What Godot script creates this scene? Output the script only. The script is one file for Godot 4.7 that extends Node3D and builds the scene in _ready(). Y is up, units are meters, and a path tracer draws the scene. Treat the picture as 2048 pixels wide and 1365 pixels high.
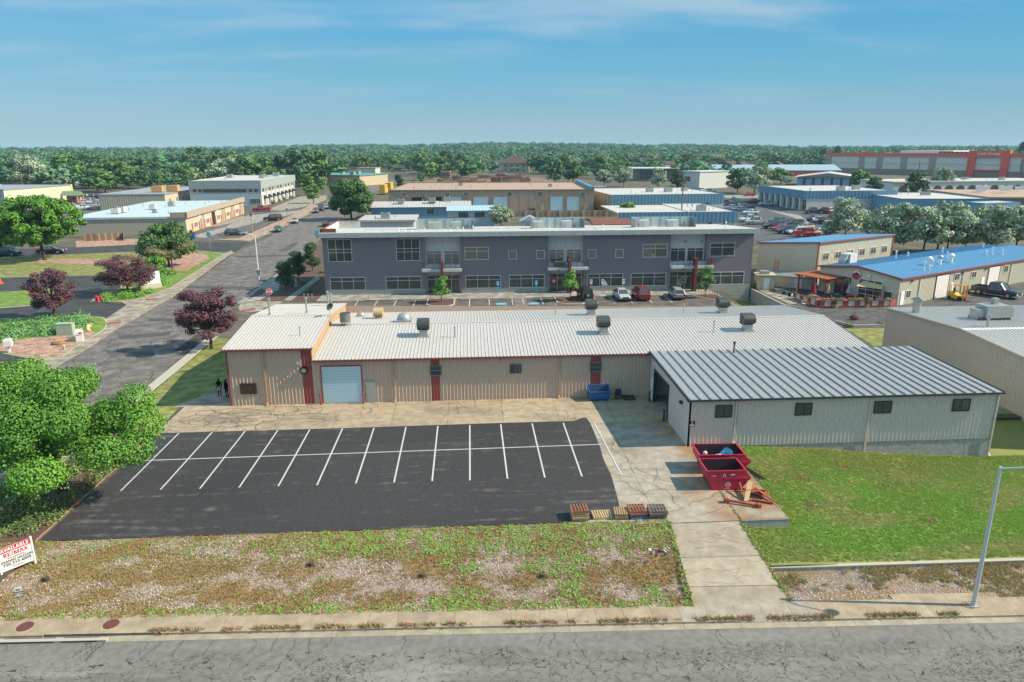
extends Node3D
# An industrial park seen from a drone: a tan steel warehouse with a fresh parking lot in front, workshops, streets and trees behind.

var M := {}
var TX := {}
var rng := RandomNumberGenerator.new()

# ---------------------------------------------------------------- mesh helper
class B:
	var v := PackedVector3Array()
	var n := PackedVector3Array()
	var i := PackedInt32Array()
	var c := PackedColorArray()
	var uv := PackedVector2Array()
	var xf := Transform3D()
	var col := Color(1, 1, 1)
	var tint := false
	func t(a: Vector3, b: Vector3, d: Vector3) -> void:   # counter-clockwise as seen from outside
		var k := v.size()
		a = xf * a; b = xf * b; d = xf * d
		var m := (b - a).cross(d - a).normalized()
		v.append(a); v.append(b); v.append(d)
		n.append(m); n.append(m); n.append(m)
		if tint:
			c.append(col); c.append(col); c.append(col)
		i.append(k); i.append(k + 2); i.append(k + 1)
	func q(a: Vector3, b: Vector3, d: Vector3, e: Vector3) -> void:
		var k := v.size()
		a = xf * a; b = xf * b; d = xf * d; e = xf * e
		var m := (d - a).cross(e - b).normalized()
		v.append(a); v.append(b); v.append(d); v.append(e)
		n.append(m); n.append(m); n.append(m); n.append(m)
		if tint:
			c.append(col); c.append(col); c.append(col); c.append(col)
		i.append(k); i.append(k + 2); i.append(k + 1); i.append(k); i.append(k + 3); i.append(k + 2)
	func box(a: Vector3, b: Vector3) -> B:                 # from corner to corner
		var l := a.min(b)
		var h := a.max(b)
		q(Vector3(l.x, l.y, h.z), Vector3(h.x, l.y, h.z), Vector3(h.x, h.y, h.z), Vector3(l.x, h.y, h.z))
		q(Vector3(h.x, l.y, l.z), Vector3(l.x, l.y, l.z), Vector3(l.x, h.y, l.z), Vector3(h.x, h.y, l.z))
		q(Vector3(h.x, l.y, h.z), Vector3(h.x, l.y, l.z), Vector3(h.x, h.y, l.z), Vector3(h.x, h.y, h.z))
		q(Vector3(l.x, l.y, l.z), Vector3(l.x, l.y, h.z), Vector3(l.x, h.y, h.z), Vector3(l.x, h.y, l.z))
		q(Vector3(l.x, h.y, h.z), Vector3(h.x, h.y, h.z), Vector3(h.x, h.y, l.z), Vector3(l.x, h.y, l.z))
		q(Vector3(l.x, l.y, l.z), Vector3(h.x, l.y, l.z), Vector3(h.x, l.y, h.z), Vector3(l.x, l.y, h.z))
		return self
	func bar(a: Vector3, b: Vector3, w: float, h: float) -> B:   # a beam from a to b, w across and h high
		var d := (b - a).normalized()
		var s := d.cross(Vector3.UP)
		s = (Vector3.RIGHT if s.length() < 0.01 else s.normalized()) * w / 2
		var u := s.cross(d).normalized() * h / 2
		var p := [a - s - u, a + s - u, a + s + u, a - s + u, b - s - u, b + s - u, b + s + u, b - s + u]
		q(p[0], p[4], p[5], p[1]); q(p[1], p[5], p[6], p[2]); q(p[2], p[6], p[7], p[3]); q(p[3], p[7], p[4], p[0])
		q(p[0], p[1], p[2], p[3]); q(p[5], p[4], p[7], p[6])
		return self
	func cyl(a: Vector3, b: Vector3, r0: float, r1: float, k := 10, caps := true) -> B:
		var d := (b - a).normalized()
		var s := d.cross(Vector3.UP)
		s = Vector3.RIGHT if s.length() < 0.01 else s.normalized()
		var u := s.cross(d).normalized()
		var at := v.size()
		for j in k + 1:
			var w := cos(TAU * j / k) * s + sin(TAU * j / k) * u
			v.append(xf * (a + w * r0)); v.append(xf * (b + w * r1))
			var m := (xf.basis * w).normalized()
			n.append(m); n.append(m)
			if tint:
				c.append(col); c.append(col)
		for j in k:
			var e := at + j * 2
			i.append_array([e, e + 2, e + 1, e + 1, e + 2, e + 3])
		if caps:
			for j in k:
				var w0 := cos(TAU * j / k) * s + sin(TAU * j / k) * u
				var w1 := cos(TAU * (j + 1) / k) * s + sin(TAU * (j + 1) / k) * u
				t(b, b + w1 * r1, b + w0 * r1)
				t(a, a + w0 * r0, a + w1 * r0)
		return self
	func poly(p: PackedVector2Array, y: float) -> B:        # a flat sheet
		var tr := Geometry2D.triangulate_polygon(p)
		for j in range(0, tr.size(), 3):
			var a := p[tr[j]]
			var b := p[tr[j + 1]]
			var d := p[tr[j + 2]]
			if (b - a).cross(d - a) > 0:
				var sw := b
				b = d
				d = sw
			t(Vector3(a.x, y, a.y), Vector3(b.x, y, b.y), Vector3(d.x, y, d.y))
		return self
	func prism(p: PackedVector2Array, y0: float, y1: float) -> B:
		poly(p, y1)
		var s := 1.0 if Geometry2D.is_polygon_clockwise(p) else -1.0
		for j in p.size():
			var a := p[j]
			var b := p[(j + 1) % p.size()]
			if s > 0:
				var sw := a
				a = b
				b = sw
			q(Vector3(b.x, y0, b.y), Vector3(a.x, y0, a.y), Vector3(a.x, y1, a.y), Vector3(b.x, y1, b.y))
		return self
	func ribs(o: Vector3, ex: Vector3, ey: Vector3, pitch: float, w: float, d: float, slope := 0.04) -> B:   # a ribbed sheet: ribs run along ey, face ex x ey
		var l := ex.length()
		var x := ex / l
		var m := x.cross(ey).normalized() * d
		var k := maxi(1, roundi(l / pitch))
		var pt := l / k
		var prof := []
		for j in k:
			prof.append_array([[j * pt, 0.0], [j * pt + pt - w - 2 * slope, 0.0], [j * pt + pt - w - slope, 1.0], [j * pt + pt - slope, 1.0]])
		prof.append([l, 0.0])
		for j in prof.size() - 1:
			var a: Vector3 = o + x * prof[j][0] + m * prof[j][1]
			var b: Vector3 = o + x * prof[j + 1][0] + m * prof[j + 1][1]
			q(a, b, b + ey, a + ey)
		return self
	func ball(o: Vector3, r: Vector3, k := 10, rings := 6, low := -1.0) -> B:
		var at := v.size()
		for a in rings + 1:
			var th := lerpf(asin(low), PI / 2, float(a) / rings)
			for j in k + 1:
				var w := Vector3(cos(th) * cos(TAU * j / k), sin(th), cos(th) * sin(TAU * j / k))
				v.append(xf * (o + w * r)); n.append((xf.basis * (w / r)).normalized())
				if tint:
					c.append(col)
		for a in rings:
			for j in k:
				var e := at + a * (k + 1) + j
				i.append_array([e, e + 1, e + k + 1, e + 1, e + k + 2, e + k + 1])
		return self
	func q2(a: Vector3, e: Vector3, w: float, drop: float) -> B:      # a folded cap along a ridge
		var f := V3(0, -drop, w)
		var k := V3(0, -drop, -w)
		q(a + f, e + f, e, a)
		q(e + k, a + k, a, e)
		return self
	func q1(a: Vector3, b: Vector3, d: Vector3, e: Vector3) -> B:
		q(a, b, d, e)
		return self
	func V3(x: float, y: float, z: float) -> Vector3:
		return Vector3(x, y, z)
	func loft(rings: Array, caps := true) -> B:                   # rings of points, counter-clockwise as seen from the first end looking back
		for a in rings.size() - 1:
			var r0: Array = rings[a]
			var r1: Array = rings[a + 1]
			for j in r0.size():
				var e := (j + 1) % r0.size()
				q(r0[j], r0[e], r1[e], r1[j])
		if caps:
			for j in range(1, rings[0].size() - 1):
				t(rings[0][0], rings[0][j + 1], rings[0][j])
				var z: Array = rings[-1]
				t(z[0], z[j], z[j + 1])
		return self
	func mesh(m: Material = null) -> ArrayMesh:
		var a := []
		a.resize(Mesh.ARRAY_MAX)
		a[Mesh.ARRAY_VERTEX] = v
		a[Mesh.ARRAY_NORMAL] = n
		a[Mesh.ARRAY_INDEX] = i
		if c.size() == v.size():
			a[Mesh.ARRAY_COLOR] = c
		if uv.size() == v.size():
			a[Mesh.ARRAY_TEX_UV] = uv
		var r := ArrayMesh.new()
		r.add_surface_from_arrays(Mesh.PRIMITIVE_TRIANGLES, a)
		if m:
			r.surface_set_material(0, m)
		return r

func V(x: float, y: float, z: float) -> Vector3:
	return Vector3(x, y, z)

func P(a: Array) -> PackedVector2Array:
	var r := PackedVector2Array()
	for k in range(0, a.size(), 2):
		r.append(Vector2(a[k], a[k + 1]))
	return r

func new_b(o: Node3D = null) -> B:      # with a thing: the shapes are given in the world's metres
	var b := B.new()
	if o:
		b.xf = o.transform.affine_inverse()
	return b

func put(called: String, b: B, m: Material, parent: Node = self) -> MeshInstance3D:
	return putm(called, b.mesh(m), parent)

func putm(called: String, me: Mesh, parent: Node = self, m: Material = null) -> MeshInstance3D:
	var o := MeshInstance3D.new()
	o.name = called
	o.mesh = me
	if m:
		o.set_surface_override_material(0, m)
	parent.add_child(o, true)
	return o

func tag(o: Node, label: String, category := "", group := "") -> Node:
	o.set_meta("label", label)
	if category:
		o.set_meta("category", category)
	if group:
		o.set_meta("group", group)
	return o

func kind(o: Node, k: String, label := "") -> Node:
	o.set_meta("kind", k)
	if label:
		o.set_meta("label", label)
	return o

func thing(called: String, label: String, category: String, at := Vector3.ZERO, turn := 0.0, group := "") -> Node3D:
	var o := Node3D.new()
	o.name = called
	o.position = at
	o.rotation.y = turn
	add_child(o, true)
	tag(o, label, category, group)
	return o

func copy(o: Node3D, label: String, at: Vector3, turn := 0.0, group := "") -> Node3D:
	var r: Node3D = o.duplicate()
	r.name = String(o.name).rstrip("0123456789").trim_suffix("_")
	add_child(r, true)
	r.position = at
	r.rotation.y = turn
	r.set_meta("label", label)
	if group:
		r.set_meta("group", group)
	return r

# ---------------------------------------------------------------- materials
func noise_tex(key: String, freq: float, lo: float, hi: float, type := FastNoiseLite.TYPE_SIMPLEX_SMOOTH, oct := 4, size := 512) -> Texture2D:
	if not TX.has(key):
		var f := FastNoiseLite.new()
		f.noise_type = type
		f.frequency = freq
		f.fractal_octaves = oct
		f.seed = key.hash() % 1000
		var g := Gradient.new()
		g.offsets = PackedFloat32Array([0.15, 0.85])
		g.colors = PackedColorArray([Color(lo, lo, lo), Color(hi, hi, hi)])
		var x := NoiseTexture2D.new()
		x.width = size
		x.height = size
		x.seamless = true
		x.noise = f
		x.color_ramp = g
		TX[key] = x
	return TX[key]

func mat(key: String, r: float, g: float, b: float, rough := 0.8, tex := "", scale := Vector3.ONE, tex2 := "", scale2 := Vector3.ONE, metal := 0.0) -> StandardMaterial3D:
	if M.has(key):
		return M[key]
	var m := StandardMaterial3D.new()
	m.resource_name = key
	m.albedo_color = Color(r, g, b).linear_to_srgb()
	m.roughness = rough
	m.metallic = metal
	if tex:
		m.albedo_texture = TX[tex]
		m.uv1_triplanar = true
		m.uv1_world_triplanar = true
		m.uv1_scale = scale
	if tex2:
		m.detail_enabled = true
		m.detail_blend_mode = BaseMaterial3D.BLEND_MODE_MUL
		m.detail_albedo = TX[tex2]
		m.detail_uv_layer = BaseMaterial3D.DETAIL_UV_2
		m.uv2_triplanar = true
		m.uv2_world_triplanar = true
		m.uv2_scale = scale2
	M[key] = m
	return m

func tinted(key: String, rough: float, tex := "", scale := Vector3.ONE, back := 0.0) -> StandardMaterial3D:
	var m := mat(key, 1, 1, 1, rough, tex, scale)
	m.vertex_color_use_as_albedo = true
	if back > 0:
		m.backlight_enabled = true
		m.backlight = Color(back, back, back)
	return m

func make_textures() -> void:
	noise_tex("fine", 0.06, 0.72, 1.0)
	noise_tex("grain", 0.25, 0.62, 1.0, FastNoiseLite.TYPE_SIMPLEX_SMOOTH, 3)
	noise_tex("blotch", 0.012, 0.7, 1.0, FastNoiseLite.TYPE_SIMPLEX_SMOOTH, 5)
	noise_tex("soft", 0.02, 0.86, 1.0, FastNoiseLite.TYPE_SIMPLEX_SMOOTH, 4)
	# stones: each cell its own tone
	var f := FastNoiseLite.new()
	f.noise_type = FastNoiseLite.TYPE_CELLULAR
	f.frequency = 0.09
	f.fractal_type = FastNoiseLite.FRACTAL_NONE
	f.cellular_return_type = FastNoiseLite.RETURN_CELL_VALUE
	var g := Gradient.new()
	g.offsets = PackedFloat32Array([0.0, 0.3, 0.5, 0.75, 1.0])
	g.colors = PackedColorArray([Color(.42, .36, .33), Color(.78, .66, .6), Color(.6, .54, .52), Color(.95, .86, .8), Color(1, 1, 1)])
	var x := NoiseTexture2D.new()
	x.width = 512
	x.height = 512
	x.seamless = true
	x.noise = f
	x.color_ramp = g
	TX["stones"] = x
	# cracks: dark lines between the cells
	f = FastNoiseLite.new()
	f.noise_type = FastNoiseLite.TYPE_CELLULAR
	f.frequency = 0.012
	f.fractal_type = FastNoiseLite.FRACTAL_NONE
	f.cellular_return_type = FastNoiseLite.RETURN_DISTANCE2_SUB
	f.domain_warp_enabled = true
	f.domain_warp_amplitude = 30.0
	f.domain_warp_frequency = 0.02
	g = Gradient.new()
	g.offsets = PackedFloat32Array([0.0, 0.02, 0.05])
	g.colors = PackedColorArray([Color(.45, .45, .45), Color(.6, .6, .6), Color(1, 1, 1)])
	x = NoiseTexture2D.new()
	x.width = 1024
	x.height = 1024
	x.seamless = true
	x.noise = f
	x.color_ramp = g
	TX["cracks"] = x

func make_materials() -> void:
	var s := Vector3.ONE
	mat("ground", .2, .175, .11, .95, "grain", s * .3, "blotch", s * .02)
	mat("street", .3, .265, .245, .9, "grain", s * .8, "blotch", s * .06)
	mat("street_patch", .1, .092, .09, .9, "grain", s * .8)
	mat("drive", .085, .085, .09, .9, "grain", s * .7, "blotch", s * .05)
	mat("old_asphalt", .16, .15, .148, .92, "grain", s * .7, "blotch", s * .08)
	mat("car_park", .16, .158, .17, .9, "grain", s * .5, "blotch", s * .03)
	mat("brown_asphalt", .22, .185, .165, .9, "grain", s * .5, "blotch", s * .06)
	mat("concrete", .52, .45, .35, .85, "fine", s * .5, "blotch", s * .07)
	mat("concrete_grey", .5, .48, .43, .85, "fine", s * .5, "blotch", s * .08)
	mat("kerb", .54, .5, .42, .85, "fine", s * .8)
	mat("white_line", .72, .72, .69, .7, "grain", s * .9)
	mat("pink_gravel", .85, .64, .52, .95, "stones", s * .6, "blotch", s * .1)
	mat("mulch", .17, .115, .1, .95, "stones", s * .5)
	mat("lawn", .4, .42, .11, .95, "grain", s * 1.1, "blotch", s * .09)
	mat("bright_lawn", .28, .46, .06, .95, "grain", s * 1.1, "blotch", s * .09)
	mat("white_roof", .51, .482, .452, .5, "soft", s * .3)
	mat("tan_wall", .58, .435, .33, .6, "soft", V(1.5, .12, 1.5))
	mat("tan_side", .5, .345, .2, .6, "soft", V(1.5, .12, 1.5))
	mat("red_trim", .2, .05, .05, .5)
	mat("red_panel", .32, .07, .06, .55, "soft", V(1.5, .2, 1.5))
	mat("galv", .5, .52, .52, .4, "fine", s * .5, "", s, .4)
	mat("dark_hood", .06, .065, .06, .55, "fine", s)
	mat("dark_trim", .035, .033, .035, .5)
	mat("annex_wall", .66, .575, .53, .6, "soft", V(1.5, .15, 1.5))
	mat("annex_roof", .38, .385, .375, .4, "soft", V(1.2, 1.2, .1), "", s, .25)
	mat("plinth", .56, .55, .51, .9, "fine", V(1, .3, 1), "soft", s * .2)
	mat("door_white", .46, .63, .72, .55)
	mat("door_grey", .3, .34, .31, .6)
	mat("glass", .1, .098, .1, .05, "", s, "", s, .3)
	mat("coated_glass", .5, .46, .45, .04, "", s, "", s, .85)
	mat("fence_red", .48, .1, .07, .7, "fine", s)
	mat("glass_brown", .06, .03, .02, .1)
	mat("frame", .68, .68, .66, .4)
	mat("shed_wall", .46, .42, .34, .6, "soft", V(1.5, .2, 1.5))
	mat("siding", .26, .235, .26, .65, "soft", V(.3, 2, .3))
	mat("fascia", .42, .47, .47, .5, "soft", s * .2)
	mat("flat_roof", .54, .52, .49, .7, "soft", s * .15)
	mat("panel_grey", .5, .51, .5, .6)
	mat("block", .46, .46, .42, .9, "fine", s * .6)
	mat("rust_red", .25, .06, .03, .65, "fine", s)
	mat("black", .012, .012, .013, .5)
	mat("tyre", .02, .02, .021, .85)
	mat("rim", .4, .4, .42, .35, "", s, "", s, .5)
	mat("chrome", .6, .6, .62, .2, "", s, "", s, .8)
	mat("lamp_red", .4, .02, .02, .25)
	mat("lamp_clear", .75, .75, .72, .15)
	mat("bark", .09, .07, .055, .95, "fine", s * 2)
	mat("wood_pole", .3, .17, .09, .9, "fine", V(4, .5, 4))
	mat("steel_pole", .5, .53, .55, .4, "", s, "", s, .3)
	mat("blue_wall", .17, .34, .48, .5, "soft", V(1, .2, 1))
	mat("blue_dark", .12, .25, .37, .5, "soft", V(1, .2, 1))
	mat("pale_blue_wall", .42, .5, .57, .6, "soft", V(1, .2, 1))
	mat("white_wall", .62, .63, .6, .7, "soft", s * .2)
	mat("beige_wall", .5, .42, .28, .8, "soft", s * .2)
	mat("yellow_wall", .58, .5, .36, .8, "soft", s * .2)
	mat("wood_wall", .62, .46, .345, .85, "fine", V(2.5, .1, 2.5), "soft", V(.4, .05, .4))
	mat("gravel_roof", .55, .4, .3, .95, "grain", s * .4)
	mat("blue_roof", .1, .29, .5, .45, "soft", s * .3)
	mat("red_storage", .75, .09, .05, .6)
	mat("white", .72, .72, .7, .6)
	mat("white_paint", .75, .76, .75, .5, "soft", s)
	mat("rust_orange", .42, .085, .04, .7, "fine", s * 2)
	mat("timber", .42, .28, .15, .85, "fine", V(3, 3, 3))
	mat("timber_red", .3, .13, .08, .85, "fine", V(3, 3, 3))
	mat("timber_grey", .2, .165, .145, .9, "fine", V(3, 3, 3))
	mat("pale_timber", .6, .44, .24, .8, "fine", V(3, 3, 3))
	mat("pallet_blue", .05, .13, .35, .7)
	mat("skip_red", .5, .02, .06, .45, "soft", s * .8)
	mat("bin_blue", .04, .15, .42, .5, "fine", s * .8)
	mat("yellow", .6, .34, .03, .5)
	mat("cedar", .4, .1, .035, .7, "fine", V(2, 2, 2))
	mat("cloth_red", .55, .03, .06, .8)
	mat("cloth_pink", .6, .36, .32, .8)
	mat("sail", .55, .42, .2, .8)
	mat("edging", .3, .2, .12, .9)
	mat("deep_green", .05, .09, .06, .6)
	mat("teal", .03, .33, .33, .5)
	mat("shingle", .13, .085, .07, .9, "grain", s * .4)
	mat("sign_blue", .1, .4, .6, .5)
	mat("panel_dark", .2, .2, .19, .5)
	mat("pale_flat", .5, .6, .62, .6, "soft", s * .15)
	mat("tan_fascia", .42, .35, .27, .8, "soft", s * .3)
	mat("brick_red", .38, .09, .09, .8)
	mat("grey_band", .33, .38, .38, .7, "soft", s * .1)
	mat("grey_roof", .3, .33, .36, .6, "soft", s * .15)
	mat("cream_wall2", .62, .62, .47, .7, "soft", s * .1)
	mat("lime_wall", .45, .62, .15, .7)
	mat("old_green", .16, .2, .13, .7)
	mat("green_roof", .1, .3, .24, .6, "soft", s * .15)
	mat("brown_cap", .22, .15, .1, .7)
	mat("brown_metal", .22, .175, .15, .6, "soft", s * .3)
	mat("arcade_wall", .6, .62, .54, .8)
	mat("storage_wall", .74, .68, .62, .8, "soft", s * .1)
	mat("storage_pier", .32, .28, .25, .8)
	mat("storage_orange", .4, .14, .08, .7)
	mat("brick_base", .26, .18, .15, .9)
	mat("roof_brown", .1, .085, .075, .8)
	mat("lodge_wall", .36, .31, .24, .8)
	mat("hood_white", .6, .6, .57, .5)

func G(x: float, z: float, y := 0.0) -> Vector3:
	return Vector3(x, y, z)

# ---------------------------------------------------------------- sky
func sky_texture() -> ImageTexture:
	var w := 2048
	var h := 1024
	var f := FastNoiseLite.new()
	f.noise_type = FastNoiseLite.TYPE_SIMPLEX_SMOOTH
	f.frequency = 1.0
	f.fractal_octaves = 5
	f.seed = 11
	var data := PackedFloat32Array()
	data.resize(w * h * 4)
	var top := Color(.042, .228, .4)
	var mid := Color(.1, .27, .38)
	var low := Color(.2, .295, .345)
	var sun := Vector3(.775, .622, .108)
	for y in h:
		var up := (0.5 - (y + 0.5) / h) * PI
		var step := 1 if up > -0.02 and up < 0.26 else 8
		var e := clampf(up / 0.19, 0.0, 1.0)
		for x in range(0, w, step):
			if step > 1 and y % 8:
				var from := ((y - 1) * w + x) * 4
				var here := (y * w + x) * 4
				for k in mini(step, w - x) * 4:
					data[here + k] = data[from + k]
				continue
			var a := TAU * ((x + 0.5) / w - 0.5)
			var c := low.lerp(mid, smoothstep(0.0, 0.5, e)).lerp(top, smoothstep(0.35, 1.0, e))
			var d := Vector3(sin(a) * cos(up), sin(up), -cos(a) * cos(up))
			if up > 0:
				var p := Vector2(d.x, d.z) / (d.y + 0.13)           # a layer of thin high cloud seen edge on
				var n := f.get_noise_2d(p.x * .2 + 6.3, p.y * .45 + 3.0) * .65 + f.get_noise_2d(p.x * .7, p.y * 1.9 + 9) * .3 + f.get_noise_2d(p.x * 2.0, p.y * 6.0) * .12
				var cov := smoothstep(-.12, 0.5, n) * lerpf(.5, .95, smoothstep(.15, .6, up)) * smoothstep(.02, .16, up)
				c = c.lerp(Color(.36, .405, .43) * lerpf(1.0, 1.9, smoothstep(.2, .7, up)), cov)  # cloud thickened and whitened above the view, added to lift ambient light
				c += Color(1, .93, .82) * (.9 * exp(-acos(clampf(d.dot(sun), -1, 1)) / .22) + .12 * exp(-acos(clampf(d.dot(sun), -1, 1)) / .8))  # glow round the unseen sun, added as soft fill for shaded walls
			for k in mini(step, w - x):
				var o := (y * w + x + k) * 4
				data[o] = c.r
				data[o + 1] = c.g
				data[o + 2] = c.b
				data[o + 3] = 1.0
	return ImageTexture.create_from_image(Image.create_from_data(w, h, false, Image.FORMAT_RGBAF, data.to_byte_array()))

func make_camera_and_light() -> void:
	var cam := Camera3D.new()
	cam.name = "Camera"
	cam.fov = 51.98
	cam.near = 0.3
	cam.far = 9000
	cam.position = Vector3(0, 23.5, 0)
	cam.rotation = Vector3(-0.2687, deg_to_rad(-3.5), -0.0035)
	add_child(cam)
	cam.current = true
	var e := Environment.new()
	e.background_mode = Environment.BG_SKY
	var s := Sky.new()
	var sm := PanoramaSkyMaterial.new()
	sm.panorama = sky_texture()
	s.sky_material = sm
	e.sky = s
	e.tonemap_mode = Environment.TONE_MAPPER_LINEAR
	e.tonemap_exposure = 1.68
	e.sdfgi_enabled = true
	e.ssao_enabled = true
	e.ssil_enabled = true
	e.fog_enabled = true
	e.fog_density = 0.0001
	e.fog_light_color = Color(.62, .78, .86)
	var we := WorldEnvironment.new()
	we.name = "Environment"
	we.environment = e
	add_child(we)
	var sun := DirectionalLight3D.new()
	sun.name = "Sun"
	sun.light_color = Color(1.0, .94, .84)
	sun.light_energy = 1.5
	sun.light_angular_distance = 0.5
	sun.shadow_enabled = true
	var el := deg_to_rad(38.5)
	var az := deg_to_rad(6.5)
	var to := Vector3(cos(el) * cos(az), sin(el), cos(el) * sin(az))
	add_child(sun)
	sun.look_at_from_position(to * 100, Vector3.ZERO)

# ---------------------------------------------------------------- the setting: ground, streets, pavements
func sheet(called: String, a: Array, y: float, m: Material, label := "") -> MeshInstance3D:
	var o := put(called, new_b().poly(P(a), y), m)
	kind(o, "structure", label)
	return o

func island(called: String, a: Array, m: Material, label := "", h := 0.12, kerb := 0.2) -> void:
	var p := P(a)
	kind(put(called, new_b().prism(p, -0.03, h), m), "structure", label)
	if kerb > 0:
		for w in Geometry2D.offset_polygon(p, kerb):
			kind(put("kerb", new_b().prism(w, -0.03, h - 0.012), M["kerb"]), "structure", "pale concrete kerb round the " + called.replace("_", " "))

func hills_y(x: float, z: float) -> float:
	var d := sqrt(x * x + z * z)
	var ang := atan2(x, -z)
	var f := smoothstep(1100.0, 2600.0, d)
	var t := clampf((ang + .75) / .15, 0.0, 9.99)
	var prof := [16.0, 13.0, 10.0, 14.0, 19.0, 24.0, 22.0, 15.0, 9.0, 5.0, 3.0, 3.0]
	return f * (lerpf(prof[int(t)], prof[int(t) + 1], t - int(t)) + 1.5 * sin(ang * 23.0)) - 0.04

func make_terrain() -> void:
	var b := new_b()
	for r in [[-3500, -1000, 3500, -116], [-3500, -116, 40.9, -99], [48.5, -116, 3500, -99], [-3500, -99, 3500, -56], [-3500, -56, -26.8, -33.6]]:
		b.poly(P([r[0], r[1], r[2], r[1], r[2], r[3], r[0], r[3]]), -0.04)
	kind(put("ground", b, M["ground"]), "structure", "dry brown and green ground under the industrial park")
	b = new_b()
	var k := 60
	for j in k:
		for l in 26:
			var a0 := lerpf(-1.1, 1.1, float(j) / k)
			var a1 := lerpf(-1.1, 1.1, float(j + 1) / k)
			var d0 := 950.0 + l * 130.0
			var d1 := d0 + 130.0
			var pts := []
			for w in [[a0, d0], [a1, d0], [a1, d1], [a0, d1]]:
				var x: float = sin(w[0]) * w[1]
				var z: float = -cos(w[0]) * w[1]
				pts.append(V(x, hills_y(x, z), z))
			b.q(pts[0], pts[1], pts[2], pts[3])
	mat("hill_ground", .07, .085, .045, .95, "blotch", Vector3.ONE * .005)
	kind(put("hills", b, M["hill_ground"]), "structure", "low wooded rise along the horizon")

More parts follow.
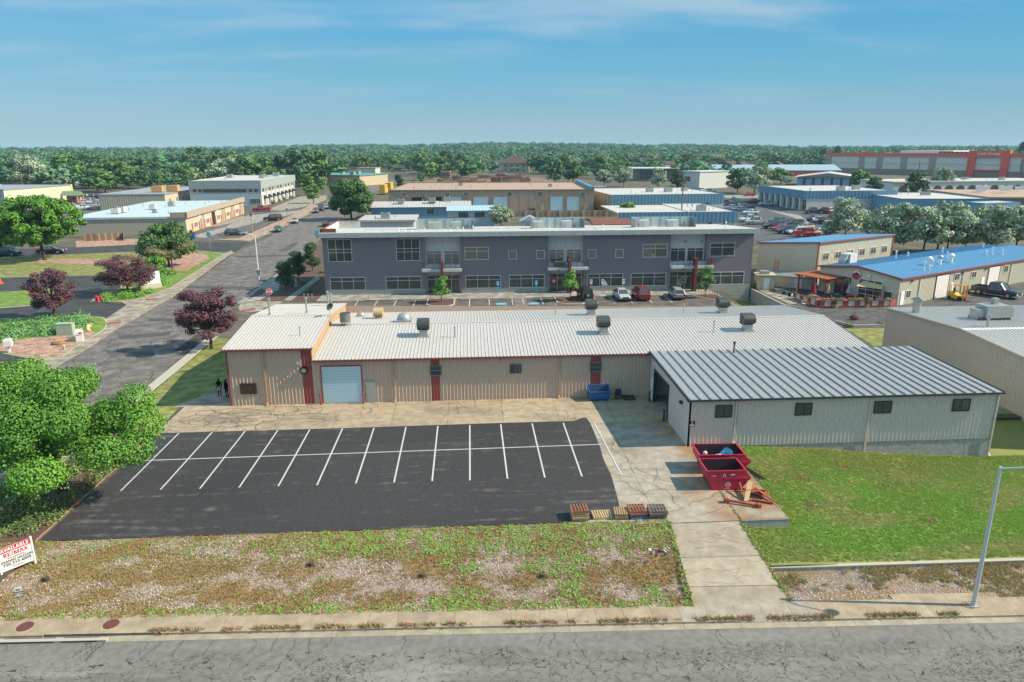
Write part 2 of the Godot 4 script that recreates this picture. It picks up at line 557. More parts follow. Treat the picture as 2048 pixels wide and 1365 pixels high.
func make_streets() -> void:
	sheet("side_street", [-34.6, -20, -34.4, -52, -33.5, -72.5, -34.4, -90.5, -36.8,-110.13, -36.15,-112.33, -38.4,-140.99, -38.6,-152.48, -38.45,-168.37, -40.7,-202.54, -43.62,-265.1, -49.33,-418.21, -55.87,-558.17, -59.52,-567.65, -64.14,-464.09, -72.1,-426.03, -70.21,-380.11, -65.35,-333, -57.82,-266.51, -55.41,-192.55, -54.53,-164.88, -49.18,-118.12, -48,-95.99, -46.88,-85.03, -46, -20], 0.0, M["street"], "grey weathered side street running past the warehouse")
	# tar patches and repair strips lie on it
	var pt := new_b()
	for a in [[-46.16,-91.6, -40.11,-93.23, -39.36,-91.35, -44.99,-89.77], [-44.8,-84.88, -37.82,-83.06, -37.27,-81.76, -43.33,-83.04], [-53.03,-126.83, -37.06,-124.62, -36.54,-122.74, -51.91,-124.42], [-53.45,-163.22, -41.19,-163.74, -40.62,-161.36, -52.71,-160.86], [-46.18,-101.42, -42.91,-101.17, -42.31,-99.3, -45.73,-99.56], [-45.46,-169.82, -45.62,-185.46, -44.05,-185.32, -43.19,-169.62], [-50.6,-166.94, -44.98,-169.77, -41.19,-173.77, -40.78,-171.98]]:
		pt.poly(P(a), 0.005)
	kind(put("tar_patches", pt, M["street_patch"]), "structure", "dark tar repair strips on the side street")
	rng.seed = 18
	var sst := thing("street_cracks", "dark cracks in the side street", "")
	kind(sst, "stuff", "dark cracks in the side street")
	kind(sst, "stuff", "dark cracks in the side street")
	cracks("crack_line", sst, 330, .003, func():
		var tz := rng.randf_range(-175, -60)
		return V(lerpf(-34.5, -45.5, rng.randf()) + minf(0, (tz + 85) * .085), 0, tz), 3.0)
	sheet("cross_street", [-124.34,-179.19, -97.75,-180.83, -83.6,-185.35, -73.28,-188.2, -57.3,-187.91, -55.66,-170.69, -67.14,-172.1, -77.33,-170.88, -94.07,-166.67, -113.04,-162.25], 0.004, M["drive"], "dark asphalt cross street beyond the lawns")
	sheet("drive_lot", [-97.54,-139.02, -89.78,-138.39, -81.18,-139.89, -71.76,-139.68, -65.12,-134.27, -60.66,-125.11, -62.02,-122.1, -60.25,-113.07, -51.26,-111.07, -50.4,-102.84, -53.28,-101.65, -60.21,-102.49, -73,-102.24], 0.004, M["drive"], "dark asphalt drive looping round the grass islands")
	sheet("driveway_corner", [-62.43,-86.4, -56.66,-84.67, -50.56,-81.31, -50.13,-78.56, -47.87,-70.41, -49.9,-67.61], 0.004, M["drive"], "dark driveway at the near left corner")
	var walk := [-45.9,-68.77, -46.88,-85.03, -48,-95.99, -49.18,-118.12, -55.17,-163.37, -54.95,-167.32, -57.02,-171.66, -56.92,-166.68, -52.52,-124.47, -54.17,-114.89, -55.62,-113.08, -53.6,-110.34, -52.25,-100.96, -49.58,-95.01, -49.31,-92.61, -49.13,-88.63, -48.15,-82.15, -50.44,-81.1, -48.38,-70.45]
	kind(put("pavement", new_b().prism(P(walk), -.03, .1), M["concrete"]), "structure", "pale concrete pavement along the left side of the street")
	kind(put("pavement", new_b().prism(P([-58.17,-189.11, -57.46,-208.97, -59.52,-273.98, -62.29,-303.93, -65.68,-312.38, -62.16,-281.96, -59.39,-212.99, -59.58,-190.8]), -.03, .1), M["concrete"]), "structure", "pavement beside the gravel planting strip")
	island("lawn", [-113.56,-163.02, -94.51,-167.49, -77.7,-171.74, -67.39,-173.41, -56.92,-166.68, -52.52,-124.47, -54.17,-114.89, -55.62,-113.08, -60.44,-113.46, -62.02,-122.1, -60.79,-124.67, -65.34,-133.77, -71.48,-139.1, -80.54,-138.73, -96.41,-137.32], M["lawn"], "yellow green lawn between the cross street and the drive")
	sheet("gravel_bed", [-96.78,-156.65, -93.71,-159.9, -91.03,-161.86, -81.48,-159.6, -76.37,-161.37, -74.55,-156.88, -78.56,-152.76, -85.64,-153.35, -90.38,-155.43], .126, M["pink_gravel"], "long pink gravel bed in the lawn")
	sheet("gravel_bed", [-63.05,-147.91, -68.43,-164.49, -69.15,-169.76, -65.54,-169.04, -60.29,-164.58, -57.82,-159.06, -56.47,-142.47, -59.79,-142.74], .126, M["pink_gravel"], "pink gravel bed at the street corner")
	sheet("grass_edge", [-66.73,-171.64, -57.27,-166.71, -52.9,-125.42, -54.53,-115.7, -55.66,-113.85, -56.78,-135.18, -56.12,-143.63, -57.74,-159.79, -60.74,-166.2], .131, M["bright_lawn"], "bright grass verge round the corner gravel bed")
	island("grass_island", [-86.38,-122.3, -80.08,-122.66, -73.34,-124.76, -72.22,-123.78, -69.1,-118.85, -65.76,-112.75, -72.4,-110.19, -77.77,-109.39], M["bright_lawn"], "bright grass island between the two drives")
	island("corner_garden", [-73,-102.24, -67.62,-102.44, -60.39,-102.81, -56.12,-103.12, -53.08,-101.95, -50.85,-98.48, -49.58,-95.01, -49.31,-92.61, -49.13,-88.63, -48.15,-82.15, -50.44,-81.1, -56.52,-84.44, -62.28,-86.17], M["bright_lawn"], "garden corner with junipers and gravel")
	sheet("gravel_bed", [-63.22,-87.58, -58.82,-88.18, -58.42,-89.8, -54.05,-91.94, -52.05,-93.33, -51.62,-94.9, -49.45,-92.88, -49.26,-88.88, -48.26,-82.36, -50.56,-81.31, -56.66,-84.67, -62.59,-86.64], .126, M["pink_gravel"], "pink gravel bed in front of the juniper mass")
	# the yard of the tan workshops
	sheet("workshop_yard", [-73.95,-190, -82.03,-211.22, -86,-277.73, -88.32,-294.01, -70.96,-330.49, -66.86,-318.14, -63.97,-251.79, -62.17,-195.87, -67.49,-191.5], 0.004, M["brown_asphalt"], "brown asphalt yard in front of the tan workshops")
	sheet("concrete_lane", [-77.87,-201.21, -76.6,-228.47, -81.27,-266.82, -65.3,-289.24, -66.4,-265.35, -72.33,-223.72, -72.54,-198.46], 0.009, M["concrete_grey"], "pale concrete lane crossing the workshop yard")
	sheet("concrete_lane", [-83.3,-224.74, -82.76,-266.97, -76.99,-249.48, -79.03,-230.18], 0.010, M["concrete"], "pale concrete strip along the workshop doors")
	sheet("tan_yard", [-81.15,-293.27, -86.41,-373.98, -74.45,-380.6, -68.08,-349.8, -66.7,-315.28, -74.2,-285.47], 0.013, M["concrete"], "tan concrete forecourt of the white two storey building")
	island("planting_strip", [-68.23,-193.69, -62.34,-196.43, -63.97,-251.79, -67.86,-312.61, -65.9,-312.4, -62.66,-284.29, -59.39,-212.99, -59.58,-190.8], M["pink_gravel"], "long gravel planting strip between yard and street")
	sheet("used_car_lot", [-142.13,-205.85, -150.53,-236.92, -142.86,-267, -141.26,-283.3, -191.14,-385.97, -200.28,-387.01, -182.2,-342.57, -191.26,-312.19, -199.18,-291.36], 0.004, M["brown_asphalt"], "asphalt car lot beside the white warehouse")
	sheet("gravel_verge", [-105.29,-194.86, -91.03,-197.9, -75.57,-194.34, -73.55,-188.94, -83.82,-185.86, -98.05,-181.41], .01, M["pink_gravel"], "pink gravel strip along the cross street")


# ---------------------------------------------------------------- the warehouse's own lot, apron, lawn and the front road
func verge_y(x: float, z: float) -> float:            # the bank that falls from the lot to the pavement
	var edge := -31.15 + .0346 * x - 1.85
	return lerpf(-.02, -.78, smoothstep(-40.4, edge, z)) + .05 * TX["n"].get_noise_2d(x * 6, z * 6)

func lawn_y(x: float, z: float) -> float:
	var back := lerpf(-.12, -1.68, smoothstep(20.0, 44.0, x))
	var front := lerpf(-.55, -.8, smoothstep(17.0, 26.0, x))
	return lerpf(back, front, smoothstep(-51.8, -36.5, z)) + .05 * TX["n"].get_noise_2d(x * 4, z * 4)

func grid(x0: float, x1: float, z0: float, z1: float, step: float, y: Callable, tone: Callable, inside: Callable) -> B:
	var b := new_b()
	var nx := ceili((x1 - x0) / step)
	var nz := ceili((z1 - z0) / step)
	for j in nz + 1:
		for k in nx + 1:
			var x := lerpf(x0, x1, float(k) / nx)
			var z := lerpf(z0, z1, float(j) / nz)
			b.v.append(V(x, y.call(x, z), z))
			b.n.append(Vector3.UP)
			b.c.append(tone.call(x, z))
	for j in nz:
		for k in nx:
			var e := j * (nx + 1) + k
			if inside.call(lerpf(x0, x1, (k + .5) / nx), lerpf(z0, z1, (j + .5) / nz)):
				b.i.append_array([e, e + 1, e + nx + 1, e + 1, e + nx + 2, e + nx + 1])
	return b

func nz2(x: float, y: float) -> float:
	return TX["n"].get_noise_2d(x, y)

func green_of(x: float, z: float) -> float:           # how thickly weeds grow on the bank
	var top := 1.0 - smoothstep(-39.2, -36.6, z + .5 * nz2(x * 9, z * 9))
	var low := smoothstep(.62, 1.2, (z + 33.6 - .0346 * x) + .9) * .55
	var a := smoothstep(-16.0, -6.0, x)
	var patch := smoothstep(.12, .42, nz2(x * 5 + 50, z * 9)) * smoothstep(-14.0, -2.0, x) * .9
	return clampf(top * (.25 + .75 * a) + patch + low, 0, 1)

func make_front() -> void:
	var f := FastNoiseLite.new()
	f.noise_type = FastNoiseLite.TYPE_SIMPLEX_SMOOTH
	f.frequency = .03
	f.fractal_octaves = 3
	f.seed = 5
	TX["n"] = f
	# --- asphalt lot with painted stalls
	var edge := [-27.1, -40.45, -26.7, -57.6]
	edge.append_array([-10.66,-57.62, 2.45,-57.85, 9.06,-57.86, 9.68,-58.41, 10.26,-58.62, 10.42,-57.41, 10.41,-55.58, 10.34,-52.12, 10.18,-49.76, 10.24,-47.14, 10.05,-44.39, 9.97,-43.3, 9.81,-41.91, 7.2, -40.45])
	var lot := kind(put("parking_lot", new_b().prism(P(edge), -.3, .03), lot_material()), "structure", "freshly sealed black asphalt parking lot")
	var rag := new_b()                                    # the sealer's ragged overspill on the concrete
	rng.seed = 4
	for k in 90:
		var s := rng.randf()
		var c := Vector2(lerpf(8.3, 8.0, s) + rng.randf_range(.1, .55) * rng.randf(), lerpf(-56.5, -42, s))
		c.x += lerpf(.0, 1.0, s) * .2
		var star := PackedVector2Array()
		for l in 7:
			star.append(c + Vector2.from_angle(TAU * l / 7) * Vector2(rng.randf_range(.05, .3), rng.randf_range(.03, .2)))
		rag.poly(star, .018 + k * .0001)
	put("sealer_overspill", rag, M["street_patch"], lot)
	for k in 14:
		var x := 10.8 - k * 2.765
		var wob := rng.randf_range(-.03, .03)
		var st := new_b().poly(P([x + wob - .06, -57.5, x + wob + .06, -57.5, x + .06 + .22, -46.9, x - .06 + .22, -46.9] if k == 0 else [x + wob - .06, -57.5 + rng.randf_range(-.1, .1), x + wob + .06, -57.5, x + .06, -46.9, x - .06, -46.9 + rng.randf_range(-.1, .1)]), .036)
		put("stall_line", st, M["white_line"], lot)
	put("stall_line", new_b().poly(P([-26.3, -52.06, 10.8, -52.66, 10.8, -52.54, -26.3, -51.94]), .0405), M["white_line"], lot)
	# --- concrete apron: slabs with open joints
	var apron := thing("concrete_apron", "tan stained concrete apron between warehouse and parking lot", "")
	kind(apron, "structure")
	put("joint_bed", new_b().poly(P([-27.5, -64.2, 17.5, -64.2, 17.5, -51.9, 20.6, -51.9, 20.6, -39.9, 6, -39.9, 6, -57, -27.5, -57]), .0), M["street_patch"], apron)
	rng.seed = 9
	var cm := tinted("apron_concrete", .85, "fine", Vector3.ONE * .5)
	cm.detail_enabled = true
	cm.detail_blend_mode = BaseMaterial3D.BLEND_MODE_MUL
	cm.detail_albedo = TX["soft"]
	cm.detail_uv_layer = BaseMaterial3D.DETAIL_UV_2
	cm.uv2_triplanar = true
	cm.uv2_world_triplanar = true
	cm.uv2_scale = Vector3.ONE * .09
	for k in 9:
		var x0 := -27.2 + k * 5.0
		var x1 := minf(x0 + 5.0, 17.45)
		for r in [[-64.0, -60.6], [-60.6, -57.2]]:
			slab(apron, x0, x1, r[0], r[1], cm)
	for k in 2:
		for r in [[-57.2, -52.6], [-52.6, -47.9], [-47.9, -43.9], [-43.9, -39.95]]:
			slab(apron, [6.2, 12.0][k], [12.0, 17.42][k], r[0], r[1], cm)
	for r in [[-51.7, -47.9], [-47.9, -43.9], [-43.9, -39.95]]:
		slab(apron, 17.42, 20.6, r[0], r[1], cm)
	var tm := new_b()
	for k in 34:                                           # curved rubber marks where cars turn in
		var c := Vector2(rng.randf_range(-26, -13), rng.randf_range(-63.0, -58.6))
		var r := rng.randf_range(1.2, 5.0)
		var a0 := rng.randf() * TAU
		for l in rng.randi_range(5, 14):
			var p := c + Vector2.from_angle(a0 + l * .6 / r) * Vector2(r, r * .45)
			var q := c + Vector2.from_angle(a0 + (l + 1) * .6 / r) * Vector2(r, r * .45)
			if minf(p.y, q.y) < -63.8 or maxf(p.y, q.y) > -57.7:
				continue
			var w := (q - p).normalized().orthogonal() * .05
			tm.q(G(p.x - w.x, p.y - w.y, .015 + k * .0001), G(p.x + w.x, p.y + w.y, .015 + k * .0001), G(q.x + w.x, q.y + w.y, .015 + k * .0001), G(q.x - w.x, q.y - w.y, .015 + k * .0001))
	kind(put("tyre_marks", tm, mat("rubber", .13, .11, .09, .9), apron), "stuff")
	put("slab_edge", new_b().box(V(17.3, -.6, -40.05), V(20.61, .012, -39.93)).box(V(20.5, -.9, -51.8), V(20.61, .012, -39.95)), M["plinth"], apron)
	cracks("concrete_cracks", apron, 60, .032, func(): 
		var q := rng.randf()
		return V(rng.randf_range(-26, 16), 0, rng.randf_range(-63.5, -57.8)) if q < .6 else V(rng.randf_range(9, 19), 0, rng.randf_range(-50, -40.5)))
	# --- driveway panels down to the road
	var dr := thing("driveway", "tan concrete driveway from the apron down to the front road", "")
	kind(dr, "structure")
	for r in [[0.0, .46], [.465, .8], [.806, 1.0]]:
		var a: Array = [V(12.75, 0, -40), V(17.25, 0, -39.95), V(11.95, -.77, -32.55), V(17.3, -.77, -32.35)]
		var l0: Vector3 = a[0].lerp(a[2], r[0])
		var l1: Vector3 = a[0].lerp(a[2], r[1])
		var r0: Vector3 = a[1].lerp(a[3], r[0])
		var r1: Vector3 = a[1].lerp(a[3], r[1])
		var b := new_b()
		b.tint = true
		b.col = Color(.52, .44, .33) * rng.randf_range(.9, 1.05)
		b.q(l1, r1, r0, l0)
		b.q(l1 + V(0, -.3, 0), r1 + V(0, -.3, 0), r1, l1)
		b.q(r1 + V(0, -.3, 0), r0 + V(0, -.3, 0), r0, r1)
		b.q(l0 + V(0, -.3, 0), l1 + V(0, -.3, 0), l1, l0)
		put("driveway_slab", b, cm, dr)
	var dc := new_b()                                       # dirt lines across the driveway slabs
	for k in 26:
		var t := rng.randf_range(.05, .95)
		var u := rng.randf_range(.05, .8)
		for l in rng.randi_range(3, 9):
			var t2 := clampf(t + rng.randf_range(-.03, .03), .01, .99)
			var u2 := u + rng.randf_range(.02, .07)
			if u2 > .97:
				break
			var p := V(lerpf(lerpf(12.75, 11.95, t), lerpf(17.25, 17.3, t), u), lerpf(0, -.77, t) + .012, lerpf(-40, -32.5, t))
			var q := V(lerpf(lerpf(12.75, 11.95, t2), lerpf(17.25, 17.3, t2), u2), lerpf(0, -.77, t2) + .012, lerpf(-40, -32.5, t2))
			dc.q(p + V(0, 0, .012), q + V(0, 0, .012), q - V(0, 0, .012), p - V(0, 0, .012))
			t = t2
			u = u2
	kind(put("crack_line", dc, mat("crack_dirt", .22, .17, .12, .95), dr), "stuff")
	# --- the bank of gravel, dead grass and weeds
	var bank := func(x: float, z: float) -> Color:
		var g := smoothstep(-.2, .3, nz2(x * 7 + 20, z * 14) + .25 * nz2(x * 40, z * 60) + (.1 if x > -8 else -.06) - smoothstep(-36, -33, z) * .1 - .12 * smoothstep(-12, -24, x))
		var c := Color(.39, .305, .16).lerp(Color(.46, .42, .385), g)
		c = c.lerp(Color(.24, .155, .08), smoothstep(.15, .5, nz2(x * 12 + 90, z * 16)) * .6)
		return c.lerp(Color(.24, .24, .08), green_of(x, z) * .5)
	var vm := tinted("bank_soil", .95, "stones", Vector3.ONE * 1.3)
	kind(put("gravel_bank", grid(-60, 12.7, -40.9, -31.5, .2, verge_y, bank, func(x, z): return x < 12.75 + (z + 40) * -.107 and z < -31.15 + .0346 * x - 1.75), vm), "structure", "bank of pale gravel, dead grass and weeds below the lot")
	kind(put("gravel_strip", grid(17.3, 60, -36.0, -31, .2, func(x, z): return -.98 + .15 * smoothstep(-35.5, -32.5, z), func(x, z): return bank.call(x, z - 1.2), func(x, z): return z < -31.15 + .0346 * x - 1.75), vm), "structure", "gravel strip with weeds below the low block wall")
	# --- lawn
	var turf := func(x: float, z: float) -> Color:
		var a := nz2(x * 4, z * 6)
		var c := Color(.28, .32, .08).lerp(Color(.235, .36, .06), smoothstep(-.35, .55, nz2(x * 2.2 + 7, z * 2.6) + smoothstep(-42, -36, z) * .3))
		return c.lerp(Color(.44, .36, .14), smoothstep(-.15, .45, a + .3 * nz2(x * 20, z * 20)) * .55)
	kind(put("lawn_slope", grid(17.2, 62, -52.2, -35.7, .25, lawn_y, turf, func(x, z): return not (x < 20.5 and z < -40.0)), tinted("turf", .95, "grain", Vector3.ONE * 1.2)), "structure", "green and yellow lawn sloping away below the annex")
	kind(put("side_lawn", grid(44, 62, -66, -52.2, .5, func(x, z): return -1.7 + 1.71 * smoothstep(-52, -57.5, z), turf, func(x, z): return true), M["turf"]), "structure", "lawn running up between annex and shed")
	sheet("shed_path", [47.6, -57.6, 49.45, -57.6, 49.45, -79, 47.6, -79], .016, M["concrete_grey"], "concrete strip along the side of the beige shed")
	# --- the low block wall along the lawn
	var w := thing("block_wall", "low pale block wall holding up the lawn", "wall", V(17.6, -1.2, -35.75), -.0137)
	for k in 44:
		put("block", new_b().box(V(k * .46 + .004, 0, -.1), V(k * .46 + .452, .43, .1)), M["plinth"], w)
	for k in 22:
		put("cap_stone", new_b().box(V(k * .92 + .003, .434, -.13), V(k * .92 + .916, .5, .13)), M["kerb"], w)
	# --- front road, in its own slightly turned frame
	var rf := Transform3D(Basis(Vector3.UP, -.0346), V(0, -.9, -31.15))
	var road := new_b()
	road.xf = rf
	road.q(V(-38, 0, 5.5), V(42, 0, 5.5), V(42, 0, 0), V(-38, 0, 0))
	road.uv = PackedVector2Array([Vector2(0, 1), Vector2(1, 1), Vector2(1, 0), Vector2(0, 0)])
	kind(put("front_road", road, road_material()), "structure", "grey front road with a web of alligator cracks")
	var rest := new_b()
	rest.xf = rf
	rest.q(V(-90, 0, 14), V(90, 0, 14), V(90, 0, 5.5), V(-90, 0, 5.5))
	rest.q(V(-90, 0, 5.5), V(-38, 0, 5.5), V(-38, 0, 0), V(-90, 0, 0))
	rest.q(V(42, 0, 5.5), V(90, 0, 5.5), V(90, 0, 0), V(42, 0, 0))
	kind(put("front_road", rest, mat("road_rest", .205, .2, .192, .9, "grain", Vector3.ONE * .7, "cracks", Vector3.ONE * .15)), "structure", "farther lanes of the grey front road")
	var pave := thing("front_pavement", "concrete pavement and kerb along the front road", "")
	kind(pave, "structure")
	var x := -62.0
	rng.seed = 21
	while x < 62.0:
		var l := 1.52
		var drop := x > 11.2 and x < 17.0                      # the driveway's dropped kerb
		var c := Color(.52, .41, .28) if x < 10.5 or x > 18.5 else Color(.5, .43, .34)
		var b := new_b()
		b.xf = rf
		b.tint = true
		b.col = c * rng.randf_range(.93, 1.05)
		var ky := .05 if drop else .13
		var deep := -2.0 if x < 22.8 or x > 28.0 else -2.45
		b.box(V(x + .006, -.2, deep), V(x + l - .006, .13, -.62))
		b.q(V(x + .006, .03 if drop else .13, -.5), V(x + l - .006, .03 if drop else .13, -.5), V(x + l - .006, .13, -.62), V(x + .006, .13, -.62))
		if not drop:
			put("pavement_slab", b, cm, pave)
		else:
			put("pavement_slab", b, cm, pave)
		x += l
	x = -62.0
	while x < 62.0:
		var l := 3.04
		var drop := x > 11.0 and x < 17.0
		var inlet := x > -25.5 and x < -18.6
		var b := new_b()
		b.xf = rf
		b.tint = true
		b.col = Color(.5, .43, .32) * rng.randf_range(.95, 1.04)
		b.box(V(x + .008, -.1, -.45), V(x + l - .008, .012, .0))
		if not inlet:
			b.box(V(x + .008, -.1, -.6), V(x + l - .008, .035 if drop else .128, -.452))
		put("kerb_stone", b, cm, pave)
		x += l
	# storm drain under the pavement at the left
	var dn := thing("storm_drain", "storm drain slot with concrete lid in the kerb", "drain", V(-24.6, -.9, -32.0), -.0346)
	put("lid_edge", new_b().box(V(.0, .1, -.2), V(5.6, .135, .02)), M["kerb"], dn)
	put("opening", new_b().box(V(.25, .0, -.3), V(2.9, .098, -.06)).box(V(3.3, .0, -.3), V(5.1, .098, -.06)), M["black"], dn)
	for k in 3:
		put("pier", new_b().box(V([0.0, 2.92, 5.12][k], -.05, -.25), V([.23, 3.28, 5.6][k], .098, .015)), M["kerb"], dn)
	for k in 2:
		var lid := put("manhole_cover", new_b().cyl(V(0, 0, 0), V(0, .02, 0), .4, .38, 22), mat("manhole", .17, .05, .045, .7, "fine", Vector3.ONE))
		lid.position = [G(-23.8,-33.17, -.765), G(-19.34,-33.07, -.765)][k]
		tag(lid, ["reddish round manhole cover in the pavement by the small sign", "reddish round manhole cover at the right end of the storm drain"][k], "manhole cover")

func slab(parent: Node3D, x0: float, x1: float, z0: float, z1: float, m: Material) -> void:
	var tone := rng.randf_range(.93, 1.05)
	var c := func(x: float, z: float) -> Color:
		var r := Color(.55, .44, .3) if z < -57 else Color(.52, .46, .37)
		r = r.lerp(Color(.33, .27, .2), smoothstep(.0, .45, nz2(x * 4, z * 9)) * .6)
		if z > -57.3:
			var rust := smoothstep(13.0, 18.5, x) * smoothstep(-.1, .4, nz2(x * 7 + 3, z * 9) + .18) * .85
			rust = maxf(rust, (1 - smoothstep(.6, 2.2, Vector2(x - 19.5, z + 42.5).length())) * .75)
			r = r.lerp(Color(.42, .21, .07), rust)
		else:
			r = r.lerp(Color(.45, .22, .08), (1 - smoothstep(-63.9, -63.0, z)) * smoothstep(-8, 4, x) * smoothstep(-.2, .4, nz2(x * 8, 1)) * .8)
		return r * tone
	var b := grid(x0 + .012, x1 - .012, z0 + .012, z1 - .012, .5, func(_x, _z): return .012, c, func(_x, _z): return true)
	put("concrete_slab", b, m, parent)

func cracks(called: String, parent: Node, count: int, y: float, at: Callable, s := 1.0) -> void:
	var b := new_b()
	for k in count:
		var p: Vector3 = at.call()
		var a := rng.randf() * TAU
		for l in rng.randi_range(4, 14):
			a += rng.randf_range(-.6, .6)
			var e := p + V(cos(a), 0, sin(a)) * rng.randf_range(.15, .5) * s
			var w := V(-sin(a), 0, cos(a)) * .012 * s
			b.q(V(p.x, y, p.z) - w, V(p.x, y, p.z) + w, V(e.x, y, e.z) + w, V(e.x, y, e.z) - w)
			p = e
	# thin dark lines of dirt that has settled in the cracks
	var o := put(called, b, M["street_patch"], parent)
	kind(o, "stuff")

func lot_material() -> StandardMaterial3D:
	var w := 1024
	var h := 512
	var d := PackedByteArray()
	d.resize(w * h * 3)
	var f: FastNoiseLite = TX["n"]
	for y in h:
		for x in w:
			var wx := x * 40.0 / w
			var wz := y * 18.0 / h
			var n := f.get_noise_2d(wx * 4.0, wz * 45.0) * .6 + f.get_noise_2d(wx * 25 + 70, wz * 25) * .4
			var s := smoothstep(.1, .75, n + .3 * f.get_noise_2d(wx * 2 + 9, wz * 2.5))
			var g := f.get_noise_2d(wx * 90, wz * 90) * .1
			var v := clampf(.76 + g * 1.4 + s * .6 + .12 * f.get_noise_2d(wx * 1.5, wz * 1.5 + 40), 0.0, 2.0) / 2.0 * 255
			var o := (y * w + x) * 3
			d[o] = int(v); d[o + 1] = int(v * .985); d[o + 2] = int(v * .985)
	rng.seed = 52
	for k in 30:                                            # long scuffs left by turning wheels
		var cx := rng.randf() * w
		var cy := rng.randf_range(.15, 1.0) * h
		var r := rng.randf_range(40, 260)
		var a0 := rng.randf() * TAU
		var lift := rng.randf_range(.88, 1.13)
		for l in rng.randi_range(60, 260):
			var a := a0 + l / r * 1.0
			var px := int(cx + cos(a) * r)
			var py := int(cy + sin(a) * r * .55)
			if px < 0 or py < 0 or px >= w or py >= h - 1:
				continue
			for q in 2:
				var o := ((py + q) * w + px) * 3
				for ch in 3:
					d[o + ch] = clampi(int(d[o + ch] * lift), 0, 255)
	var m := mat("lot", .235, .224, .232, .82)
	m.albedo_texture = ImageTexture.create_from_image(Image.create_from_data(w, h, false, Image.FORMAT_RGB8, d))
	m.uv1_triplanar = true
	m.uv1_world_triplanar = true
	m.uv1_scale = V(1 / 40.0, 1, 1 / 18.0)
	return m

func road_material() -> StandardMaterial3D:
	var w := 2048
	var h := 200
	var f: FastNoiseLite = TX["n"]
	var ce := FastNoiseLite.new()
	ce.noise_type = FastNoiseLite.TYPE_CELLULAR
	ce.fractal_type = FastNoiseLite.FRACTAL_NONE
	ce.cellular_return_type = FastNoiseLite.RETURN_DISTANCE2_SUB
	ce.frequency = 1.0
	var val := PackedFloat32Array()
	val.resize(w * h)
	for y in h:
		for x in w:
			var wx := x * 80.0 / w
			var wz := y * 5.5 / h
			var v := .9 + .07 * f.get_noise_2d(wx * 3, wz * 25) + .1 * f.get_noise_2d(wx * 60, wz * 60)
			var band := smoothstep(1.0, 1.5, wz + .5 * f.get_noise_2d(wx * 8, 3))
			v -= .05 * band * smoothstep(-.2, .5, f.get_noise_2d(wx * 4, wz * 20 + 33))
			v += .12 * smoothstep(.25, .5, f.get_noise_2d(wx * 2.5 + 8, wz * 16 + 3)) * smoothstep(1.6, 2.6, wz) * (1 - smoothstep(-5, 10, wx - 38))
			if band > 0:
				var jx := wx + .5 * f.get_noise_2d(wx * 30, wz * 30)
				var jz := wz + .4 * f.get_noise_2d(wx * 30 + 50, wz * 30)
				var big := ce.get_noise_2d(jx * 1.25, jz * 1.6) + 1.0
				var small := ce.get_noise_2d(jx * 2.8, jz * 3.2) + 1.0
				var ck := 1 - smoothstep(.008, .036, big)
				ck = maxf(ck, (1 - smoothstep(.014, .065, small)) * smoothstep(-.05, .25, f.get_noise_2d(wx * 3 + 5, wz * 10)))
				v *= 1 - .56 * ck * band
			val[y * w + x] = v
	rng.seed = 77
	for k in 46:                                            # cracks that run across from the gutter
		var x := rng.randf() * w
		var y := 0.0
		while y < rng.randf_range(30, 70) + 6:
			x += rng.randf_range(-1.6, 1.6)
			y += 1
			val[int(y) * w + clampi(int(x), 0, w - 1)] *= .55
	var d := PackedByteArray()
	d.resize(w * h * 3)
	for k in w * h:
		var v := clampf(val[k], .1, 1.1) / 1.1 * 255
		d[k * 3] = int(v); d[k * 3 + 1] = int(v * .99); d[k * 3 + 2] = int(v * .965)
	var m := mat("road", .25, .245, .237, .9)
	m.albedo_texture = ImageTexture.create_from_image(Image.create_from_data(w, h, false, Image.FORMAT_RGB8, d))
	return m

# ---------------------------------------------------------------- building parts. A face frame: x along the wall, y up, z out of it.
func face(o: Vector3, along: Vector3) -> Transform3D:
	var x := along.normalized()
	return Transform3D(Basis(x, Vector3.UP, x.cross(Vector3.UP)), o)

func window(parent: Node, f: Transform3D, x0: float, y0: float, x1: float, y1: float, cols := 1, rows := [], fm: Material = null, gm: Material = null, fw := .07, called := "window") -> MeshInstance3D:
	var b := new_b()
	b.xf = f
	var d := .1
	b.box(V(x0 - fw, y0 - fw, 0), V(x0, y1 + fw, d)).box(V(x1, y0 - fw, 0), V(x1 + fw, y1 + fw, d))
	b.box(V(x0, y0 - fw, 0), V(x1, y0, d)).box(V(x0, y1, 0), V(x1, y1 + fw, d))
	var ys := [y0]
	for r in rows:
		ys.append(lerpf(y0, y1, r))
	ys.append(y1)
	for k in range(1, cols):
		var x := lerpf(x0, x1, float(k) / cols)
		b.box(V(x - fw * .4, y0, 0), V(x + fw * .4, y1, d * .9))
	for r in range(1, ys.size() - 1):
		b.box(V(x0, ys[r] - fw * .4, 0), V(x1, ys[r] + fw * .4, d * .85))
	var o := put(called, b, fm if fm else M["frame"], parent)
	for k in cols:
		for r in ys.size() - 1:
			var pb := new_b()
			pb.xf = f
			pb.box(V(lerpf(x0, x1, float(k) / cols) + .002, ys[r] + .002, .02), V(lerpf(x0, x1, float(k + 1) / cols) - .002, ys[r + 1] - .002, .058))
			put("pane", pb, gm if gm else M["glass"], o)
	return o

func part(called: String, parent: Node, f: Transform3D, a: Vector3, b: Vector3, m: Material) -> MeshInstance3D:
	var s := new_b()
	s.xf = f
	s.box(a, b)
	return put(called, s, m, parent)

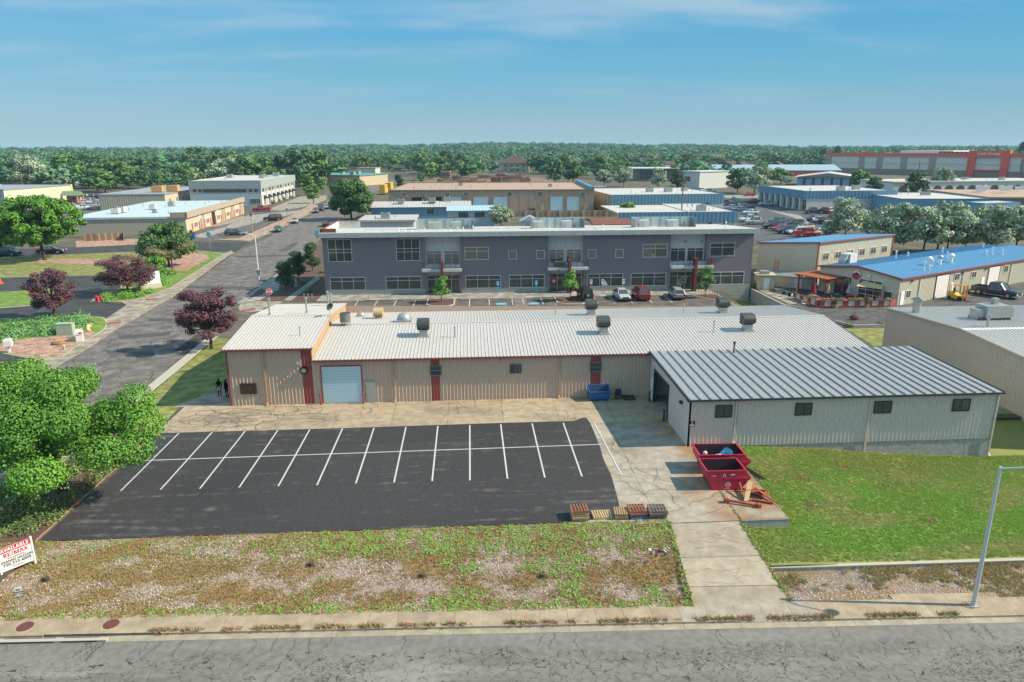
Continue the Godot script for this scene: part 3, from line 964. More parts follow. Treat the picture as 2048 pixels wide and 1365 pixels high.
func overhead_door(parent: Node, f: Transform3D, x0: float, y0: float, x1: float, y1: float, k: int, m: Material, trim: Material) -> void:
	var b := new_b()
	b.xf = f
	b.box(V(x0 - .1, y0, 0), V(x0, y1 + .1, .09)).box(V(x1, y0, 0), V(x1 + .1, y1 + .1, .09)).box(V(x0, y1, 0), V(x1, y1 + .1, .09))
	var o := put("overhead_door", b, trim, parent)
	for j in k:
		var s := new_b()
		s.xf = f
		var a := lerpf(y0, y1, float(j) / k)
		var e := lerpf(y0, y1, float(j + 1) / k) - .012
		s.q(V(x0, a, .03), V(x1, a, .03), V(x1, e, .055), V(x0, e, .055))
		s.q(V(x0, e, .055), V(x1, e, .055), V(x1, e, .03), V(x0, e, .03))
		put("door_slat", s, m, o)

func downspout(parent: Node, f: Transform3D, x: float, y0: float, y1: float, m: Material) -> void:
	var b := new_b()
	b.xf = f
	b.box(V(x - .06, y0 + .25, .05), V(x + .06, y1, .15)).bar(V(x, y0 + .3, .1), V(x, y0 + .1, .32), .11, .09)
	put("downspout", b, m, parent)

func wall_lamp(parent: Node, f: Transform3D, x: float, y: float, m: Material) -> void:
	part("wall_lamp", parent, f, V(x - .16, y - .1, .03), V(x + .16, y + .12, .26), m)

func vent_pipe(parent: Node, at: Vector3, h: float, r := .06, m: Material = null, cap := true) -> void:
	var b := new_b()
	b.xf = (parent as Node3D).transform.affine_inverse()
	b.cyl(at - V(0, .1, 0), at + V(0, h, 0), r, r, 8)
	b.cyl(at - V(0, .02, 0), at + V(0, .05, 0), r * 2.2, r * 1.4, 8)
	if cap:
		b.cyl(at + V(0, h, 0), at + V(0, h + r * 2.2, 0), r * 1.9, r * 1.5, 8)
	put("vent_pipe", b, m if m else M["galv"], parent)

func cooler(label: String, at: Vector3, turn: float, s := 1.0, hood: Material = null) -> Node3D:      # roof exhaust with a rounded hood on a galvanised curb
	var o := thing("roof_exhaust_hood", label, "roof vent", at, turn, "rounded exhaust hoods on the warehouse roof")
	var b := new_b()
	b.box(V(-.6, -.15, -.55) * s, V(.6, .12, .55) * s).box(V(-.42, .12, -.42) * s, V(.42, .75, .42) * s)
	put("curb", b, M["galv"], o)
	b = new_b()
	var prof := []
	for k in 9:
		var a := PI * .5 + PI * .62 * k / 8.0
		prof.append(Vector2(-.1 + cos(a) * .62, 1.25 + sin(a) * .55))
	var ring := [Vector2(.62, .72), Vector2(.62, 1.8)]
	ring.append_array(prof)
	ring.append(Vector2(-.2, .72))
	var l := []
	var r := []
	for w in ring:
		l.append(V(-.62, w.y, -w.x) * s)
		r.append(V(.62, w.y, -w.x) * s)
	l.reverse()
	r.reverse()
	b.loft([l, r])
	put("hood", b, hood if hood else M["dark_hood"], o)
	b = new_b()
	for k in 5:
		b.box(V(-.64, .8 + k * .2, -.64) * s, V(.64, .84 + k * .2, -.622) * s)
	put("louvre_frame", b, M["dark_trim"], o)
	return o

func gable_end(b: B, x: float, z0: float, z1: float, y0: float, e0: float, rz: float, ry: float, e1: float, sgn: float, pitch: float) -> void:   # ribbed gable wall: z0 front, z1 back
	var k := roundi(absf(z1 - z0) / pitch)
	for j in k:
		var a := lerpf(z0, z1, float(j) / k)
		var e := lerpf(z0, z1, (j + 1.0) / k)
		var m := lerpf(a, e, .68)
		var m2 := lerpf(a, e, .8)
		var hs := []
		for w in [a, m, m2, e]:
			hs.append(lerpf(e0, ry, (w - z0) / (rz - z0)) if absf(w - z0) < absf(rz - z0) else lerpf(ry, e1, (w - rz) / (z1 - rz)))
		for p in [[a, m, 0.0, 0.0, 0, 1], [m, m2, 0.0, .035, 1, 2], [m2, e, .035, 0.0, 2, 3]]:
			var p0 := V(x + sgn * p[2], y0, p[0])
			var p1 := V(x + sgn * p[3], y0, p[1])
			var p2 := V(x + sgn * p[3], hs[p[5]], p[1])
			var p3 := V(x + sgn * p[2], hs[p[4]], p[0])
			if sgn > 0:
				b.q(p0, p1, p2, p3)
			else:
				b.q(p1, p0, p3, p2)

func make_warehouse() -> void:
	var o := thing("warehouse", "long tan ribbed steel warehouse with white metal roof and dark red trim", "warehouse", V(-22.75, 0, -64))
	var W := new_b(o)
	var fr := face(V(0, 0, -64), V(1, 0, 0))
	fr = o.transform.affine_inverse() * fr
	# walls
	for r in [[-22.75, -15.95, 5.6, "tan_wall"], [-15.95, -15.0, 5.6, "red_panel"], [-15.0, -3.87, 4.35, "tan_wall"], [-3.87, -3.02, 4.35, "red_panel"], [-3.02, 11.53, 4.35, "tan_wall"], [11.53, 12.55, 4.35, "red_panel"], [12.55, 39.2, 4.35, "tan_wall"]]:
		put("wall" if r[3] == "tan_wall" else "red_wall_panel", new_b(o).ribs(V(r[0], 0, -64), V(r[1] - r[0], 0, 0), V(0, r[2], 0), .34, .05, .035, .03), M[r[3]], o)
	var b := new_b(o)
	gable_end(b, -22.75, -64, -83.2, 0, 5.6, -73.5, 6.5, 5.6, -1, .34)
	put("side_wall", b, M["tan_wall"], o)
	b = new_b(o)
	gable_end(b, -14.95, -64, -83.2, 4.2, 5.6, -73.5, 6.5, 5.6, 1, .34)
	put("side_wall", b, M["tan_side"], o)  # orange tan puts sunlight into the colour of this east wall
	b = new_b(o)
	gable_end(b, 39.2, -64, -83.2, 0, 4.35, -73.5, 5.4, 4.35, 1, .34)
	b.q(V(39.2, 0, -83.2), V(-22.75, 0, -83.2), V(-22.75, 5.5, -83.2), V(39.2, 4.3, -83.2))
	put("rear_wall", b, M["tan_wall"], o)
	# roofs: ribbed sheets from eave to ridge
	for r in [[-23.0, -14.85, 5.62, 6.53], [-14.9, 39.3, 4.43, 5.45]]:
		put("roof", new_b(o).ribs(V(r[0], r[2], -63.7), V(r[1] - r[0], 0, 0), V(0, r[3] - r[2], -9.8), .34, .045, .045, .025), M["white_roof"], o)
		put("roof", new_b(o).ribs(V(r[1], r[2], -83.4), V(r[0] - r[1], 0, 0), V(0, r[3] - r[2], 9.9), .34, .045, .045, .025), M["white_roof"], o)
		put("ridge_cap", new_b(o).q2(V(r[0], r[3] + .03, -73.5), V(r[1], r[3] + .03, -73.5), .3, .03), M["white_roof"], o)
	put("gutter", new_b(o).box(V(-23.05, 5.44, -63.99), V(-14.8, 5.61, -63.6)), M["red_trim"], o)
	put("gutter", new_b(o).box(V(-14.93, 4.26, -63.99), V(17.3, 4.42, -63.6)), M["red_trim"], o)
	for s in [[-64.0, 5.6, -73.5, 6.53], [-73.5, 6.53, -83.3, 5.6]]:
		for x in [-23.03, -14.84]:
			put("rake_trim", new_b(o).bar(V(x, s[1], s[0]), V(x, s[3], s[2]), .06, .15), M["white_roof"], o)
	put("corner_trim", new_b(o).box(V(-22.85, 0, -64.05), V(-22.7, 5.45, -63.93)), M["red_panel"], o)
	put("corner_trim", new_b(o).box(V(-15.02, 4.3, -64.02), V(-14.92, 5.45, -63.93)), M["red_panel"], o)
	# front openings
	overhead_door(o, Transform3D(fr.basis, fr.origin + V(0, 0, .04)), -14.12, .06, -10.45, 3.7, 14, M["door_white"], M["red_panel"])
	var pd := part("door", o, fr, V(-10.14, .04, .0), V(-9.2, 2.2, .08), M["door_grey"])
	part("door_panel", pd, fr, V(-10.03, .12, .08), V(-9.5, 1.95, .095), M["door_grey"])
	part("handle", pd, fr, V(-10.02, 1.0, .095), V(-9.96, 1.14, .15), M["chrome"])
	window(o, fr, -3.9, 2.66, -2.9, 3.53, 1, [.5], M["panel_dark"])
	window(o, fr, 3.72, 2.66, 4.78, 3.53, 2, [], M["panel_dark"])
	window(o, fr, 11.48, 2.66, 12.55, 3.53, 1, [.5], M["panel_dark"])
	window(o, fr, -21.75, 1.24, -20.38, 2.16, 1, [], M["dark_trim"], M["glass_brown"])
	for x in [-19.4, -7.35, 8.48]:
		downspout(o, fr, x, 0, 5.45 if x < -15 else 4.27, M["tan_side"])
	for p in [[-16.25, 4.0], [2.95, 4.05], [16.6, 4.08]]:
		wall_lamp(o, fr, p[0], p[1], M["galv"])
	part("meter_box", o, fr, V(-17.15, 2.6, .03), V(-16.93, 2.84, .16), M["door_grey"])
	b = new_b(o)
	b.cyl(V(-15.75, 3.43, -63.97), V(-15.75, 3.43, -63.78), .36, .36, 24)
	put("fan_ring", b, M["black"], o)
	put("fan_dome", new_b(o).cyl(V(-15.75, 3.43, -63.79), V(-15.75, 3.43, -63.7), .27, .2, 20), M["galv"], o)
	for p in [[-21.34, 6.59, -74.13, 1.5, 0.09], [-17.55, 6.63, -74.60, 1.4, 0.09], [-16.61, 5.81, -81.38, 1.5, 0.09], [-16.21, 5.83, -81.10, 1.3, 0.09], [-16.61, 5.94, -67.12, 0.8, 0.05], [-1.59, 4.98, -68.99, 1.0, 0.06], [9.82, 4.97, -78.19, 1.2, 0.06], [25.22, 4.98, -68.99, 1.1, 0.06], [24.62, 5.04, -77.53, 1.0, 0.06]]:
		vent_pipe(o, V(p[0], p[1], p[2]), p[3], p[4])
	# bollards by the overhead door
	for k in 2:
		var q := thing("bollard", ["dark red steel bollard left of the white overhead door", "dark red steel bollard right of the white overhead door"][k], "bollard", V([-14.35, -10.33][k], 0, -63.6), 0, "bollards at the overhead door")
		put("post", new_b().cyl(V(0, -.1, 0), V(0, 1.15, 0), .08, .08, 12), M["red_panel"], q)
		put("cap", new_b().ball(V(0, 1.15, 0), V(.08, .06, .08), 10, 3, 0.0), M["red_panel"], q)
	# roof equipment
	var names := ["dark exhaust hood nearest the tall block on the warehouse roof", "dark exhaust hood at the middle of the front roof slope", "dark exhaust hood behind the ridge at mid roof", "dark exhaust hood right of the middle on the front roof slope", "dark exhaust hood behind the ridge at the right end of the roof"]
	var where := [V(-4.81, 5.04, -69.59), V(13.68, 5.02, -69.32), V(13.85, 5.02, -77.64), V(28.93, 5.02, -69.39), V(29.16, 5.05, -77.36)]
	for k in 5:
		cooler(names[k], where[k] - V(0, .05, 0), 0.0, 1.0)
	cooler("tan exhaust hood lying low near the tall block", V(-10.37, 5.00, -77.86) - V(0, .4, 0), 0.0, .85, M["pale_timber"])
	var t := thing("air_conditioner", "round drum air conditioner on legs beside the tall block", "air conditioner", V(-13.28, 5.43, -73.32) + V(0, .05, 0))
	put("drum", new_b().cyl(V(0, .3, 0), V(0, 1.25, 0), .55, .55, 18), M["dark_hood"], t)
	b = new_b()
	for k in 7:
		b.cyl(V(0, .34 + k * .13, 0), V(0, .4 + k * .13, 0), .575, .575, 18)
	put("guard_ring", b, M["galv"], t)
	for k in 4:
		put("leg", new_b().box(V(-.03, -.25, -.03) + V([-.4, .4, -.4, .4][k], 0, [-.4, -.4, .4, .4][k]), V(.03, .32, .03) + V([-.4, .4, -.4, .4][k], 0, [-.4, -.4, .4, .4][k])), M["galv"], t)
	t = thing("satellite_dish", "dark satellite dish on the edge of the tall roof block", "satellite dish", V(-14.73, 6.46, -72.78), .9)
	put("mast", new_b().cyl(V(0, -.2, 0), V(0, .95, 0), .03, .03, 8), M["galv"], t)
	var dish := put("dish", new_b().ball(V(0, 0, 0), V(.42, .14, .42), 16, 4, 0.0), M["dark_hood"], t)
	dish.position = V(0, 1.1, .05)
	dish.rotation = V(-1.2, 0, 0)
	t = thing("dome_vent", "grey curved turbine dome behind the ridge beside the tan hood", "roof vent", V(-7.19, 5.56, -74.58))
	put("dome", new_b().ball(V(0, .1, 0), V(.75, .75, .75), 16, 8, 0.0), M["galv"], t)
	put("base", new_b().box(V(-.8, -.2, -.8), V(.8, .12, .8)), M["galv"], t)
	t = thing("roof_vent", "small grey disc vent near the back eave", "roof vent", V(-12.63, 4.79, -79.90))
	put("dome", new_b().ball(V(0, .1, 0), V(.5, .45, .5), 14, 6, 0.0), M["galv"], t)
	put("base", new_b().box(V(-.5, -.2, -.5), V(.5, .1, .5)), M["galv"], t)

func make_annex() -> void:
	var o := thing("annex", "grey ribbed steel annex with low standing seam roof on a concrete plinth", "building", V(17.4, 0, -51.8))
	var inv := o.transform.affine_inverse()
	var fr := inv * face(V(0, 0, -51.8), V(1, 0, 0))
	for r in [[17.4, 21.2, 0.0], [21.2, 32.4, -.06], [32.4, 43.4, -.06]]:
		put("wall", new_b(o).ribs(V(r[0], r[2], -51.8), V(r[1] - r[0], 0, 0), V(0, 4.1 - r[2], 0), .34, .05, .035, .03), M["annex_wall"], o)
	# west wall in pieces round the open doorway
	for r in [[-64.0, -62.2, 0.0, 4.3], [-62.2, -57.5, 3.28, 4.25], [-57.5, -51.8, 0.0, 4.15]]:
		put("wall", new_b(o).ribs(V(17.4, r[2], r[0]), V(0, 0, r[1] - r[0]), V(0, r[3] - r[2], 0), .34, .05, .02, .03), M["annex_wall"], o)
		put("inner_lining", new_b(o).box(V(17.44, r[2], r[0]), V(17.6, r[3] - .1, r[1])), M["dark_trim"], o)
	put("door_jamb", new_b(o).box(V(17.3, 0, -62.3), V(17.5, 3.3, -62.18)).box(V(17.3, 0, -57.52), V(17.5, 3.3, -57.4)).box(V(17.3, 3.2, -62.3), V(17.5, 3.32, -57.4)), M["dark_trim"], o)
	var rb := new_b(o)
	gable_end(rb, 43.4, -51.8, -64, -.06, 4.05, -63.9, 4.4, 4.4, 1, .34)
	put("side_wall", rb, M["annex_wall"], o)
	put("inner_floor", new_b(o).box(V(17.45, -.3, -63.9), V(43.3, .015, -52)), M["concrete_grey"], o)
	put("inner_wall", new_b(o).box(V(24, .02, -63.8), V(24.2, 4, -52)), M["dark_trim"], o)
	put("rear_wall", new_b(o).box(V(17.5, 0, -63.98), V(43.3, 4.3, -63.9)), M["annex_wall"], o)
	# plinth, cast in lengths
	for k in 10:
		var x0 := 21.4 + k * 2.2
		put("plinth", new_b(o).box(V(x0 + .006, -2.4, -52.1), V(x0 + 2.194, -.06, -51.84 + (k % 2) * .004)), M["plinth"], o)
	put("plinth", new_b(o).box(V(43.15, -2.4, -64), V(43.44, -.06, -52.1)), M["plinth"], o)
	# standing seam roof, panel by panel
	var n := 31
	var w := 26.2 / n
	var a := V(0, 0, 0)
	var ey := V(0, .36, -12.55)
	var up := V(0, 12.55, .36).normalized()
	var b := new_b()
	b.q(V(0, 0, 0), V(w, 0, 0), V(w, 0, 0) + ey, ey)
	var pm := b.mesh(M["annex_roof"])
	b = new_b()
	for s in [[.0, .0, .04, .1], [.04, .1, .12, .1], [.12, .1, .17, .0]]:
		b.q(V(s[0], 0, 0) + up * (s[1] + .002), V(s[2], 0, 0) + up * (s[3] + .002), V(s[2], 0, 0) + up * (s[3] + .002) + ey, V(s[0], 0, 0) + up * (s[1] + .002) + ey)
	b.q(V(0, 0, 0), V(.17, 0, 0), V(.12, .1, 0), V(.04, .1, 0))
	var sm := b.mesh(mat("seam", .2, .21, .23, .5))  # dark tone stands in for the shade beside each raised seam
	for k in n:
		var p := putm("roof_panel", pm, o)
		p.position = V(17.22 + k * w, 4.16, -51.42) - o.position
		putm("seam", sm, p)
	put("gutter", new_b(o).box(V(17.15, 4.0, -51.79), V(43.5, 4.155, -51.32)), M["dark_trim"], o)
	for x in [17.18, 43.44]:
		put("rake_trim", new_b(o).bar(V(x, 4.14, -51.4), V(x, 4.5, -63.95), .07, .2), M["dark_trim"], o)
	for r in [[19.65, 20.88], [26.25, 27.52], [32.88, 34.2], [39.55, 40.9]]:
		window(o, fr, r[0] - 17.4 + 17.4, 2.53, r[1], 3.46, 2, [], M["dark_trim"])
	for r in [[21.25, .05], [32.42, -1.3], [43.3, -1.65]]:
		downspout(o, fr, r[0], r[1], 4.0, M["annex_wall"])
	var wf := inv * face(V(17.4, 0, 0), V(0, 0, 1))
	var d := part("door", o, wf, V(-63.3, .03, .0), V(-62.5, 2.1, .06), M["white"])
	part("handle", d, wf, V(-62.65, 1.0, .06), V(-62.58, 1.1, .12), M["chrome"])
	wall_lamp(o, wf, -53.5, 3.2, M["dark_trim"])
	var sg := part("notice", o, fr, V(17.5, 1.75, .035), V(17.95, 2.2, .055), M["black"])
	part("notice_lettering", sg, fr, V(17.54, 1.8, .055), V(17.91, 1.93, .06), M["white"])
	part("notice_symbol", sg, fr, V(17.68, 2.0, .055), V(17.78, 2.14, .06), M["white"])
	vent_pipe(o, V(25.25, 4.48, -63.2), .9, .08, M["dark_trim"])
	for k in 2:
		var q := thing("bollard", ["black bollard at the near side of the annex doorway", "black bollard at the far side of the annex doorway"][k], "bollard", V(17.0, 0, [-57.2, -62.3][k]), 0, "bollards at the annex doorway")
		put("post", new_b().cyl(V(0, -.1, 0), V(0, 1.1, 0), .08, .08, 12), M["black"], q)

func make_shed() -> void:
	var o := thing("metal_shed", "beige ribbed metal shed with white ribbed gable roof right of the annex", "shed", V(49.5, 0, -52.4))
	var b := new_b(o)
	gable_end(b, 49.5, -52.4, -78.3, -2.2, 5.05, -65.3, 5.75, 5.05, -1, .5)
	put("wall", b, M["shed_wall"], o)
	put("wall", new_b(o).ribs(V(49.5, -2.2, -52.4), V(34, 0, 0), V(0, 7.2, 0), .32, .05, .035, .03), M["shed_wall"], o)
	put("rear_wall", new_b(o).box(V(49.6, -2, -78.3), V(83.5, 5.0, -78.2)), M["shed_wall"], o)
	put("roof", new_b(o).ribs(V(49.3, 5.05, -52.1), V(34.2, 0, 0), V(0, .73, -13.25), .4, .06, .05, .05), M["white_roof"], o)
	put("roof", new_b(o).ribs(V(83.5, 5.05, -78.6), V(-34.2, 0, 0), V(0, .73, 13.25), .4, .06, .05, .05), M["white_roof"], o)
	put("ridge_cap", new_b(o).q2(V(49.3, 5.82, -65.35), V(83.5, 5.82, -65.35), .35, .04), M["white"], o)
	for z in [-52.1, -78.6]:
		put("rake_trim", new_b(o).bar(V(49.32, 5.06, z), V(49.32, 5.78, -65.35), .1, .16), M["shed_wall"], o)
	var t := thing("make_up_air_unit", "boxy galvanised air handling unit on the beige shed roof", "roof unit", V(56.2, 5.55, -70.4), .05)
	put("cabinet", new_b().box(V(-1.2, .25, -.9), V(1.5, 1.55, .9)), M["galv"], t)
	put("side_duct", new_b().box(V(-2.1, -.05, -.5), V(-1.202, 1.15, .6)), M["galv"], t)
	put("intake_hood", new_b().loft([[V(1.5, .3, .9), V(1.5, 1.5, .9), V(1.5, 1.5, -.9), V(1.5, .3, -.9)], [V(1.9, .3, .9), V(1.9, 1.1, .9), V(1.9, 1.1, -.9), V(1.9, .3, -.9)]]), M["galv"], t)
	put("flue", new_b().box(V(.2, 1.55, -.5), V(.75, 2.2, .0)), M["galv"], t)
	put("skid", new_b().box(V(-1.9, -.3, -.85), V(1.7, .25, -.7)).box(V(-1.9, -.3, .7), V(1.7, .25, .85)), M["dark_trim"], t)
	t = thing("roof_cowl", "tall round galvanised cowl near the back corner of the beige shed", "roof vent", V(50.9, 5.2, -75.0))
	put("stack", new_b().cyl(V(0, -.2, 0), V(0, 1.5, 0), .42, .42, 20), M["galv"], t)
	put("cap", new_b().cyl(V(0, 1.55, 0), V(0, 1.9, 0), .75, .1, 20), mat("cowl", .3, .42, .4, .4), t)
	t = thing("roof_flue", "slim galvanised flue at the ridge of the beige shed", "roof vent", V(52.9, 5.75, -66.4))
	put("pipe", new_b().cyl(V(0, -.2, 0), V(0, 1.0, 0), .14, .14, 12), M["galv"], t)
	put("cap", new_b().cyl(V(0, 1.0, 0), V(0, 1.25, 0), .28, .2, 12), M["galv"], t)

# ---------------------------------------------------------------- the grey two storey building and its parking
func siding(b: B, x0: float, x1: float, y0: float, y1: float) -> void:
	var k := roundi((y1 - y0) / .36)
	for j in k:
		var a := lerpf(y0, y1, float(j) / k)
		var e := lerpf(y0, y1, (j + 1.0) / k)
		b.q(V(x0, a, .055), V(x1, a, .055), V(x1, e - .06, .055), V(x0, e - .06, .055))
		b.q(V(x0, e - .06, .055), V(x1, e - .06, .055), V(x1, e - .06, -.03), V(x0, e - .06, -.03))
		b.q(V(x0, e - .06, -.03), V(x1, e - .06, -.03), V(x1, e, -.03), V(x0, e, -.03))
		b.q(V(x0, a, -.03), V(x1, a, -.03), V(x1, a, .055), V(x0, a, .055))

func make_grey_building() -> void:
	var o := thing("office_building", "long two storey grey clapboard office building with overhanging flat roof", "building", V(-23.8, 0, -115.7))
	var F := o.transform.affine_inverse() * face(V(0, 0, -115.7), V(1, 0, 0))
	for r in [[-23.8, -7.3], [-1.4, 13.15], [19.2, 33.8], [39.95, 48.0]]:
		var b := new_b()
		b.xf = F
		siding(b, r[0], r[1], .92, 9.75)
		put("siding", b, M["siding"], o)
		part("base_course", o, F, V(r[0], 0 if r[0] < 39 else -.35, -.1), V(r[1], .9, .09), M["block"])
		part("corner_board", o, F, V(r[0] - .02, 0, -.8), V(r[0] + .12, 9.7, .07), M["siding"])
		part("corner_board", o, F, V(r[1] - .12, 0, -.8), V(r[1] + .02, 9.7, .07), M["siding"])
	for k in 8:                                                   # split face blocks of the basement end
		for j in 3:
			part("block", o, F, V(40.0 + k * 1.0, -2.4 + j * .68, -.3), V(40.98 + k * 1.0, -1.74 + j * .68, .1 + .012 * ((k * 3 + j) % 3)), M["block"])
	part("end_wall", o, F, V(-23.8, 0, -17), V(-23.6, 9.6, -.02), M["siding"])
	part("end_wall", o, F, V(47.8, -2.4, -17), V(48.0, 9.6, -.02), M["siding"])
	part("rear_wall", o, F, V(-23.8, -2.4, -17.2), V(48, 9.2, -17), M["siding"])
	# set back entrance bays
	for k in 3:
		var x0: float = [-7.3, 13.15, 33.8][k]
		var x1: float = [-1.4, 19.2, 39.95][k]
		part("bay_wall", o, F, V(x0, 3.1, -.9), V(x1, 9.7, -.7), M["panel_grey"])
		part("bay_wall", o, F, V(x0, 0, -.95), V(x1, 3.1, -.8), M["panel_grey"])
		for j in 3:
			part("panel_joint", o, F, V(lerpf(x0, x1, (j + 1) / 4.0) - .015, 7.2, -.7), V(lerpf(x0, x1, (j + 1) / 4.0) + .015, 9.7, -.69), M["siding"])
		part("floor_slab", o, F, V(x0, 4.35, -.9), V(x1, 4.9, -.02), M["panel_grey"])
		var BF := Transform3D(F.basis, F.origin + F.basis.z * -.7)
		for w in ([[-7.0, -4.65, -5.5], [-4.05, -1.7, -3.0]] if k == 0 else [[13.45, 15.85, 14.9], [16.35, 18.85, 17.3]] if k == 1 else [[34.15, 36.6, 35.2], [37.0, 39.65, 38.0]]):
			window(o, BF, w[0], 4.95, w[1], 7.1, 2, [.82], M["white_paint"], M["coated_glass"] if k < 2 else null)
		# entrance glazing
		window(o, BF, x0 + .35, .05, x1 - .3, 3.05, 4, [.77])
		# balcony with posts and wires
		var bx0: float = [-7.8, 13.0, 33.8][k]
		var bx1: float = [-1.2, 19.8, 41.1][k]
		var bal := part("balcony", o, F, V(bx0, 3.95, -.1), V(bx1, 4.38, 1.35), M["panel_grey"])
		var rl := new_b()
		rl.xf = F
		for j in 8:
			var x := lerpf(bx0 + .1, bx1 - .1, j / 7.0)
			rl.box(V(x - .03, 4.38, 1.22), V(x + .03, 5.4, 1.28))
		for y in [4.6, 4.8, 5.0, 5.2]:
			rl.box(V(bx0 + .1, y - .008, 1.24), V(bx1 - .1, y + .008, 1.256))
		rl.box(V(bx0 + .07, 5.4, 1.2), V(bx1 - .07, 5.45, 1.3))
		for x in [bx0 + .1, bx1 - .1]:
			rl.box(V(x - .03, 5.4, .0), V(x + .03, 5.45, 1.25)).box(V(x - .02, 4.9, 0), V(x + .02, 4.92, 1.25))
		put("railing", rl, M["dark_trim"], bal)
		var bl: float = [-4.5, 16.6, 37.9][k]
		part("blade_column", o, F, V(bl - .22, 0, .5), V(bl + .22, 5.7, 1.75), M["rust_red"])
		for x in [bl - 1.4, bl + 1.4]:
			part("wall_lamp", o, F, V(x - .09, 3.45, -.78), V(x + .09, 3.7, -.6), M["black"])
			if k == 2:
				part("wall_lamp", o, F, V(x - .09, 8.1, -.7), V(x + .09, 8.35, -.55), M["black"])
	# windows
	for x in [-22.9, -11.85]:
		window(o, F, x, 5.75, x + 3.7, 9.25, 3, [.4, .56])
	for r in [[-.65, 3.2, 5.8, 7.75], [29.2, 33.25, 5.8, 7.9], [40.65, 44.8, 5.85, 7.95]]:
		window(o, F, r[0], r[2], r[1], r[3], 2, [.68], null, M["coated_glass"] if r[0] < 40 else null)
	for x in [6.6, 11.25, 19.9, 24.55]:
		window(o, F, x, 5.78, x + 1.25, 7.1, 1, [], null, M["coated_glass"])
	for r in [[-22.95, -17.3], [-13.8, -8.1], [-.6, 5.15], [6.7, 12.5], [19.95, 25.85], [27.35, 33.3], [40.8, 46.8]]:
		window(o, F, r[0], .98, r[1], 3.0, 3, [.7])
	# prints on the glass
	var dv := put("door_emblem", new_b(o).cyl(V(14.25, 1.85, -116.3), V(14.25, 1.85, -116.28), .55, .55, 28), M["cloth_red"], o)
	put("emblem_mark", new_b(o).loft([[V(13.95, 1.66, -116.275), V(14.55, 1.66, -116.275), V(14.25, 2.2, -116.275)], [V(13.95, 1.66, -116.265), V(14.55, 1.66, -116.265), V(14.25, 2.2, -116.265)]]), M["white"], dv)
	var tr := new_b(o)
	tr.loft([[V(22.3, 1.05, -115.64), V(23.45, 1.05, -115.64), V(22.87, 2.0, -115.64)], [V(22.3, 1.05, -115.62), V(23.45, 1.05, -115.62), V(22.87, 2.0, -115.62)]])
	put("window_emblem", tr, M["white"], o)
	var wv := new_b(o)
	for k in 3:
		for j in 10:
			var a0 := .3 + j * .17
			var a1 := a0 + .17
			var r := .75 + k * .28
			wv.bar(V(36.75 - r * cos(a0), .2 + r * sin(a0) * 1.5, -116.28), V(36.75 - r * cos(a1), .2 + r * sin(a1) * 1.5, -116.28), .02, .09)
	put("wave_emblem", wv, M["white"], o)
	# roof: a thick slab that overhangs and falls gently to the back
	var b := new_b(o)
	var x0 := -24.1
	var x1 := 48.4
	var ring := func(x: float) -> Array: return [V(x, 9.72, -114.3), V(x, 10.45, -114.3), V(x, 9.3, -133), V(x, 8.6, -133)]
	b.loft([ring.call(x1), ring.call(x0)])
	put("roof_slab", b, M["fascia"], o)
	put("roof_membrane", new_b(o).q1(V(x0 + .05, 10.47, -114.5), V(x1 - .05, 10.47, -114.5), V(x1 - .05, 9.33, -132.9), V(x0 + .05, 9.33, -132.9)), M["flat_roof"], o)
	put("parapet", new_b(o).box(V(-24.12, 9.3, -132.9), V(-23.8, 10.85, -116.2)).box(V(-24.12, 10.0, -116.5), V(-21.6, 11.0, -116.2)), M["rust_red"], o)
	put("parapet_lining", new_b(o).box(V(-23.797, 9.3, -131.2), V(-23.7, 10.75, -116.51)).box(V(-23.7, 9.0, -131.2), V(-19.9, 10.8, -131)), M["white_wall"], o)
	put("parapet_coping", new_b(o).box(V(-24.1, 10.801, -131.3), V(-19.8, 10.9, -130.9)), M["rust_red"], o)
	# safety rail and little pipes on the roof
	b = new_b(o)
	b.box(V(-17, 10.72, -116.8), V(27, 10.77, -116.75))
	for k in 16:
		b.box(V(-17 + k * 2.93, 10.2, -116.8), V(-16.95 + k * 2.93, 10.72, -116.75))
	put("roof_rail", b, M["galv"], o)
	rng.seed = 31
	for k in 14:
		vent_pipe(o, V(rng.randf_range(-15, 30), 10.25, -116.2 - rng.randf() * 2.2), rng.randf_range(.3, .9), .09, M["white"], false)
	vent_pipe(o, V(43.2, 10.3, -116.2), 1.0, .1, M["white"])
	# roof screens with their units
	for k in 3:
		var s: float = [-8.9, 11.1, 29.4][k]
		var e: float = [.9, 20.3, 40.2][k]
		var t := thing("roof_screen", ["pale grey screen enclosure over the left end of the office roof", "pale grey screen enclosure in the middle of the office roof", "pale grey screen enclosure with louvred side at the right of the office roof"][k], "roof screen", V(s, 9.7, -126), 0, "screens on the office roof")
		for j in 6:
			put("screen_panel", new_b(t).box(V(lerpf(s, e, j / 6.0) + .04, 9.55, -126.1), V(lerpf(s, e, (j + 1) / 6.0) - .04, 11.5, -126)), mat("screen", .42, .52, .53, .5), t)
		for j in 7:
			put("post", new_b(t).box(V(lerpf(s, e, j / 6.0) - .05, 9.5, -126.15), V(lerpf(s, e, j / 6.0) + .05, 11.55, -125.95)), M["galv"], t)
		for x in [s, e]:
			put("side_panel", new_b(t).box(V(x - .08, 9.6, -125.9), V(x + .02, 11.5, -122.8)), M["galv"] if k < 2 or x == e else M["panel_grey"], t)
			if x == e or k == 2:
				for j in 8:
					put("louvre_blade", new_b(t).box(V(x - .1, 9.75 + j * .22, -125.9), V(x + .05, 9.83 + j * .22, -122.8)), M["galv"] if x == s else M["dark_trim"], t)
	var ac := 0
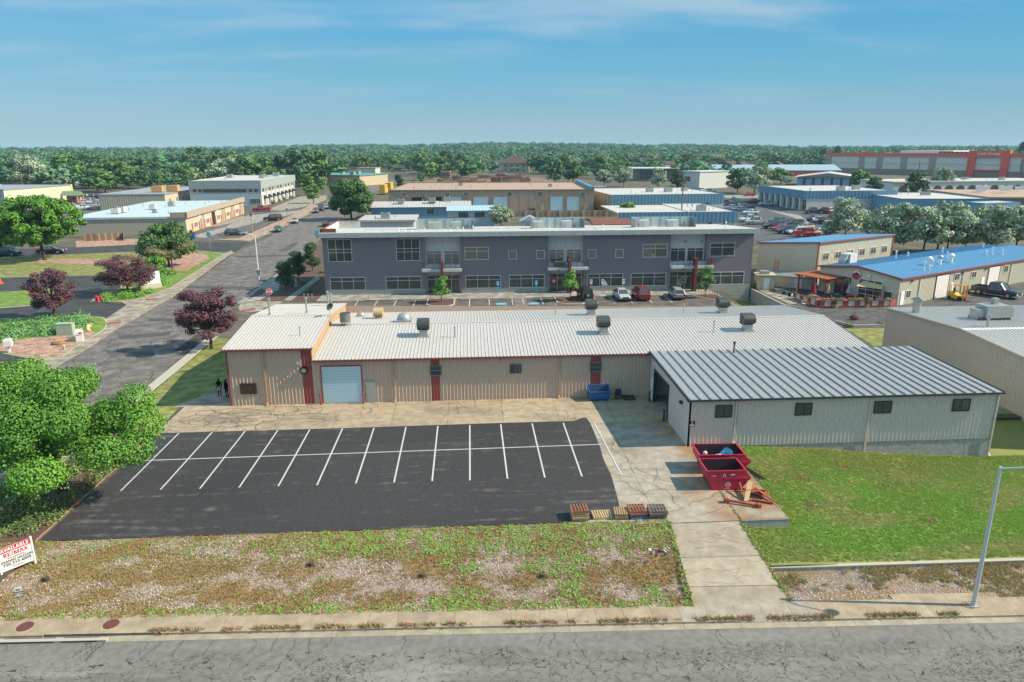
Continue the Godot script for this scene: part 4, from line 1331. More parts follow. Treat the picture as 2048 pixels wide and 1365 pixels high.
	for r in [[-7.0, -4.8], [-3.0, -1.4], [11.5, 13.1], [16.5, 18.3], [30.4, 32.2], [35.5, 37.5]]:
		var t := thing("rooftop_unit", ["wide green grey rooftop unit inside the left screen", "narrow pale green rooftop unit inside the left screen", "left rooftop unit inside the middle screen", "right rooftop unit inside the middle screen", "left rooftop unit inside the louvred screen", "right rooftop unit inside the louvred screen"][ac], "air conditioner", V(r[0], 9.75, -124), 0, "air conditioners on the office roof")
		var w: float = r[1] - r[0]
		put("cabinet", new_b().box(V(0, 0, -1.1), V(w, 1.35, 0)), mat("acg", .4, .46, .38, .6) if ac < 2 else M["panel_grey"], t)
		put("access_panel", new_b().box(V(w * .1, .15, 0), V(w * .5, 1.15, .02)), M["fascia"], t)
		put("intake_hood", new_b().loft([[V(-.002, .5, -1), V(-.002, 1.1, -1), V(-.002, 1.1, -.2), V(-.002, .5, -.2)], [V(-.45, .5, -1), V(-.45, .6, -1), V(-.45, .6, -.2), V(-.45, .5, -.2)]]), M["fascia"], t)
		ac += 1
	# things on the balconies
	var cone := thing("closed_parasol", "closed red parasol at the right end of the third balcony", "parasol", V(40.75, 4.38, -114.6))
	put("cloth", new_b().cyl(V(0, .15, 0), V(0, 1.7, 0), .2, .05, 12), M["cloth_red"], cone)
	put("pole", new_b().cyl(V(0, 0, 0), V(0, 1.85, 0), .025, .025, 8), M["galv"], cone)
	cone = thing("tarpaulin_cover", "brown covered barbecue on the middle balcony", "grill", V(14.9, 4.38, -114.9))
	put("cover", new_b().loft([[V(-.75, 0, .35), V(.75, 0, .35), V(.75, 0, -.35), V(-.75, 0, -.35)], [V(-.95, .9, .4), V(.95, .9, .4), V(.95, .9, -.4), V(-.95, .9, -.4)], [V(-.8, 1.05, .3), V(.8, 1.05, .3), V(.8, 1.05, -.3), V(-.8, 1.05, -.3)]]), mat("tarp", .13, .12, .1, .7), cone)

func make_office_yard() -> void:
	sheet("office_parking", [-36, -83.6, -36.29,-95.39, -35.08,-106.79, -31.39,-106.16, -29.85,-109.23, -24, -111, 40.4, -111, 41.0, -106, 40.9, -99, 40.9, -83.6], .0, M["brown_asphalt"], "brown asphalt parking between warehouse and office building")
	island("office_pavement", [-24.5, -111.2, 40.9, -111.2, 40.9, -116.4, -24.5, -116.4], M["concrete_grey"], "concrete pavement along the front of the office building", .12, 0)
	kind(put("kerb", new_b().box(V(-24.5, 0, -111.2), V(-17, .14, -111)).box(V(-1.6, 0, -111.2), V(10, .14, -111)), M["kerb"]), "structure", "pale kerb along the office parking")
	sheet("entry_apron", [-35.5,-107.17, -36.2,-110.45, -35.18,-112.25, -29.88,-111.84, -29.91,-108.87, -31.58,-106.87, -31.25,-105.13, -32.84,-104.25, -34.65,-105.39], .012, M["concrete"], "concrete apron at the parking entrance")
	sheet("planting_bed", [-35.95,-111.93, -37.2,-136.31, -38.52,-161.95, -38.17,-182.82, -25, -131, -24.3, -116, -24.3, -111.3, -30.46,-112.27], .006, M["mulch"], "dark mulch planting bed at the end of the office building")
	sheet("footpath", [-36.8,-110.13, -37.64,-138.03, -38.88,-163.54, -37.89,-161.13, -36.94,-143.88, -35.82,-133.49, -33.06,-121.57, -33.87,-112.92], .012, M["concrete_grey"], "winding concrete footpath beside the street")
	sheet("footpath", [-29.93,-112.03, -28.76,-111.75, -28.12,-132.33, -29.24,-135.11], .016, M["concrete_grey"], "narrow concrete strip crossing the planting bed")
	sheet("planting_bed", [-36.07,-113.67, -36.75,-123.67, -34.99,-120.84, -34.78,-117.82], .018, M["mulch"], "dark triangle of mulch round the lamp post")
	var lines := thing("stall_markings", "white painted stall lines in the office parking", "")
	kind(lines, "structure")
	for l in [[-21.8,-115.35, -22.03,-110.85], [-17.92,-111.48, -17.87,-106.16], [-14.81,-111.24, -14.85,-106.1], [-11.74,-112.16, -11.84,-106.05], [-8.75,-111.04, -8.82,-105.88], [-0.04,-111.17, -0.11,-105.99], [3.1,-111.4, 3.01,-106.32], [6.83,-111.94, 6.68,-106.4], [8.53,-112.2, 8.41,-106.48], [11.51,-111.13, 11.44,-106.39], [20.28,-111.56, 20.08,-106.53], [22.82,-111.65, 22.75,-106.32], [25.53,-108.56, 25.53,-106.25], [28.8,-108.8, 28.58,-106.09], [31.99,-111.33, 31.85,-106.17], [17.41,-111.79, 17.24,-108.36]]:
		var a := Vector2(l[0], l[1])
		var e := Vector2(l[2], l[3])
		var w := (e - a).normalized().orthogonal() * .07
		put("stall_line", new_b().poly(PackedVector2Array([a - w, a + w, e + w, e - w]), .006), M["white_line"], lines)
	for k in 6:
		put("hatch_line", new_b().poly(P([7.0, -110.6 + k * .95, 7.0, -110.45 + k * .95, 9.0, -110.8 + k * .95, 9.0, -110.95 + k * .95]), .006), M["white_line"], lines)
	for p in [[4.9,-107.19], [9.99,-107.06]]:
		var sym := put("wheelchair_marking", new_b().poly(P([p[0] - .8, p[1] - .7, p[0] + .8, p[1] - .7, p[0] + .8, p[1] + .7, p[0] - .8, p[1] + .7]), .006), M["sign_blue"], lines)
		var b := new_b()
		var c := Vector2(p[0], p[1])
		for j in 9:
			var a0 := -.4 + j * .48
			b.poly(PackedVector2Array([c + Vector2.from_angle(a0) * .3, c + Vector2.from_angle(a0) * .42, c + Vector2.from_angle(a0 + .48) * .42, c + Vector2.from_angle(a0 + .48) * .3]), .011)
		b.poly(P([c.x - .08, c.y - .55, c.x + .06, c.y - .55, c.x + .06, c.y, c.x - .08, c.y]), .0115)
		put("wheelchair_symbol", b, M["white_line"], sym)
	# tree islands
	for r in [[-6.6, -2.6], [13.9, 18.3]]:
		var x0: float = r[0]
		var x1: float = r[1]
		island("tree_island", [x0, -111.3, x1, -111.3, x1, -107.2, x1 - .8, -106.2, x0 + .8, -106.2, x0, -107.2], M["mulch"], "mulched tree island in the office parking", .13, .25)
	island("tree_island", [36.5, -111.3, 40.7, -111.3, 40.8, -105.6, 39, -107], M["mulch"], "mulched bed at the right end of the office parking", .13, .2)
	# pit and retaining wall at the right end
	sheet("sunken_lawn", [40.9, -116, 48.5, -116, 48.5, -99, 40.9, -99], -2.1, M["lawn"], "sunken grass strip at the foot of the office building")
	var w := thing("retaining_wall", "grey concrete retaining wall beside the sunken grass strip", "wall", V(48.4, -2.2, -103))
	for k in 9:
		put("wall_panel", new_b(w).box(V(48.3, -2.2, -117.3 + k * 1.6 + .01), V(48.6, .1, -115.7 + k * 1.6 - .01)), M["plinth"], w)
	put("wall_panel", new_b(w).bar(V(48.45, -1.0, -102.9), V(50.4, -1.0, -101.0), .3, 2.2), M["plinth"], w)
	kind(put("retaining_edge", new_b().box(V(40.7, -2.2, -116), V(40.9, .02, -99)).box(V(40.7, -2.2, -99.1), V(48.6, .0, -98.9)), M["plinth"]), "structure", "concrete edge of the sunken strip")
	var f := thing("fence", "brown metal railing at the end of the office parking", "railing", V(40.5, 0, -105))
	var b := new_b(f)
	b.bar(V(37.4, 1.1, -111.8), V(40.6, 1.1, -108), .05, .05).bar(V(40.6, 1.1, -108), V(40.8, 1.1, -100), .05, .05)
	put("rail", b, M["rust_red"], f)
	for k in 22:
		var p := V(37.4, 0, -111.8).lerp(V(40.6, 0, -108), k / 10.0) if k < 10 else V(40.6, 0, -108).lerp(V(40.8, 0, -100), (k - 10) / 11.0)
		put("baluster", new_b(f).box(p + V(-.02, 0, -.02), p + V(.02, 1.1, .02)), M["rust_red"], f)
	# parking signs
	for p in [[4.6, -112.6, 1], [10.9, -112.6, 1], [20.0, -112.8, 0], [21.9, -112.8, 0], [25.4, -112.8, 0]]:
		var lab: String = {4.6: "blue accessible parking sign on a post, left one before the dark windows", 10.9: "blue accessible parking sign on a post beside the hatched bay", 20.0: "white parking sign nearest the middle entrance", 21.9: "white parking sign in front of the triangle emblem window", 25.4: "white parking sign at the right edge of the triangle emblem window"}[p[0]]
		var t := thing("parking_sign", lab, "sign", V(p[0], .1, p[1]), 0, "signs along the office pavement")
		put("post", new_b().cyl(V(0, 0, 0), V(0, 2.2, 0), .035, .035, 8), M["sign_blue"] if p[2] else M["galv"], t)
		var pl := put("plate", new_b().box(V(-.22, 1.75, .036), V(.22, 2.55, .055)), M["sign_blue"] if p[2] else M["white"], t)
		put("symbol", new_b().box(V(-.1, 1.95, .055), V(.1, 2.2, .06)).cyl(V(0, 2.36, .055), V(0, 2.36, .06), .07, .07, 10) if p[2] else new_b().box(V(-.15, 2.2, .055), V(.15, 2.35, .06)), M["white"] if p[2] else M["cloth_red"], pl)

# ---------------------------------------------------------------- workshops and patio right of the office building
func make_brewery() -> void:
	var o := thing("workshop", "cream ribbed workshop with shallow blue roof and dark red trim", "workshop", V(65.5, 0, -101.2), deg_to_rad(27))
	# frame: x along the long sunny side, z out of it; the gable end lies at x = 0
	var L := 48.0
	var Wd := 14.0
	for r in [[0.0, 5.2], [5.2, 17.5], [17.5, 33], [33, L]]:
		put("wall", new_b().ribs(V(r[0], -.3, 0), V(r[1] - r[0], 0, 0), V(0, 4.5, 0), .34, .06, .035, .03), mat("cream_wall", .64, .6, .47, .6, "soft", V(1.5, .15, 1.5)), o)
	var b := new_b()
	gable_end(b, 0, 0, -Wd, -.3, 4.2, -Wd / 2, 5.1, 4.2, -1, .34)
	put("gable_wall", b, M["cream_wall"], o)
	put("rear_wall", new_b().box(V(.1, -.3, -Wd), V(L, 4.2, -Wd + .1)), M["cream_wall"], o)
	b = new_b()
	gable_end(b, L, 0, -Wd, -.3, 4.2, -Wd / 2, 5.1, 4.2, 1, .34)
	put("gable_wall", b, M["cream_wall"], o)
	put("roof", new_b().ribs(V(-.3, 4.25, .3), V(L + .6, 0, 0), V(0, .92, -Wd / 2 - .3), .9, .12, .05, .05), M["blue_roof"], o)
	put("roof", new_b().ribs(V(L + .3, 4.25, -Wd - .3), V(-L - .6, 0, 0), V(0, .92, Wd / 2 + .3), .9, .12, .05, .05), M["blue_roof"], o)
	put("eave_trim", new_b().box(V(-.35, 4.05, .1), V(L + .3, 4.27, .36)), M["red_panel"], o)
	for z in [.3, -Wd - .3]:
		put("rake_trim", new_b().bar(V(-.32, 4.2, z), V(-.32, 5.12, -Wd / 2), .1, .25), M["red_panel"], o)
	var F := Transform3D()
	for x in [9.8, 25.6]:
		overhead_door(o, Transform3D(F.basis, V(0, 0, .04)), x, 0, x + 3.6, 3.7, 9, M["white"], M["red_panel"])
	for r in [[15.0, 16.4, 2.5, 3.5], [20.2, 21.6, 2.4, 3.4], [30.6, 32.0, 2.4, 3.5], [1.8, 3.0, 1.0, 2.1]]:
		window(o, F, r[0], r[2], r[1], r[3], 2)
	for x in [.5, 14.2, 23.6]:
		part("door", o, F, V(x, .02, .03), V(x + .95, 2.15, .09), M["white"])
	for x in [5.2, 17.5, 33.0]:
		downspout(o, F, x, 0, 4.1, M["cream_wall"])
	for x in [2.9, 17.2, 24.4]:
		wall_lamp(o, F, x, 3.55, M["dark_trim"])
	# gable end: glazed garage door, emblem, window
	var G2 := Transform3D(Basis(V(0, 0, 1), V(0, 1, 0), V(-1, 0, 0)), V(-.04, 0, -Wd))
	window(o, G2, 7.4, .1, 11.2, 3.2, 3, [.25, .5, .75], M["white_paint"], null, .12, "glass_door")
	window(o, G2, 11.7, .7, 13.0, 1.9, 1)
	window(o, G2, 3.2, .1, 5.8, 3.0, 2, [.5], M["dark_trim"], null, .1, "glass_door")
	var em := new_b()
	em.xf = G2
	em.cyl(V(6.75, 3.75, .02), V(6.75, 3.75, .07), .8, .8, 30)
	var e := put("emblem", em, M["cloth_red"], o)
	em = new_b()
	em.xf = G2
	em.cyl(V(6.75, 3.75, .07), V(6.75, 3.75, .085), .72, .72, 30)
	put("emblem_face", em, M["white"], e)
	em = new_b()
	em.xf = G2
	var lower := []
	for j in 13:
		lower.append(V(6.75 + .7 * cos(PI + PI * j / 12.0), 3.72 + .7 * sin(PI + PI * j / 12.0), .09))
	var low2 := []
	for p in lower:
		low2.append(p + V(0, 0, .006))
	em.loft([lower, low2])
	put("emblem_ground", em, M["cloth_red"], e)
	em = new_b()
	em.xf = G2
	for p in [[6.4, .42], [6.75, .55], [7.08, .38]]:
		em.loft([[V(p[0] - .3, 3.7, .1), V(p[0] + .3, 3.7, .1), V(p[0], 3.7 + p[1], .1)], [V(p[0] - .3, 3.7, .106), V(p[0] + .3, 3.7, .106), V(p[0], 3.7 + p[1], .106)]])
	put("emblem_peaks", em, M["dark_trim"], e)
	part("lamp_arm", o, G2, V(8.9, 3.7, .05), V(9.2, 4.1, .4), M["white"])
	rng.seed = 12
	for k in 11:
		var z := -rng.randf_range(1, 12)
		vent_pipe(o, o.transform * V(rng.randf_range(3, 44), 4.3 + .92 * (1 - absf(z + 7) / 7), z), rng.randf_range(.5, 1.3), .1, M["white"])
	for k in 3:
		var t := thing("roof_fan", ["white gooseneck fan on the blue roof, nearest the gable", "galvanised turbine fan on the blue roof between two white fans", "white gooseneck fan on the blue roof, farthest along"][k], "roof vent", o.transform * V([12.5, 15.6, 19.0][k], 4.85, -3.0), .5, "fans on the blue workshop roof")
		put("stack", new_b().cyl(V(0, -.3, 0), V(0, .9, 0), .3, .3, 14), M["white"], t)
		put("cowl", new_b().ball(V(.1, 1.0, 0), V(.5, .38, .42), 14, 8), M["white"] if k != 1 else M["galv"], t)
	var mu := thing("make_up_air_unit", "cream air unit with curved duct at the back of the blue roof", "roof unit", o.transform * V(4.6, 4.4, -12.6), deg_to_rad(27))
	put("cabinet", new_b().box(V(0, 0, -.8), V(1.9, 1.7, .8)), M["white_wall"], mu)
	var dr := []
	for j in 7:
		var a := PI * .5 * j / 6.0
		dr.append([V(-.01 - 1.2 * sin(a), .1 + 1.3 * cos(a) * .2 + 1.2 * cos(a) * .5, .6), V(-.01 - 1.2 * sin(a), .1 + 1.6 * cos(a), .6), V(-.01 - 1.2 * sin(a), .1 + 1.6 * cos(a), -.6), V(-.01 - 1.2 * sin(a), .1 + 1.3 * cos(a) * .2 + 1.2 * cos(a) * .5, -.6)])
	put("duct", new_b().loft(dr), M["galv"], mu)
	# the taller shed behind
	var s := thing("tall_shed", "tall cream ribbed shed with blue roof and row of high windows", "shed", V(61.1, 0, -118.6), deg_to_rad(27.5))
	put("wall", new_b().ribs(V(0, -1, 0), V(22, 0, 0), V(0, 8.5, 0), .36, .07, .04, .03), M["cream_wall"], s)
	b = new_b()
	gable_end(b, 0, 0, -13, -1.5, 7.5, -12.99, 6.0, 6.0, -1, .34)
	put("end_wall", b, M["cream_wall"], s)
	put("rear_wall", new_b().box(V(.1, -1, -13), V(22, 5.95, -12.9)).box(V(21.9, -1, -12.9), V(22, 5.95, -.05)), M["cream_wall"], s)
	put("roof", new_b().loft([[V(-.2, 7.5, .2), V(-.2, 7.62, .2), V(-.2, 6.1, -13.2), V(-.2, 5.98, -13.2)], [V(22.2, 7.5, .2), V(22.2, 7.62, .2), V(22.2, 6.1, -13.2), V(22.2, 5.98, -13.2)]]), M["blue_roof"], s)
	put("eave_trim", new_b().box(V(-.25, 7.3, .1), V(22.2, 7.55, .3)).box(V(-.3, -.5, -.05), V(-.05, 7.4, .12)).box(V(21.9, -.5, .04), V(22.1, 7.4, .16)).bar(V(-.24, 7.5, .2), V(-.24, 6.02, -13.2), .1, .24), M["red_panel"], s)
	for k in 6:
		window(s, Transform3D(), 1.2 + k * 3.5, 4.3, 2.8 + k * 3.5, 5.5, 2)
	var ld := thing("ladder", "short red ladder leaning on the end wall of the tall shed", "ladder", V(55.9, 1.5, -123.2), deg_to_rad(27.5))
	b = new_b()
	b.bar(V(-.3, 0, -.45), V(-.05, 2.3, -.35), .08, .08).bar(V(-.3, 0, .45), V(-.05, 2.3, .35), .08, .08)
	put("stile", b, M["cloth_red"], ld)
	for k in 6:
		put("rung", new_b().box(V(-.3 + k * .04, .25 + k * .36, -.42), V(-.22 + k * .04, .31 + k * .36, .42)), M["cloth_red"], ld)
	# low lean-to and hut at its foot
	var lt := thing("lean_to", "low grey lean-to with rusty roof against the tall shed", "shed", V(52.2, 0, -118.6), deg_to_rad(-35))
	put("wall", new_b().ribs(V(0, -.2, 0), V(7.5, 0, 0), V(0, 2.1, 0), .4, .06, .03, .03), M["shed_wall"], lt)
	put("wall", new_b().box(V(7.4, -.2, -3), V(7.5, 1.85, -.01)).box(V(0, -.2, -3), V(.1, 1.85, -.01)), M["shed_wall"], lt)
	put("roof", new_b().loft([[V(-.1, 1.9, .15), V(-.1, 2.0, .15), V(-.1, 2.3, -3.4), V(-.1, 2.2, -3.4)], [V(7.7, 1.9, .15), V(7.7, 2.0, .15), V(7.7, 2.3, -3.4), V(7.7, 2.2, -3.4)]]), mat("old_roof", .25, .27, .27, .6, "blotch", Vector3.ONE * .3), lt)
	part("door_panel", lt, Transform3D(), V(4.6, .05, .04), V(5.9, 1.75, .09), M["white_wall"])
	var hut := thing("hut", "small cream hut with flat roof and white door behind the retaining wall", "hut", V(49.3, 0, -115.7), deg_to_rad(-12))
	put("walls", new_b().box(V(0, -.1, -2.6), V(2.9, 2.3, 0)), M["yellow_wall"], hut)
	put("roof", new_b().box(V(-.2, 2.3, -2.8), V(3.1, 2.48, .2)), M["beige_wall"], hut)
	part("door", hut, Transform3D(), V(1.1, .0, .0), V(2.0, 1.95, .05), M["white"])
	put("roof_unit", new_b().box(V(.6, 2.48, -1.9), V(2.0, 3.0, -.6)), M["galv"], hut)
	sheet("patio_yard", [49.0, -118, 61, -118, 66, -101.3, 91, -113.6, 125, -131, 120, -85, 84, -79.2, 49, -79.2, 48.6, -99, 50.5, -101], .0, M["old_asphalt"], "worn grey asphalt yard round the workshop")
	sheet("patio_slab", [49.2, -114.5, 54, -114.5, 54, -103, 49.6, -103.2], .006, M["concrete"], "concrete slab behind the retaining wall")
	kind(put("low_wall", new_b().bar(G(50.58,-91.37, .1), G(51.65,-88.75, .1), .2, .5).bar(G(51.65,-88.75, .1), G(56.22,-88.68, .1), .2, .5), M["kerb"]), "structure", "low concrete edge at the near side of the workshop yard")
	sheet("grass_strip", [50.15,-88.05, 55.76,-87.9, 50.87,-79.59, 49.35,-79.7, 49.95,-84.92], .004, M["lawn"], "strip of dry grass between warehouse and shed")

func make_patio() -> void:
	# pergola of stained cedar: four posts, beams, rafters and a boarded roof
	var p := thing("pergola", "rust red cedar pergola over the beer patio", "pergola", V(57.5, 0, -108), deg_to_rad(27))
	for a in [[0, 0], [4.6, 0], [0, -5.2], [4.6, -5.2]]:
		put("post", new_b().box(V(a[0] - .11, 0, a[1] - .11), V(a[0] + .11, 2.75, a[1] + .11)), M["cedar"], p)
		for s in [[1, 0], [0, 1]]:
			var sx: float = (1.0 if a[0] < 1 else -1.0) * s[0]
			var sz: float = (1.0 if a[1] < -1 else -1.0) * s[1]
			put("brace", new_b().bar(V(a[0], 2.0, a[1]), V(a[0] + sx * .7, 2.72, a[1] + sz * .7), .09, .12), M["cedar"], p)
	for z in [0.0, -5.2]:
		put("beam", new_b().box(V(-.6, 2.75, z - .08), V(5.2, 2.95, z + .08)), M["cedar"], p)
	for k in 9:
		put("rafter", new_b().box(V(-.5 + k * .7, 2.95, -5.9), V(-.42 + k * .7, 3.1, .6)), M["cedar"], p)
	for k in 22:
		put("roof_board", new_b().box(V(-.7, 3.1, -5.95 + k * .3), V(5.4, 3.13, -5.68 + k * .3)), M["cedar"], p)
	# panelled fence of red and pale boards
	var runs := [[V(52.9, 0, -100.9), V(63.8, 0, -100.4)], [V(52.9, 0, -100.9), V(51.9, 0, -107.6)], [V(63.8, 0, -100.4), V(65.2, 0, -101.2)]]
	var f := thing("patio_fence", "low patio fence of alternating red and white board panels", "fence", V(52.9, 0, -100.9))
	for r in runs:
		var d: Vector3 = r[1] - r[0]
		var n := maxi(1, roundi(d.length() / .92))
		for k in n:
			var a: Vector3 = r[0] + d * (float(k) / n)
			var e: Vector3 = r[0] + d * ((k + .97) / n)
			put("board_panel", new_b(f).bar(a + V(0, .62, 0), e + V(0, .62, 0), .06, .72), [M["fence_red"], M["white_wall"]][k % 2] if n > 5 else M["fence_red"], f)
		put("rail", new_b(f).bar(r[0] + V(0, .14, 0), r[1] + V(0, .14, 0), .16, .16).bar(r[0] + V(0, 1.02, 0), r[1] + V(0, 1.02, 0), .14, .06), M["fence_red"], f)
		for k in n / 2 + 1:
			var a: Vector3 = r[0] + d * (float(k) * 2 / maxf(n, 2))
			put("post", new_b(f).box(a + V(-.05, 0, -.05), a + V(.05, 1.9 if k % 2 else 1.1, .05)), M["timber"], f)
	var deck := thing("patio_deck", "timber patio deck under the pergola and parasols", "deck", V(53, 0, -101.5))
	for k in 26:
		put("plank", new_b(deck).box(V(53 + k * .42, .0, -108.5), V(53.41 + k * .42, .1, -101.2)), M["timber_grey"], deck)
	# furled parasols
	for k in 4:
		var at: Vector3 = [G(55.42,-107.5), G(57.58,-107.33), G(60.83,-109.07), G(60.93,-107.07)][k]
		var t := thing("patio_parasol", ["furled bright red parasol at the left of the patio", "furled pale pink parasol by the pergola post", "furled crimson parasol under the sail", "pale grey parasol half open beside the sail"][k], "parasol", at + V(0, .1, 0), 0, "furled parasols on the patio")
		put("pole", new_b().cyl(V(0, 0, 0), V(0, 2.5, 0), .03, .03, 8), M["galv"], t)
		put("cloth", new_b().cyl(V(0, .8, 0), V(0, 2.3, 0), .5 if k == 3 else .3, .06, 10), [M["cloth_red"], M["cloth_pink"], M["cloth_red"], M["white_wall"]][k], t)
	var s := thing("shade_sail", "sand coloured shade sail stretched before the workshop gable", "shade sail", V(62.5, 2.7, -104))
	var b := new_b(s)
	var c := [V(60.2, 2.65, -104.0), V(63.4, 2.35, -102.4), V(65.3, 3.25, -104.6), V(62.8, 3.0, -106.4)]
	var mid := V(62.9, 2.62, -104.3)
	for k in 4:
		b.t(c[k], c[(k + 1) % 4], mid)
		b.t(c[(k + 1) % 4] - V(0, .02, 0), c[k] - V(0, .02, 0), mid - V(0, .02, 0))
	put("cloth", b, M["sail"], s)
	put("post", new_b(s).cyl(V(60.2, 0, -104.0), V(60.2, 2.75, -104.0), .05, .05, 8).cyl(V(63.4, 0, -102.4), V(63.4, 2.45, -102.4), .05, .05, 8), M["timber"], s)
	# tables and chairs
	for k in 9:
		var at: Vector3 = [V(56.2, .1, -103.2), V(59.6, .1, -103.0), V(62.0, .1, -103.6), V(58.6, .1, -106.6), V(54.6, .1, -105.8), V(54.2, .1, -102.2), V(57.9, .1, -101.9), V(61.0, .1, -101.9), V(60.6, .1, -105.4)][k]
		var t := thing("picnic_table", ["picnic table left of the pergola post on the patio", "picnic table before the pergola", "red topped picnic table below the shade sail", "picnic table under the pergola roof", "picnic table at the left fence of the patio", "red topped picnic table in the near left corner of the patio", "red topped picnic table close behind the front fence of the patio", "red topped picnic table behind the right flower boxes", "red topped picnic table between pergola and glazed door"][k], "table", at, .4 * k, "tables on the patio")
		put("table_top", new_b().box(V(-.85, .7, -.4), V(.85, .76, .4)), M["cloth_red"] if k == 2 or k > 4 else M["timber_grey"], t)
		for z in [-.7, .7]:
			put("bench", new_b().box(V(-.85, .42, z - .14), V(.85, .47, z + .14)), M["timber_grey"], t)
		for x in [-.6, .6]:
			put("leg", new_b().bar(V(x, 0, -.65), V(x, .7, -.2), .07, .07).bar(V(x, 0, .65), V(x, .7, .2), .07, .07), M["timber_grey"], t)
	for k in 6:
		var at: Vector3 = [G(51.41,-107.43), G(51.55,-106.64), G(50.97,-102.97), G(51.02,-101.89), G(64.28,-101.94), V(51.2, 0, -109.2)][k]
		var t := thing("patio_chair", ["dark chair left of the patio fence beside a pale chair", "pale chair left of the patio fence beside a dark chair", "dark chair at the near corner of the patio fence", "grey chair against the near corner of the patio fence", "white plastic chair at the right end of the patio fence", "dark chair beside the planter behind the retaining wall"][k], "chair", at, .5 * k, "loose chairs round the patio")
		var m: Material = [M["black"], M["white"], M["black"], M["panel_grey"], M["white"], M["black"]][k]
		put("seat", new_b().box(V(-.25, .4, -.25), V(.25, .45, .25)), m, t)
		put("backrest", new_b().box(V(-.25, .45, -.25), V(.25, .9, -.21)), m, t)
		for a in [[-.22, -.22], [.22, -.22], [-.22, .22], [.22, .22]]:
			put("leg", new_b().box(V(a[0] - .02, 0, a[1] - .02), V(a[0] + .02, .4, a[1] + .02)), m, t)
	for k in 9:
		var p0: Vector3 = V(53.6, .95, -101.0).lerp(V(63.4, .95, -100.5), k / 7.0) if k < 8 else V(52.6, .95, -103.5)
		var fb := thing("flower_box", ["leftmost", "second", "third", "fourth", "fifth", "sixth", "seventh", "rightmost", "inner"][k] + " flower box on the rail of the patio fence" + (" along its left side" if k == 8 else ", counted from the left"), "flower box", p0, 0, "flower boxes on the patio fence")
		put("box", new_b().box(V(-.45, 0, -.15), V(.45, .22, .15)), M["timber"], fb)
		put("flowers", leaf_blob([[V(-.2, .32, 0), V(.3, .2, .18)], [V(.2, .32, 0), V(.3, .2, .18)]], 130, .12, 200 + k, [Color(.75, .15, .2), Color(.8, .6, .15), Color(.75, .5, .5)][k % 3], Color(.1, .22, .05)), leaf_mat(), fb)
	for k in 2:
		var t := thing("potted_shrub", ["potted conifer before the left part of the patio fence", "potted conifer before the right part of the patio fence"][k], "potted plant", [G(55.22,-100.35), G(60.19,-100.48)][k], 0, "pots along the patio fence")
		put("pot", new_b().cyl(V(0, 0, 0), V(0, .45, 0), .28, .36, 12), M["timber"], t)
		put("foliage", leaf_blob([[V(0, .85, 0), V(.33, .55, .33)], [V(0, 1.35, 0), V(.2, .45, .2)]], 260, .13, 50 + k), leaf_mat(), t)

# ---------------------------------------------------------------- vehicles: each faces +x, wheels on y = 0
var car_proto := {}

func ring8(x: float, hw: float, y0: float, y1: float, tuck := .1) -> Array:
	var h := y1 - y0
	return [V(x, y0, -hw + tuck), V(x, y0 + h * .3, -hw), V(x, y0 + h * .72, -hw), V(x, y1, -hw + tuck * 1.3), V(x, y1, hw - tuck * 1.3), V(x, y0 + h * .72, hw), V(x, y0 + h * .3, hw), V(x, y0, hw - tuck)]

